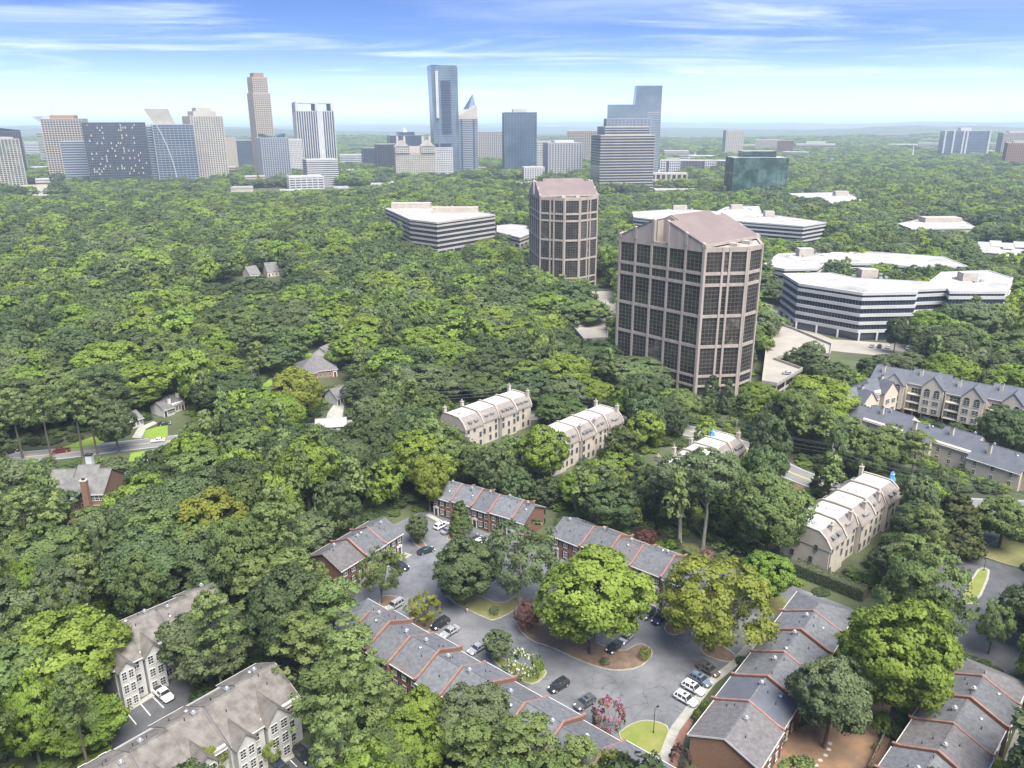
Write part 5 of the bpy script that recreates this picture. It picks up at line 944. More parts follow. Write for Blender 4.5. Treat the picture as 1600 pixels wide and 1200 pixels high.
        for x in (-L_/2 + .92, L_/2 - .95):
            wr = .36 if kind in ('suv', 'pickup') else .33
            parts.append(('wheel', MB().cyl((0, -.115, 0), (0, .115, 0), wr, k=16).mesh('wheel', 'tyre'), (x, s * (h - .10), wr), [('rim', MB().cyl((0, s * .116, 0), (0, s * .135, 0), wr * .66, wr * .6, 12).mesh('rim', 'rim'))]))
    parts.append(('bumper', loft([[(L_/2 - .16, -h * .8, g), (L_/2 + .03, -h * .6, g), (L_/2 + .05, -h * .6, g + .16), (L_/2 - .16, -h * .82, g + .16)][::-1], [(L_/2 - .16, h * .8, g), (L_/2 + .03, h * .6, g), (L_/2 + .05, h * .6, g + .16), (L_/2 - .16, h * .82, g + .16)][::-1]]).mesh('bumper', 'plastic_dark'), None, []))
    if kind == 'pickup': parts.append(('load_bed', MB().box(-L_/2 + .18, cab[0] - .08, -h * .8, h * .8, zs - .015, zs + .004).mesh('load_bed', 'plastic_dark'), None, []))
    CARS[kind] = parts; return parts
def car(kind, pxy, vec, paint, label, z=0.0, group='cars parked round the car park'):
    a, b = P(pxy[0] - vec[0] / 2, pxy[1] - vec[1] / 2, z), P(pxy[0] + vec[0] / 2, pxy[1] + vec[1] / 2, z); c = (a + b) / 2
    t = thing({'suv': 'suv', 'sedan': 'sedan', 'pickup': 'pickup_truck', 'wagon': 'estate_car'}[kind], label, 'pickup' if kind == 'pickup' else 'car', (c.x, c.y, z + .012), math.atan2(b.y - a.y, b.x - a.x), group)
    for nm, me, loc, sub in car_proto(kind):
        o = ob(nm, me, t, loc)
        if nm in ('body', 'roof', 'pillar'): o.material_slots[0].link = 'OBJECT'; o.material_slots[0].material = MATS[paint]
        for n2, m2 in sub: ob(n2, m2, o)
    return t
V1, V2, V3, V4 = (19, 11), (-22, 20), (-25, 15), (20, -10)
car('suv', (1071, 1096), V1, 'car_white', 'white suv at the near end of the line of four by the right pavement')
car('suv', (1083, 1079), V1, 'car_white', 'white suv with sunroof, second of the line of four by the right pavement')
car('suv', (1094, 1066), V1, 'car_blue', 'blue grey suv, third of the line of four by the right pavement')
car('suv', (1107, 1050), V1, 'car_bronze', 'bronze suv at the far end of the line of four by the right pavement')
car('sedan', (990, 955), V2, 'car_silver', 'silver saloon left of the two dark suvs before the middle brick row')
car('suv', (1012, 962), V2, 'car_grey', 'dark grey suv between the silver saloon and the black suv')
car('suv', (1030, 970), V2, 'car_black', 'black suv at the right end before the middle brick row')
car('sedan', (960, 1014), V2, 'car_black', 'black car half hidden under the big bright maple')
car('sedan', (978, 1000), V2, 'car_silver', 'silver car hidden behind the crown of the big bright maple')
car('wagon', (617, 949), V3, 'car_silver', 'silver estate car beside the rounded island at the upper left')
car('suv', (688, 978), V3, 'car_black', 'black suv behind the small light green tree before the long brick row')
car('sedan', (703, 990), V3, 'car_silver', 'silver saloon with sunroof beside the black suv before the long brick row')
car('sedan', (746, 1016), V3, 'car_silver', 'pale saloon next to the small grey green tree before the long brick row')
car('suv', (873, 1075), V3, 'car_black', 'black four wheel drive below the narrow lawn island')
car('suv', (914, 1102), V3, 'car_grey', 'dark car with pale bonnet beside the pink crepe myrtle')
car('suv', (690, 824), V4, 'car_white', 'white suv before the rear brick row, left of the egg shaped tree')
car('sedan', (701, 831), V4, 'car_silver', 'silver car right of the white suv before the rear brick row')
car('wagon', (740, 844), V4, 'car_grey', 'dark estate car right of the egg shaped tree')
car('suv', (751, 850), V4, 'car_white', 'white suv beside the dark estate car near the rear brick row')
car('sedan', (666, 863), (19, -6), 'car_navy', 'dark blue saloon near the end of the short brick row')
car('suv', (626, 888), (20, 7), 'car_black', 'black car with roof rails before the short brick row')
car('pickup', (255, 1088), (20, 17), 'car_white', 'white pickup in the bays between the shingled flats', group='cars by the shingled flats')
car('suv', (474, 1184), (16, 16), 'car_black', 'black suv at the bottom beside the lower shingled flats', group='cars by the shingled flats')
car('sedan', (440, 1204), (16, 16), 'car_navy', 'dark blue car cut by the bottom edge near the shingled flats', group='cars by the shingled flats')
car('pickup', (95, 707), (-28, 4), 'car_red', 'dark red pickup driving on the left road', group='cars on and by the left road')
car('suv', (16, 708), (20, -6), 'car_black', 'black car at the far left edge by the road', group='cars on and by the left road')
car('sedan', (257, 664), (18, -3), 'car_black', 'dark car parked before the white cottage', group='cars on and by the left road')
car('sedan', (247, 690), (-20, 2), 'car_white', 'white car on the left road half hidden by trees', group='cars on and by the left road')
car('sedan', (1203, 526), (14, 2), 'car_white', 'white car on the tan paving right of the near tower', z=.03, group='cars at the offices')
car('sedan', (1232, 585), (14, 1), 'car_silver', 'silver car alone on the open parking deck', z=5.02, group='cars at the offices')
for i, (x, y, c, w_) in enumerate(((1192, 489, 'car_grey', 'farthest'), (1198, 493, 'car_silver', 'second'), (1208, 501, 'car_black', 'nearest'))): car('sedan', (x, y), (12, 3), c, w_ + ' of three cars in line beside the near tower', z=.03, group='cars at the offices')
for i, (x, y, c, w_) in enumerate(((1362, 542, 'car_silver', 'silver car left'), (1374, 543, 'car_grey', 'grey car second'), (1388, 544, 'car_white', 'white car third'), (1418, 545, 'car_white', 'white car last'))): car('suv' if i % 2 else 'sedan', (x, y), (4, -8), c, w_ + ' in the row before the curved office block', z=.03, group='cars at the offices')
for x, y, v, k, c, w_ in ((1389, 641, (10, -6), 'sedan', 'car_grey', 'dark car in the first garage bay under the cream apartments'), (1398, 647, (10, -6), 'suv', 'car_white', 'white car in front of the first garage bays'), (1446, 652, (10, -8), 'sedan', 'car_white', 'white car nosing out of the middle garage bays'), (1467, 660, (10, -6), 'sedan', 'car_black', 'black car in the middle garage bays of the cream apartments'), (1490, 672, (12, -4), 'suv', 'car_navy', 'dark suv before the right garage bays'), (1501, 674, (12, -6), 'suv', 'car_white', 'white suv before the right garage bays')): car(k, (x, y), v, c, w_, group='cars under the cream apartments')

# ================================================================ STREET FURNITURE
def lamp(base, top, label):
    b = P(*base); h = max(3.5, zat(base[0], top, b.x, b.y)); t = thing('lamp_post', label, 'street lamp', (b.x, b.y, 0), .6, 'lamp posts'); MB().cyl((0, 0, 0), (0, 0, .5), .16, .12, 10).build('base', 'metal_dark', t); MB().cyl((0, 0, .5), (0, 0, h - .35), .075, .05, 8).build('pole', 'metal_dark', t)
    a_ = MB().cyl((0, 0, h - .35), (.55, 0, h - .22), .035, .03, 6).build('arm', 'metal_dark', t); MB().hexa([(.35, -.17, h - .3), (.95, -.14, h - .3), (.95, .14, h - .3), (.35, .17, h - .3)], [(.4, -.12, h - .12), (.9, -.1, h - .12), (.9, .1, h - .12), (.4, .12, h - .12)]).build('lamp_head', 'metal_dark', a_); MB().box(.42, .88, -.1, .1, h - .325, h - .301).build('lens', 'lamp_white', a_); return t
lamp((1021, 1146), 1104, 'black lamp post on the rounded lawn at the bottom of the car park')
lamp((1100, 1012), 985, 'black lamp post on the small island under the yellow green tree')
lamp((1136, 1206), 1180, 'black lamp post in front of the tan gable end')
lamp((1537, 892), 872, 'black lamp post at the tip of the lawn median')
q = P(691, 955); t = thing('bollard', 'short black bollard standing in the car park left of the lawn island', 'bollard', (q.x, q.y, 0)); MB().cyl((0, 0, 0), (0, 0, 1.0), .13, k=10).build('post', 'metal_dark', t); MB().cyl((0, 0, 1.0), (0, 0, 1.12), .15, .06, 10).build('cap', 'metal_dark', t)
q = P(1517, 1030); t = thing('litter_bin', 'dark round litter bin at the end of the bottom right brick row', 'bin', (q.x, q.y, .003)); MB().cyl((0, 0, 0), (0, 0, .95), .34, .38, 12).build('bin', 'metal_dark', t); MB().cyl((0, 0, .951), (0, 0, 1.1), .42, .3, 12).build('lid', 'plastic_dark', t)
# utility poles and wires along the public road
POLES = []
for x, y, h, lab in ((828, 597, 12, 'wooden utility pole by the far corner of the first cream terrace'), (1000, 632, 12, 'wooden utility pole in the trees behind the second cream terrace'), (1152, 656, 12, 'wooden utility pole behind the blue tarp on the half hidden terrace'), (1302, 692, 12, 'wooden utility pole with a grey transformer in front of the dark roofs'), (1500, 742, 12, 'wooden utility pole at the lower edge of the dark roofs')):
    q = P(x, y, h); t = thing('utility_pole', lab, 'utility pole', (q.x, q.y, 0), -.5, 'utility poles along the road'); MB().cyl((0, 0, -.2), (0, 0, h), .17, .12, 8).build('pole', 'fence_wood', t); MB().box(-.06, .06, -1.2, 1.2, h - .9, h - .75).build('crossarm', 'fence_wood', t)
    for yy in (-1.1, -.4, .4, 1.1): MB().cyl((0, yy, h - .75), (0, yy, h - .55), .05, k=6).build('insulator', 'metal_grey', t)
    if 'transformer' in lab: MB().cyl((.38, 0, h - 3), (.38, 0, h - 1.9), .28, k=10).build('transformer', 'metal_grey', t)
    POLES.append((q.x, q.y, h))
POLES = [(POLES[0][0] - 60, POLES[0][1] - 12, 12)] + POLES + [(POLES[-1][0] + 60, POLES[-1][1] - 30, 12)]
for i in range(len(POLES) - 1):
    (x0, y0, h0), (x1, y1, h1) = POLES[i], POLES[i + 1]; t = thing('overhead_wires', ('first', 'second', 'third', 'fourth', 'fifth', 'sixth')[i] + ' span from the left of overhead wires sagging along the public road', 'power line', (x0, y0, 0), 0, 'overhead wires along the road')
    for off, dz in ((-.95, -.55), (-.3, -.55), (.4, -.55), (1, -.55), (0, -2.2), (.05, -3.4)):
        pts = []
        for k in range(9): f = k / 8; pts.append(((x1 - x0) * f + .4 * off, (y1 - y0) * f + off * .8, h0 + dz - 1.1 * 4 * f * (1 - f)))
        MB().tube(pts, [.014 if dz > -1 else .03] * 9, 4).build('wire', 'metal_grey', t)
# timber fence behind the lower right row
A, B = P(1390, 1135), P(1352, 1215); d = (B - A).normalized(); L_ = (B - A).length; t = thing('timber_fence', 'weathered timber fence between the mulch garden and the lower right row', 'fence', (A.x, A.y, 0), math.atan2(d.y, d.x)); n = int(L_ / 2.0)
for i in range(n + 1): MB().box(i * 2 - .06, i * 2 + .06, -.06, .06, -.05, 1.9).build('post', 'fence_wood', t)
for i in range(n):
    for z in (.4, 1.4): MB().box(i * 2 + .06, i * 2 + 1.94, -.03, .03, z, z + .1).build('rail', 'fence_wood', t)
    for k in range(8): bme = cached('board', lambda: MB().box(-.11, .11, -.055, -.031, .08, 1.75).mesh('board', 'fence_wood')); ob('board', bme, t, (i * 2 + .2 + k * .235, 0, random.uniform(-.03, .03)))
# a person walking on the asphalt beside the lawn island
mat('skin', (.42, .26, .19), .6); mat('cloth_black', (.02, .02, .022), .9); mat('cloth_pale', (.45, .44, .42), .9); mat('hair', (.03, .02, .015), .8)
def skin(name, verts, edges, rad, m, par=None):
    me = bpy.data.meshes.new(name); me.from_pydata(verts, edges, []); o = ob(name, me, par); sm = o.modifiers.new('skin', 'SKIN'); sm.use_smooth_shade = True
    for v, r_ in zip(me.skin_vertices[0].data, rad): v.radius = (r_, r_) if not isinstance(r_, tuple) else r_
    me.skin_vertices[0].data[0].use_root = True; sb = o.modifiers.new('sub', 'SUBSURF'); sb.levels = 2; sb.render_levels = 2; me.materials.append(MATS[m]); return o
q = P(730, 957); t = thing('person', 'person in black top and pale trousers walking beside the lawn island', 'person', (q.x, q.y, .012), R(200))
sk = {'pel': (0, 0, .95), 'wai': (0, 0, 1.1), 'che': (0, .01, 1.32), 'nek': (0, .0, 1.48), 'hd0': (0, .02, 1.56), 'hd1': (0, .02, 1.68), 'hl': (-.09, 0, .9), 'kl': (-.10, .16, .5), 'al': (-.10, .10, .08), 'tl': (-.1, .26, .04), 'hr': (.09, 0, .9), 'kr': (.10, .02, .5), 'ar': (.10, -.24, .12), 'tr': (.1, -.12, .04), 'sl': (-.18, 0, 1.42), 'el': (-.24, -.12, 1.15), 'wl': (-.24, -.06, .9), 'fl': (-.24, .0, .8), 'sr': (.18, 0, 1.42), 'er': (.24, .08, 1.15), 'wr': (.24, .2, .94), 'fr': (.24, .26, .86)}
ks = list(sk); ix = {k: i for i, k in enumerate(ks)}; ed = [('pel', 'wai'), ('wai', 'che'), ('che', 'nek'), ('nek', 'hd0'), ('hd0', 'hd1'), ('pel', 'hl'), ('hl', 'kl'), ('kl', 'al'), ('al', 'tl'), ('pel', 'hr'), ('hr', 'kr'), ('kr', 'ar'), ('ar', 'tr'), ('che', 'sl'), ('sl', 'el'), ('el', 'wl'), ('wl', 'fl'), ('che', 'sr'), ('sr', 'er'), ('er', 'wr'), ('wr', 'fr')]
rd = {'pel': (.15, .11), 'wai': (.14, .1), 'che': (.16, .11), 'nek': .055, 'hd0': .09, 'hd1': .1, 'hl': .09, 'kl': .062, 'al': .042, 'tl': .04, 'hr': .09, 'kr': .062, 'ar': .042, 'tr': .04, 'sl': .065, 'el': .048, 'wl': .034, 'fl': .036, 'sr': .065, 'er': .048, 'wr': .034, 'fr': .036}
skin('body', [sk[k] for k in ks], [(ix[a_], ix[b_]) for a_, b_ in ed], [rd[k] for k in ks], 'skin', t)
def sub(name, keys, m, grow): kk = [k for k in keys]; i2 = {k: i for i, k in enumerate(kk)}; return skin(name, [sk[k] for k in kk], [(i2[a_], i2[b_]) for a_, b_ in ed if a_ in i2 and b_ in i2], [tuple(x + grow for x in rd[k]) if isinstance(rd[k], tuple) else rd[k] + grow for k in kk], m, t)
sub('shirt', ['wai', 'che', 'sl', 'el', 'sr', 'er'], 'cloth_black', .03); sub('trousers', ['pel', 'hl', 'kl', 'al', 'hr', 'kr', 'ar'], 'cloth_pale', .025); skin('hair', [(0, -.02, 1.69), (0, -.05, 1.62)], [(0, 1)], [.105, .09], 'hair', t)
# ================================================================ TREES
def leaf_mesh(name, cen, nrm_, size, tint, m, bloom=None, r=None):
    """one rhombic leaf spray per row of cen"""
    r = r or rng; n = len(cen)
    a = r.normal(size=(n, 3)); nn = nrm_ / np.linalg.norm(nrm_, axis=1, keepdims=True)
    face = nn + r.normal(size=(n, 3)) * 0.55; face /= np.linalg.norm(face, axis=1, keepdims=True)
    a -= face * (a * face).sum(1, keepdims=True); a /= np.linalg.norm(a, axis=1, keepdims=True); b = np.cross(face, a)
    s = size[:, None]; k = r.uniform(0.55, 0.9, (n, 1))
    V = np.stack([cen - a * s, cen - b * s * k - face * s * .15, cen + a * s, cen + b * s * k - face * s * .15], 1).reshape(-1, 3)
    me = bpy.data.meshes.new(name); me.vertices.add(4 * n); me.vertices.foreach_set('co', V.astype(np.float32).ravel())
    me.loops.add(4 * n); me.loops.foreach_set('vertex_index', np.arange(4 * n, dtype=np.int32))
    me.polygons.add(n); me.polygons.foreach_set('loop_start', np.arange(0, 4 * n, 4, dtype=np.int32)); me.polygons.foreach_set('loop_total', np.full(n, 4, np.int32))
    at = me.attributes.new('tint', 'FLOAT', 'POINT'); at.data.foreach_set('value', np.repeat(tint, 4).astype(np.float32))
    if bloom is not None:
        at = me.attributes.new('bloom', 'FLOAT', 'POINT'); at.data.foreach_set('value', np.repeat(bloom, 4).astype(np.float32))
    me.update(); me.polygons.foreach_set('use_smooth', np.ones(n, bool))
    cn = nn * 0.58 + face * 0.42; cn /= np.linalg.norm(cn, axis=1, keepdims=True)
    me.normals_split_custom_set_from_vertices(np.repeat(cn, 4, 0).astype(np.float32))
    me.materials.append(MATS[m]); return me
def unit(n, r):
    v = r.normal(size=(n, 3)); return v / np.linalg.norm(v, axis=1, keepdims=True)
def clumps_to_leaves(name, cc, cr, co, per, lsz, m, r, bloomf=None, squash=0.8, top=0.25):
    """cc clump centres, cr radii, co outward direction of each clump"""
    cen, nr, sz, ti, bl = [], [], [], [], []
    for c, rad, o in zip(cc, cr, co):
        n = max(4, int(per * (rad / 1.3) ** 1.5)); d = unit(n, r) + o * 0.75 + np.array([0, 0, top]); d /= np.linalg.norm(d, axis=1, keepdims=True)
        q = c + d * rad * r.uniform(0.35, 1.15, (n, 1)) * np.array([1, 1, squash])
        cen.append(q); nr.append(d * .8 + o * .45); sz.append(r.uniform(.7, 1.3, n) * lsz); ti.append(np.clip(r.uniform(0, 1) * .75 + r.uniform(0, .35, n), 0, 1))
        if bloomf is not None: bl.append((r.uniform(0, 1, n) < (bloomf if d[:, 2].mean() > 0.1 else bloomf * .4)).astype(float) * (d[:, 2] > -0.1))
    return leaf_mesh(name, np.concatenate(cen), np.concatenate(nr), np.concatenate(sz), np.concatenate(ti), m, np.concatenate(bl) if bl else None, r)
def crown_broad(seed, h, rad, base, nl, ncl, r):
    """clumps over a set of rounded lobes: uneven outline"""
    cz = (h + base) / 2; hz = (h - base) / 2; lob = []
    for i in range(nl):
        a = 2 * math.pi * (i * 0.618) + r.uniform(-.3, .3); t = -0.75 + 1.6 * ((i + .5) / nl); t = min(.86, t)
        rr = math.sqrt(max(0, 1 - (t * .95) ** 2)) * r.uniform(.5, .72)
        lob.append((np.array([math.cos(a) * rr * rad, math.sin(a) * rr * rad, cz + t * hz * .72 * r.uniform(.85, 1.1)]), rad * r.uniform(.34, .5) * (1.0 if t > -.4 else .8)))
    lob.append((np.array([0, 0, h - rad * .45]), rad * .42))
    cc, cr, co = [], [], []
    per = ncl // len(lob)
    for c, lr in lob:
        for d in unit(per * 2, r):
            q = c + d * lr * np.array([1, 1, .85]); v = (q - np.array([0, 0, cz])) / np.array([rad, rad, hz])
            if v @ v < .35 and r.uniform() < .8: continue
            if q[2] < base * .7: continue
            inside = any(np.linalg.norm((q - c2) / l2) < .8 for c2, l2 in lob if c2 is not c)
            if inside and r.uniform() < .75: continue
            cc.append(q); cr.append(r.uniform(.5, 1.5) * rad / 6.5); co.append(d * .6 + np.array([0, 0, .25]) + v / max(.3, np.linalg.norm(v)) * .5)
    return np.array(cc), np.array(cr), np.array(co), lob
def trunk_mesh(name, h, r0, lob, m, split=0.3, lean=0.4, r=None, limbs=8):
    q = MB(); top = np.array([r.uniform(-lean, lean), r.uniform(-lean, lean), h * .8]); mid = np.array([r.uniform(-lean, lean) * .6, r.uniform(-lean, lean) * .6, h * .4])
    q.cyl((0, 0, -.3), (0, 0, .5), r0 * 1.5, r0 * 1.05, 8)
    q.tube([(0, 0, .45), tuple(mid), tuple(top)], [r0 * 1.05, r0 * .7, r0 * .2], 8)
    for i, (c, l) in enumerate(lob[:limbs]):
        k = r.uniform(split, split + .35); s = mid * (k / .5) if k < .5 else mid + (top - mid) * (k - .5) / .5
        s = np.array([s[0], s[1], h * .8 * k]); e = np.array(c); md = s * .45 + e * .55 + np.array([0, 0, -.06 * h * r.uniform(0, 1)])
        q.tube([tuple(s), tuple(md), tuple(e)], [r0 * .38, r0 * .24, r0 * .07], 5)
    return q.mesh(name, m)
PROTO = {}
def proto(kind, nm, trunk, crown, h, rad, m=None): PROTO.setdefault(kind, []).append((nm, trunk, crown, h, rad, m))
def build_protos():
    for i in range(5):                                              # broadleaf woodland trees
        r = np.random.default_rng(100 + i); h, rad = 18, 6.5
        cc, cr, co, lob = crown_broad(i, h, rad, 4.0, [13, 16, 11, 18, 14][i], 330, r)
        tr = trunk_mesh('trunk', h, .38, lob, 'bark', r=r)
        for km, m in (('broad', 'leaf_mid'), ('bright', 'leaf_bright'), ('dark', 'leaf_dark'), ('yellow', 'leaf_yellow'), ('sage', 'leaf_sage')):
            if km == 'broad': me = clumps_to_leaves('crown', cc, cr, co, 88, .28, m, r)
            else: me = PROTO['broad'][i][2]
            proto(km, 'broadleaf_tree', tr, me, h, rad, m)
    for i in range(4):                                              # tall pines, bare below, crown in rounded tufts
        r = np.random.default_rng(200 + i); h, rad = 25, 5.0; lob = []
        for k in range(15):
            t = (k + .5) / 15; a = k * 2.4 + r.uniform(-.4, .4); rr = rad * (.80 - .62 * t) * r.uniform(.6, 1.15)
            lob.append((np.array([math.cos(a) * rr, math.sin(a) * rr, h * (.52 + .44 * t)]), r.uniform(1.3, 2.1)))
        lob.append((np.array([0, 0, h - 1.3]), 1.7))
        cc, cr, co = [], [], []
        for c, l in lob:
            for d in unit(11, r):
                if d[2] < -.45: continue
                cc.append(c + d * l * np.array([1.1, 1.1, .62])); cr.append(r.uniform(.6, 1.05)); co.append(d * .7 + np.array([0, 0, .5]))
        proto('pine', 'pine_tree', trunk_mesh('trunk', h * 1.18, .33, lob, 'bark', .5, .5, r, 14), clumps_to_leaves('crown', np.array(cc), np.array(cr), np.array(co), 92, .25, 'leaf_pine', r), h, rad)
    for i in range(3):                                              # open crowns with the limbs showing
        r = np.random.default_rng(300 + i); h, rad = 15, 7.0
        cc, cr, co, lob = crown_broad(i, h, rad, 4.5, 15, 190, r)
        keep = r.uniform(size=len(cc)) < .8; tr = trunk_mesh('trunk', h, .36, lob, 'bark_pale' if i == 2 else 'bark', .2, .6, r, 15)
        for km, m in (('airy', 'leaf_sage'), ('airy_mid', 'leaf_mid'), ('airy_yellow', 'leaf_yellow'), ('airy_red', 'leaf_red')):
            if km == 'airy': me = clumps_to_leaves('crown', cc[keep], cr[keep] * 1.05, co[keep], 76, .26, m, r)
            else: me = PROTO['airy'][i][2]
            proto(km, 'broadleaf_tree', tr, me, h, rad, m)
    r = np.random.default_rng(400); h, rad = 24, 6.0               # high crown on a long bare pale trunk
    cc, cr, co, lob = crown_broad(9, h, rad, 13, 12, 210, r)
    proto('bare', 'tall_tree', trunk_mesh('trunk', h, .42, lob, 'bark_pale', .5, .7, r, 12), clumps_to_leaves('crown', cc, cr, co, 72, .27, 'leaf_sage', r), h, rad)
    for i in range(2):                                              # dense cones
        r = np.random.default_rng(500 + i); h, rad = 12, 3.4; cc, cr, co = [], [], []
        for k in range(190):
            t = r.uniform(0, 1) ** 1.3; a = r.uniform(0, 6.283); prof = (1 - t) ** .62 * min(1, (t + .12) / .2); d = np.array([math.cos(a), math.sin(a), .35])
            cc.append(np.array([math.cos(a) * rad * prof, math.sin(a) * rad * prof, .9 + t * (h - 1.5)]) * np.array([r.uniform(.85, 1.05), r.uniform(.85, 1.05), 1])); cr.append(r.uniform(.5, .85)); co.append(d)
        tr = MB().tube([(0, 0, -.3), (0, 0, h * .9)], [.28, .05], 7).mesh('trunk', 'bark'); me = clumps_to_leaves('crown', np.array(cc), np.array(cr), np.array(co), 70, .27, 'leaf_mid', r); proto('cone', 'conical_tree', tr, me, h, rad)
        me2 = me.copy(); me2.materials.clear(); me2.materials.append(MATS['leaf_magnolia']); proto('magnolia', 'magnolia_tree', tr, me2, h, rad)
        me2 = me.copy(); me2.materials.clear(); me2.materials.append(MATS['leaf_dark']); proto('cypress', 'evergreen_tree', tr, me2, h, rad)
    for kind, m, bf in (('pink', 'leaf_pink', .62), ('white', 'leaf_white', .38), ('shrub', 'leaf_mid', None), ('shrub_bright', 'leaf_bright', None), ('shrub_dark', 'leaf_dark', None), ('plum', 'leaf_plum', None), ('shrub_yellow', 'leaf_yellow', None)):
        r = np.random.default_rng(sum(map(ord, kind))); h, rad = 4, 2.5; cc, cr, co = [], [], []
        for d in unit(75, r):
            if d[2] < -.35: continue
            cc.append(np.array([0, 0, 2.0]) + d * np.array([rad, rad, 1.9]) * r.uniform(.66, .98)); cr.append(r.uniform(.38, .62)); co.append(d)
        q = MB()
        for k in range(5): a = k * 1.26; q.tube([(.12 * math.cos(a), .12 * math.sin(a), -.15), (.5 * math.cos(a), .5 * math.sin(a), 1.0), (1.1 * math.cos(a), 1.1 * math.sin(a), 2.4)], [.07, .05, .02], 5)
        proto(kind, {'pink': 'crepe_myrtle', 'white': 'crepe_myrtle'}.get(kind, 'shrub'), q.mesh('stem', 'bark'), clumps_to_leaves('crown', np.array(cc), np.array(cr), np.array(co), 130, .155, m, r, bf), h, rad)
build_protos()
TREES = []                              # (x, y, r, h) of every tree that stands on its own
def plant(kind, X, Y, h, rad, label, group=None, cat='tree', var=None, name=None):
    lst = PROTO[kind]; nm, tr, me, h0, r0, mt = lst[(random.randrange(len(lst)) if var is None else var) % len(lst)]
    o = thing(name or nm, label, cat, (X, Y, 0), random.uniform(0, 6.28), group); o.scale = (rad / r0, rad / r0, h / h0)
    ob('stem' if h0 < 5 else 'trunk', tr, o); cr_ = ob('crown' if h0 > 5 else 'foliage', me, o)
    if mt: cr_.material_slots[0].link = 'OBJECT'; cr_.material_slots[0].material = MATS[mt]
    TREES.append((X, Y, rad, h)); return o
def at_px(kind, bx, by, ty, wpx, label, **k):
    """base pixel on the ground, pixel height of the top, crown width in pixels"""
    q = P(bx, by); h = max(1.0, zat(bx, ty, q.x, q.y)); rad = wpx / 2 / ppm(q.x, q.y, h * .6) * (.88 if kind not in ('cone', 'magnolia', 'cypress') else .95)
    return plant(kind, q.x, q.y, h, rad, label, **k)

def at_top(kind, tx, ty, h, wpx, label, **k):
    """pixel of the crown's top and a usual height, for trees whose foot is hidden"""
    q = P(tx, ty, h); return plant(kind, q.x, q.y, h, wpx / 2 / ppm(q.x, q.y, h * .7) * .9, label, **k)
def hedge(a, b, wd, h, m, label, dens=26):
    A, B = P(*a), P(*b); d = B - A; L_ = d.length; t = thing('hedge', label, 'hedge', (A.x, A.y, 0), math.atan2(d.y, d.x)); r = np.random.default_rng(int(A.x * 9) % 999 + 3); n = int(dens * L_ * (wd + 2 * h))
    u = r.uniform(0, L_, n); s = r.uniform(-1, 1, n); v = np.where(r.uniform(size=n) < wd / (wd + 2 * h), 0, np.sign(s)); top = v == 0
    c = np.stack([u, np.where(top, s * wd / 2, v * wd / 2 * r.uniform(.9, 1.08, n)), np.where(top, h * (1 + .06 * np.sin(u * 1.7) + r.uniform(-.08, .04, n)), r.uniform(.05, 1, n) * h)], 1)
    nr = np.stack([r.normal(0, .25, n), np.where(top, s * .4, v * .9), np.where(top, 1, .35)], 1)
    ob('foliage', leaf_mesh('foliage', c, nr, r.uniform(.1, .2, n), r.uniform(0, 1, n), m, None, r), t); MB().box(.2, L_ - .2, -wd * .38, wd * .38, -.05, h * .86).build('inner_twigs', 'bark', t); FOOT.append(([(A.x, A.y), (B.x, B.y), (B.x + .1, B.y + .1)], wd))
hedge((1240, 893), (1352, 938), 3.0, 3.2, 'leaf_dark', 'tall dark hedge beyond the asphalt behind the right brick row')
hedge((1070, 862), (1112, 884), 2.2, 1.3, 'leaf_mid', 'low green hedge along the back of the middle brick row')
hedge((984, 916), (1003, 924), 1.2, .9, 'leaf_dark', 'clipped dark hedge at the foot of the middle brick row')
hedge((1592, 640), (1600, 644), 1.2, 1.0, 'leaf_mid', 'short hedge at the right edge by the dark roofs') if False else None
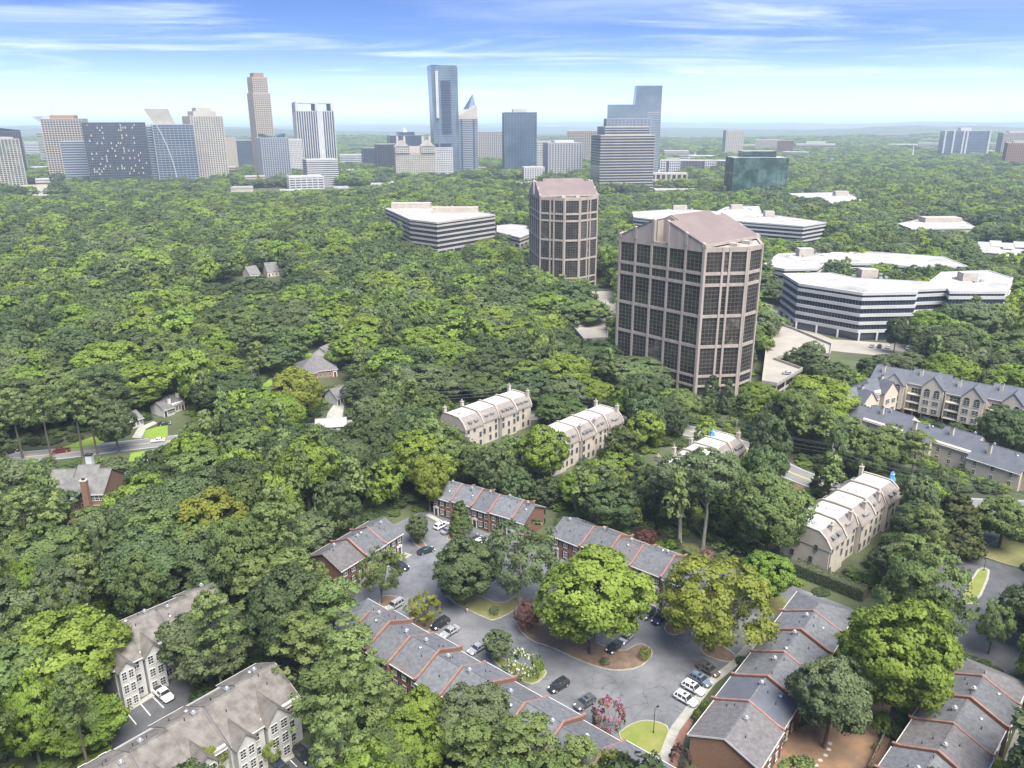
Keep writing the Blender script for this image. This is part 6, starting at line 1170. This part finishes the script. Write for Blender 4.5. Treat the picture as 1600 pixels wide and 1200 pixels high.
# trees and shrubs that the photograph shows one by one
for a in (
    ('bright', 925, 1022, 868, 178, 'big bright green maple on the kerbed mulch island in the middle of the car park', 2),
    ('airy_yellow', 1112, 1018, 890, 185, 'wide yellow green tree shading parked cars beside the right brick row', 0),
    ('dark', 728, 945, 850, 108, 'round dark green tree on the left half of the lawn island', 1),
    ('airy', 811, 938, 830, 128, 'grey green tree with spreading pale limbs on the right half of the lawn island', 2),
    ('cone', 720, 836, 782, 38, 'egg shaped clipped green tree on the small island in front of the rear brick row', 0),
    ('sage', 654, 850, 806, 36, 'slim young tree in the bed by the end of the short brick row', 1),
    ('airy_mid', 597, 942, 866, 74, 'open crowned tree on the rounded island beside the silver wagon', 1),
    ('airy_yellow', 664, 980, 934, 58, 'small light green tree in the bed in front of the long brick row', 1),
    ('sage', 778, 1034, 988, 44, 'small grey green tree at the upper end of the narrow lawn island', 3),
    ('airy_red', 824, 986, 944, 44, 'small reddish pink tree at the left tip of the mulch island', 0),
    ('bright', 1195, 944, 866, 84, 'rounded olive green tree behind the yellow green one near the right brick row', 4),
    ('bare', 1062, 846, 716, 108, 'tall tree with long straight bare trunk behind the middle brick row, left of two', 0),
    ('bare', 1098, 858, 706, 104, 'tall tree with leaning bare trunk behind the middle brick row, right of two', 0),
    ('broad', 1196, 880, 745, 118, 'big dark leafy tree at the left end wall of the nearest cream terrace', 3),
    ('airy_mid', 1430, 1016, 866, 142, 'broad tall green tree beside the drive with the lawn median', 0),
    ('bright', 1392, 1130, 950, 168, 'huge dense bright green tree left of the bottom right brick row', 3),
    ('sage', 1288, 1168, 1030, 124, 'feathery light green tree behind the right brick row over the mulch garden', 0),
    ('sage', 1606, 1010, 905, 104, 'light green tree at the right edge beside the drive', 2),
    ('airy_mid', 1544, 1022, 942, 58, 'small open crowned tree between the drive and the right edge', 1),
    ('magnolia', 1482, 862, 766, 96, 'dark glossy tree beside the upper end of the drive on the right', 0),
    ('broad', 1560, 856, 775, 86, 'tree with a dark trunk on the verge at the top of the drive', 2),
    ('sage', 332, 1072, 956, 142, 'large pale green tree standing between the two shingled apartment blocks', 1),
    ('bright', 118, 1112, 962, 176, 'large bright green tree hiding the end of the upper shingled block', 0),
    ('broad', 50, 1150, 1008, 168, 'mid green tree at the lower left edge above the parking bays', 2),
    ('bright', 140, 1172, 1088, 124, 'low spreading green tree in front of the marked parking bays', 1),
    ('yellow', 258, 1012, 958, 68, 'small olive tree against the upper shingled block', 3),
    ('yellow', 322, 1232, 1156, 82, 'yellow green tree at the bottom edge in front of the lower shingled block', 4),
    ('shrub_bright', 425, 1194, 1148, 36, 'small round green tree by the gable of the lower shingled block', 0),
    ('magnolia', 1205, 742, 678, 52, 'dark magnolia left of the road gap behind the cream terraces', 0),
    ('magnolia', 1294, 776, 706, 60, 'dark magnolia right of the road gap behind the cream terraces', 1),
    ('bright', 1272, 668, 588, 112, 'very large round green tree left of the dark roofed apartments', 1),
    ('pine', 1385, 740, 662, 60, 'flat topped pine with a bare trunk in front of the dark roofs, left one', 0),
    ('pine', 1422, 752, 672, 66, 'flat topped pine with a bare trunk in front of the dark roofs, right one', 2),
    ('pine', 36, 716, 604, 58, 'tall pine with bare trunk by the road at the far left', 0),
    ('pine', 80, 714, 602, 60, 'tall pine with bare trunk above the red pickup truck', 1),
    ('pine', 130, 716, 584, 64, 'tallest roadside pine, just right of the red pickup truck', 2),
    ('pine', 152, 710, 606, 52, 'roadside pine beside the dark green yard tree', 3),
    ('dark', 186, 708, 626, 60, 'dark green yard tree by the road in front of the white house drive', 0),
    ('pine', 408, 622, 534, 40, 'slender pine beside the side road left of the grey roofed house', 1),
    ('yellow', 468, 668, 574, 84, 'wide yellow green tree in front of the grey brown roofed house', 2),
    ('yellow', 672, 800, 712, 62, 'yellowish green tree behind the left end of the rear brick row', 0),
    ('bright', 850, 756, 668, 78, 'bright green tree against the left end of the second cream terrace', 1),
    ('bright', 905, 795, 740, 66, 'bright green tree below the second cream terrace', 2),
    ('yellow', 970, 800, 745, 54, 'light green tree below the right part of the second cream terrace', 3),
    ('bright', 1448, 545, 486, 74, 'bright green tree in front of the curved white office block', 0),
    ('dark', 1396, 552, 494, 34, 'narrow dark ivy covered tree in front of the curved white office block', 1),
    ('dark', 1502, 560, 506, 42, 'dark rounded tree right of the bright one before the curved office block', 4),
    ('broad', 672, 672, 612, 74, 'round green tree at the left end of the first cream terrace', 2),
    ('bright', 985, 668, 606, 64, 'green tree between the second terrace and the near tower foot', 0), ('dark', 1030, 676, 620, 62, 'dark tree behind the left end of the half hidden terrace', 2), ('broad', 1065, 668, 612, 58, 'mid green tree behind the middle of the half hidden terrace', 4), ('sage', 882, 650, 590, 66, 'pale tree right of the first cream terrace and its far chimneys', 1), ('bright', 925, 640, 594, 62, 'green tree above the far end of the second cream terrace', 3),
    ('cypress', 860, 660, 612, 20, 'slim dark evergreen at the far corner of the first cream terrace', 1), ('bright', 1180, 645, 600, 60, 'bright tree at the foot of the tan parking deck', 4), ('cypress', 1135, 645, 592, 28, 'dark pointed evergreen right of the one at the tower foot', 1), ('cypress', 1162, 640, 598, 26, 'dark pointed evergreen nearest the parking deck ramp', 0),
    ('cypress', 1110, 640, 585, 34, 'dark evergreen at the foot of the near beige tower', 0),
):
    at_px(a[0], a[1], a[2], a[3], a[4], a[5], var=a[6])
for a in (
    ('pink', 950, 1150, 1092, 62, 'pink flowering crepe myrtle beside the parked dark car and long brick row'),
    ('white', 812, 1064, 1018, 58, 'white flowering crepe myrtle on the narrow lawn island'),
    ('white', 1052, 978, 896, 64, 'white flecked crepe myrtle over the dark parked cars'),
    ('white', 1212, 1166, 1142, 30, 'white hydrangea behind the lowest unit of the right brick row'),
    ('pink', 1104, 876, 860, 34, 'pale pink bush at the end of the middle brick row'),
    ('plum', 1062, 1200, 1166, 38, 'dark plum coloured round bush beside the brick path'),
    ('shrub_yellow', 1088, 1128, 1108, 17, 'yellow green ball shrub at the corner of the right brick row'),
    ('shrub_bright', 1102, 1112, 1094, 18, 'long low green shrub against the front of the right brick row'),
    ('shrub', 1250, 1232, 1180, 44, 'blue green feathery bush at the bottom edge of the mulch garden'),
    ('shrub_bright', 1374, 1150, 1122, 28, 'green bush by the timber fence in the mulch garden'),
    ('shrub_bright', 840, 1062, 1022, 22, 'small green bush right of the white crepe myrtle'),
    ('shrub_dark', 772, 962, 948, 16, 'round dark bush at the foot of the lawn island'),
    ('shrub_dark', 945, 1038, 1029, 18, 'low dark plant in the middle of the mulch island'),
    ('shrub_bright', 1008, 1030, 1012, 22, 'clipped green bush at the right tip of the mulch island'),
    ('shrub_dark', 996, 926, 912, 30, 'clipped dark hedge under the windows of the middle brick row'),
    ('shrub_bright', 622, 880, 866, 32, 'clipped green hedge in front of the short brick row'),
    ('shrub_bright', 1036, 880, 872, 14, 'pale flowering bush behind the middle brick row'),
    ('shrub', 1142, 872, 850, 80, 'broad clipped hedge behind the end of the middle brick row'),
    ('shrub', 1230, 520, 500, 16, 'small green tree in the planter beside the near beige tower'),
    ('shrub_yellow', 1368, 1172, 1160, 12, 'yellow bush by the fence of the bottom right brick row'),
    ('airy_red', 1008, 856, 828, 36, 'rust red small tree behind the middle brick row'),
):
    at_px(a[0], a[1], a[2], a[3], a[4], a[5], cat='tree' if a[0] in ('airy_red',) else 'bush', name='hydrangea' if 'hydrangea' in a[5] else None)

for a in (('pine', 452, 866, 21, 120, 'tall light green pine at the head of the belt below the short row', 0), ('pine', 398, 880, 18, 100, 'pale green pine left of the head of the pine belt', 1), ('pine', 515, 912, 21, 120, 'large light green pine over the upper end of the long brick row', 2),
    ('pine', 470, 965, 20, 120, 'broad pine in the middle of the belt left of the long row', 3), ('pine', 545, 990, 20, 118, 'bright pine hiding the back of the first long row units', 0), ('pine', 585, 1052, 18, 110, 'pine behind the third unit of the long brick row', 1), ('pine', 500, 1045, 20, 120, 'pine beside the gable of the lower shingled flats', 2),
    ('broad', 545, 1098, 15, 110, 'dark leafy tree below the pines of the belt', 3), ('bright', 652, 1082, 12, 76, 'fresh green tree just below the visible brick back wall of the long row', 1), ('sage', 742, 1084, 15, 120, 'grey green tree behind the middle of the long brick row', 4), ('pine', 822, 1124, 17, 130, 'rounded bright pine in front of the lower long row units', 3), ('pine', 735, 1130, 16, 110, 'bright pine left of the rounded one at the bottom edge', 2), ('bright', 640, 1128, 13, 110, 'spreading bright tree at the bottom edge below the belt', 0), ('pine', 905, 1158, 14, 90, 'small pine at the bottom end of the long brick row', 0), ('broad', 590, 1150, 14, 110, 'mid green tree at the bottom edge beside the bright spreading one', 2), ('yellow', 960, 1176, 10, 60, 'yellow green tree at the bottom edge by the last long row unit', 1),
    ('pine', 250, 640, 20, 0, '', 0)):
    if a[4]: at_top(a[0], a[1], a[2], a[3], a[4], a[5], var=a[6])
# where the wood must not hide what the photograph shows: (pixel outline, distance of the thing behind)
CLEAR = [([(950, 330), (1195, 330), (1195, 480), (1185, 560), (1175, 606), (1090, 618), (1040, 575), (988, 556), (950, 520)], 300),
    ([(836, 280), (940, 280), (940, 430), (925, 440), (836, 412)], 490), ([(598, 314), (776, 325), (776, 366), (690, 394), (630, 372), (598, 348)], 690),
    ([(776, 348), (836, 355), (836, 376), (810, 388), (776, 370)], 690), ([(985, 325), (1292, 325), (1292, 378), (985, 345)], 560),
    ([(1190, 388), (1584, 395), (1584, 470), (1560, 520), (1440, 480), (1400, 485), (1380, 524), (1300, 526), (1225, 470), (1190, 430)], 420), ([(1228, 298), (1345, 300), (1345, 322), (1300, 326), (1228, 330)], 900),
    ([(1402, 340), (1528, 340), (1528, 360), (1402, 356)], 640), ([(1185, 488), (1270, 500), (1440, 530), (1440, 548), (1330, 558), (1262, 590), (1225, 606), (1180, 612)], 330), ([(895, 502), (950, 490), (952, 530), (910, 530)], 300),
    ([(1316, 556), (1600, 575), (1600, 635), (1540, 640), (1532, 662), (1390, 640), (1375, 660), (1316, 640)], 230), ([(1320, 622), (1400, 640), (1600, 690), (1600, 765), (1500, 725), (1440, 690), (1340, 655)], 200),
    ([(690, 602), (840, 602), (840, 670), (770, 690), (735, 672), (692, 668)], 235), ([(816, 640), (965, 625), (968, 645), (945, 705), (900, 718), (830, 740), (820, 712)], 205), ([(1008, 690), (1070, 672), (1168, 668), (1168, 720), (1130, 715), (1010, 726)], 195),
    ([(1236, 800), (1340, 730), (1415, 745), (1412, 800), (1330, 880), (1240, 872)], 166), ([(672, 745), (860, 780), (860, 815), (800, 812), (676, 795)], 180),
    ([(520, 830), (600, 806), (640, 825), (640, 868), (540, 900), (522, 890)], 165), ([(885, 805), (1120, 870), (1110, 900), (1000, 930), (985, 905), (890, 860)], 160),
    ([(548, 930), (640, 955), (1000, 1150), (1035, 1200), (960, 1200), (880, 1150), (760, 1075), (655, 1062), (600, 1022), (556, 985)], 105), ([(640, 1050), (700, 1075), (690, 1090), (650, 1075)], 100),
    ([(620, 790), (700, 800), (860, 870), (1000, 920), (1060, 960), (1200, 930), (1330, 950), (1250, 990), (1100, 1150), (1040, 1200), (960, 1130), (640, 960), (600, 900), (640, 860)], 130), ([(1080, 1070), (1220, 930), (1335, 945), (1310, 1010), (1230, 1090), (1215, 1200), (1080, 1200)], 100),
    ([(1400, 1060), (1500, 1030), (1600, 1060), (1600, 1200), (1380, 1200)], 95), ([(1210, 1110), (1400, 1080), (1400, 1200), (1200, 1200)], 95), ([(1470, 905), (1490, 850), (1525, 828), (1600, 860), (1600, 935), (1500, 945)], 215),
    ([(155, 930), (300, 925), (305, 955), (232, 1070), (190, 1090), (170, 1060), (210, 1020)], 125), ([(180, 1140), (340, 1035), (460, 1045), (470, 1160), (380, 1200), (180, 1200)], 100), ([(180, 1090), (240, 1070), (270, 1100), (200, 1150)], 120),
    ([(100, 716), (186, 715), (190, 775), (120, 790), (104, 770)], 195), ([(0, 700), (80, 680), (262, 660), (262, 690), (215, 712), (120, 712), (0, 718)], 240), ([(240, 615), (292, 615), (292, 660), (200, 690), (205, 662)], 300), ([(1225, 728), (1252, 735), (1252, 800), (1218, 800)], 230),
    ([(392, 560), (460, 540), (540, 530), (540, 600), (500, 600), (400, 600)], 330), ([(505, 592), (545, 592), (545, 665), (505, 668)], 275), ([(0, 195), (75, 195), (115, 300), (60, 306), (0, 300)], 1400), ([(75, 180), (350, 165), (360, 290), (300, 296), (110, 294)], 1300),
    ([(350, 110), (600, 110), (615, 285), (520, 295), (360, 300)], 1450), ([(560, 200), (690, 100), (790, 160), (840, 165), (840, 278), (780, 280), (690, 275), (560, 275)], 1480), ([(775, 270), (940, 170), (1030, 130), (1030, 298), (930, 302), (842, 292), (790, 290)], 1200), ([(1010, 195), (1125, 195), (1125, 240), (1100, 290), (1015, 300)], 1250), ([(1128, 232), (1224, 236), (1218, 308), (1140, 310)], 1060), ([(1360, 198), (1600, 198), (1600, 258), (1570, 260), (1490, 248), (1360, 250)], 2100),
    ([(1285, 526), (1440, 533), (1440, 549), (1300, 562)], 385), ([(1030, 664), (1168, 664), (1168, 715), (1100, 700), (1030, 716)], 205),
    ([(1528, 371), (1600, 373), (1600, 396), (1532, 392)], 640), 
    ([(1303, 805), (1412, 756), (1412, 800), (1338, 878), (1303, 878)], 224),
    ([(375, 415), (440, 412), (440, 432), (375, 436)], 560), ([(330, 428), (360, 438), (350, 452), (332, 446)], 520)]
CLEAR = [(c, max(d, min(P(*v).length for v in c) if max(v[1] for v in c) > 330 else d)) for c, d in CLEAR]
CLB = [(min(p[0] for p in c), min(p[1] for p in c), max(p[0] for p in c), max(p[1] for p in c)) for c, d in CLEAR]
def blocked(X, Y, h, rad):
    pts = None
    for (c, d), bb in zip(CLEAR, CLB):
        if math.hypot(X, Y) > d + 8: continue
        if pts is None:
            pts = [prj(X + dx * rad, Y, z) for z, dx in ((h, 0), (h * .8, -.6), (h * .8, .6), (h * .55, -.85), (h * .55, .85), (h * .55, 0), (h * .3, 0), (h * .92, 0), (h * .35, .6), (h * .35, -.6), (h * .7, -.9), (h * .7, .9), (h * .96, -.3), (h * .96, .3), (h * .7, -.45), (h * .7, .45))]
        for x, y in pts:
            if bb[0] <= x <= bb[2] and bb[1] <= y <= bb[3] and inpoly(x, y, c): return True
    return False
FB = [(min(p[0] for p in f) - m, min(p[1] for p in f) - m, max(p[0] for p in f) + m, max(p[1] for p in f) + m) for f, m in FOOT]
def pdist(x, y, poly):
    best = 1e9
    for i in range(len(poly)):
        ax, ay = poly[i-1][0], poly[i-1][1]; bx, by = poly[i][0], poly[i][1]; dx, dy = bx - ax, by - ay
        k = max(0, min(1, ((x - ax) * dx + (y - ay) * dy) / (dx * dx + dy * dy + 1e-9))); best = min(best, math.hypot(x - ax - k * dx, y - ay - k * dy))
    return best
def on_foot(x, y, ex):
    for (f, m), bb in zip(FOOT, FB):
        if bb[0] - ex <= x <= bb[2] + ex and bb[1] - ex <= y <= bb[3] + ex:
            if inpoly(x, y, f):
                if m >= 0 or pdist(x, y, f) > -m: return True
            elif m + ex > 0 and pdist(x, y, f) < m + ex: return True
    return False
cand = []; Y = 62.0; own = np.array(TREES)
while Y < 4600:
    sp = 8.2 if Y < 260 else (11.5 if Y < 700 else (13.5 if Y < 1500 else (17 if Y < 2600 else 26)))
    X = -Y * .72 - 35 + random.uniform(0, sp)
    while X < Y * .72 + 35:
        x, y = X + random.uniform(-.42, .42) * sp, Y + random.uniform(-.42, .42) * sp; X += sp
        u = random.random(); far = Y > 1500
        kind = 'pine' if u < (.30 if Y < 260 else .12) and not far else ('bright' if u < .40 else ('dark' if u < .68 else ('yellow' if u < .69 else ('sage' if u < .79 else 'broad'))))
        pt = .5 + .5 * math.sin(x / 37 + 1.3 * math.sin(y / 51)) * math.cos(y / 43 + x / 90)
        rad = random.uniform(.48, 1.02) * sp * (1.0 if Y > 700 else 1.06); h = random.uniform(17, 27) if kind == 'pine' else random.uniform(9, 17) + 9 * pt
        if kind == 'pine': rad = random.uniform(3.6, 5.4)
        if Y < 700 and random.random() < .12: h *= .6; rad *= .75
        bl = False
        for tr in range(3):
            ex = min(rad * .55, 3.5)
            if Y < 1500 and (on_foot(x, y, ex) or (Y < 900 and len(own) and np.any((own[:, 0] - x) ** 2 + (own[:, 1] - y) ** 2 < (own[:, 2] * .62 + rad * .5) ** 2))): bl = True; break
            if not blocked(x, y, h, rad): bl = False; break
            bl = True; h *= .62; rad *= .75; kind = 'broad' if kind == 'pine' else kind
            if h < 3.5: break
        if bl: continue
        if far and on_foot(x, y, 2): continue
        cand.append((x, y, h, rad, kind))
    Y += sp * .92
def score(c):
    X, Y, h, rad, k = c; a, b = prj(X, Y, h * .7)
    if not (-40 < a < 1640 and b < 1260): return 0
    return rad * ppm(X, Y, h)
cand.sort(key=score, reverse=True)
WORD = {'pine': 'green pine tree', 'bright': 'bright green broadleaf tree', 'dark': 'dark green broadleaf tree', 'yellow': 'yellow green broadleaf tree', 'sage': 'grey green broadleaf tree', 'broad': 'mid green broadleaf tree'}
MARK = [((760, 1080), 'the long brick row'), ((1200, 1050), 'the right brick row'), ((1490, 1130), 'the lower right brick row'), ((980, 870), 'the middle brick row'), ((750, 800), 'the rear brick row'), ((580, 870), 'the short brick row'), ((300, 1150), 'the lower shingled flats'), ((215, 1030), 'the upper shingled flats'), ((1455, 660), 'the balconied cream apartments'), ((1470, 720), 'the front row of navy roofs'), ((760, 690), 'the first cream terrace'), ((890, 720), 'the second cream terrace'), ((1090, 745), 'the half hidden cream terrace'), ((1320, 860), 'the nearest cream terrace'), ((135, 800), 'the orange brick house'), ((258, 655), 'the white cottage'), ((490, 590), 'the grey brown roofed house'), ((515, 668), 'the long pale roofed house'), ((1080, 620), 'the near beige tower'), ((895, 450), 'the farther beige tower'), ((1540, 900), 'the lawn median of the drive'), ((1250, 590), 'the tan parking deck'), ((1245, 760), 'the road gap'), ((95, 707), 'the red pickup'), ((1130, 870), 'the low green hedge'), ((440, 560), 'the slender pine'), ((1300, 920), 'the tall dark hedge')]
MARK = [(P(*p), n) for p, n in MARK]
ORD = ['nearest to it', 'second nearest to it', 'third nearest to it'] + [w_ + ' nearest to it' for w_ in 'fourth fifth sixth seventh eighth ninth tenth eleventh twelfth thirteenth fourteenth fifteenth sixteenth seventeenth eighteenth nineteenth twentieth'.split()]
near = cand[:220]; rest = cand[220:]; NAMED = {}
for c in near:
    q, n = min(MARK, key=lambda m_: (m_[0].x - c[0]) ** 2 + (m_[0].y - c[1]) ** 2); dx, dy = c[0] - q.x, c[1] - q.y
    side = ('right of' if dx > 0 else 'left of') if abs(dx) > abs(dy) else ('behind' if dy > 0 else 'in front of')
    NAMED.setdefault((c[4], side, n), []).append((math.hypot(dx, dy), c))
for (k, side, n), lst in NAMED.items():
    lst.sort(key=lambda e: e[0])
    for i, (d_, (x, y, h, rad, kk)) in enumerate(lst):
        plant(k, x, y, h, rad, f'{WORD[k]} {side} {n}' + (f', {ORD[min(i, len(ORD) - 1)]}' if len(lst) > 1 else ''), 'woodland trees round ' + n)

# the woods beyond, as one mass
pc = bpy.data.collections.new('wood_prototypes'); order = []
def lod(seed, m, pine=False):
    r = np.random.default_rng(seed)
    if pine:
        cc, cr, co = [], [], []
        for k in range(34):
            t = r.uniform(0, 1); a = r.uniform(0, 6.28); rr = .62 * (1 - .7 * t) * r.uniform(.3, 1.1); cc.append(np.array([math.cos(a) * rr, math.sin(a) * rr, .5 + .47 * t])); cr.append(.17); co.append(np.array([math.cos(a) * .4, math.sin(a) * .4, .8]))
        cc = np.array(cc) * np.array([5, 5, 20]); cr = np.array(cr) * 7; co = np.array(co); h, rad = 20, 5.0
    else:
        h, rad = 16, 6.5; cc, cr, co, lob = crown_broad(seed, h, rad, 2.0, [8, 11, 14, 6][seed % 4], 200, r)
    return clumps_to_leaves('crown', cc, cr, co, 20, .5, m, r), h, rad
LOD = {}
for k, m in (('broad', 'leaf_forest'), ('bright', 'leaf_bright'), ('dark', 'leaf_dark'), ('yellow', 'leaf_yellow'), ('sage', 'leaf_sage'), ('pine', 'leaf_pine')):
    for j in range(4):
        me, h0, r0 = lod(900 + 7 * j + len(LOD), m, k == 'pine'); nm = 'p%02d' % len(order); o = bpy.data.objects.new(nm, me); pc.objects.link(o); LOD.setdefault(k, []).append((len(order), h0, r0)); order.append(o)
def mass(name, lst, label):
    me = bpy.data.meshes.new(name); me.vertices.add(len(lst)); co = np.array([(x, y, (hill(x, y) if y > 2500 else 0) - .3) for x, y, *_ in lst], np.float32); me.vertices.foreach_set('co', co.ravel())
    ids, sc, rt = [], [], []
    for x, y, h, rad, k in lst:
        i, h0, r0 = random.choice(LOD[k]); ids.append(i); sc.append((rad * 1.08 / r0, rad * 1.08 / r0, h / h0)); rt.append((0, 0, random.uniform(0, 6.28)))
    for nm_, ty, dat in (('idx', 'INT', np.array(ids, np.int32)), ('scl', 'FLOAT_VECTOR', np.array(sc, np.float32)), ('rot', 'FLOAT_VECTOR', np.array(rt, np.float32))):
        a = me.attributes.new(nm_, ty, 'POINT'); a.data.foreach_set('vector' if ty == 'FLOAT_VECTOR' else 'value', dat.ravel())
    o = ob(name, me, label=label, cat='trees', kind='stuff')
    g = bpy.data.node_groups.new(name, 'GeometryNodeTree'); g.interface.new_socket('Geometry', in_out='INPUT', socket_type='NodeSocketGeometry'); g.interface.new_socket('Geometry', in_out='OUTPUT', socket_type='NodeSocketGeometry')
    a = g.nodes.new; gi, go, iop, ci = a('NodeGroupInput'), a('NodeGroupOutput'), a('GeometryNodeInstanceOnPoints'), a('GeometryNodeCollectionInfo')
    ci.inputs['Collection'].default_value = pc; ci.inputs['Separate Children'].default_value = True; ci.inputs['Reset Children'].default_value = True
    iop.inputs['Pick Instance'].default_value = True
    g.links.new(gi.outputs[0], iop.inputs['Points']); g.links.new(ci.outputs[0], iop.inputs['Instance']); g.links.new(iop.outputs[0], go.inputs[0])
    for nm_, ty, s in (('idx', 'INT', 'Instance Index'), ('scl', 'FLOAT_VECTOR', 'Scale'), ('rot', 'FLOAT_VECTOR', 'Rotation')):
        n = a('GeometryNodeInputNamedAttribute'); n.data_type = ty; n.inputs['Name'].default_value = nm_; g.links.new(n.outputs[0], iop.inputs[s])
    md = o.modifiers.new('scatter', 'NODES'); md.node_group = g; return o
under = []; Y = 62.0
while Y < 330:
    X = -Y * .7 - 30
    while X < Y * .7 + 30:
        x, y = X + random.uniform(-1.8, 1.8), Y + random.uniform(-1.8, 1.8); X += 4.0; h = random.uniform(1.0, 3.2)
        if not on_foot(x, y, .8) and not blocked(x, y, h, 1.5): under.append((x, y, h, random.uniform(1.2, 2.4), random.choice(('broad', 'dark', 'dark', 'bright'))))
    Y += 3.8
mass('undergrowth', under, 'low green undergrowth covering the ground between the trees')
mass('woodland', [c for c in rest if c[1] < 1500], 'wide green wood reaching from the houses to the skyline towers')
mass('far_woodland', [c for c in rest if c[1] >= 1500], 'hazy wood beyond the skyline towers')
print('TREES own', len(TREES), 'woodland', len(rest))
# ================================================================ AIR
hm = bpy.data.materials.new('haze'); hm.use_nodes = True; t = hm.node_tree; t.nodes.clear(); o = t.nodes.new('ShaderNodeOutputMaterial'); v = t.nodes.new('ShaderNodeVolumePrincipled')
v.inputs['Color'].default_value = (0.70, 0.84, 1.0, 1); v.inputs['Density'].default_value = 1 / 9500; v.inputs['Anisotropy'].default_value = 0.15; t.links.new(v.outputs[0], o.inputs['Volume'])
hz = MB().box(-31000, 31000, -31000, 31000, -40, 232).build('haze', hm, kind='stuff', label='thin bluish summer haze over the whole city', cat='haze')
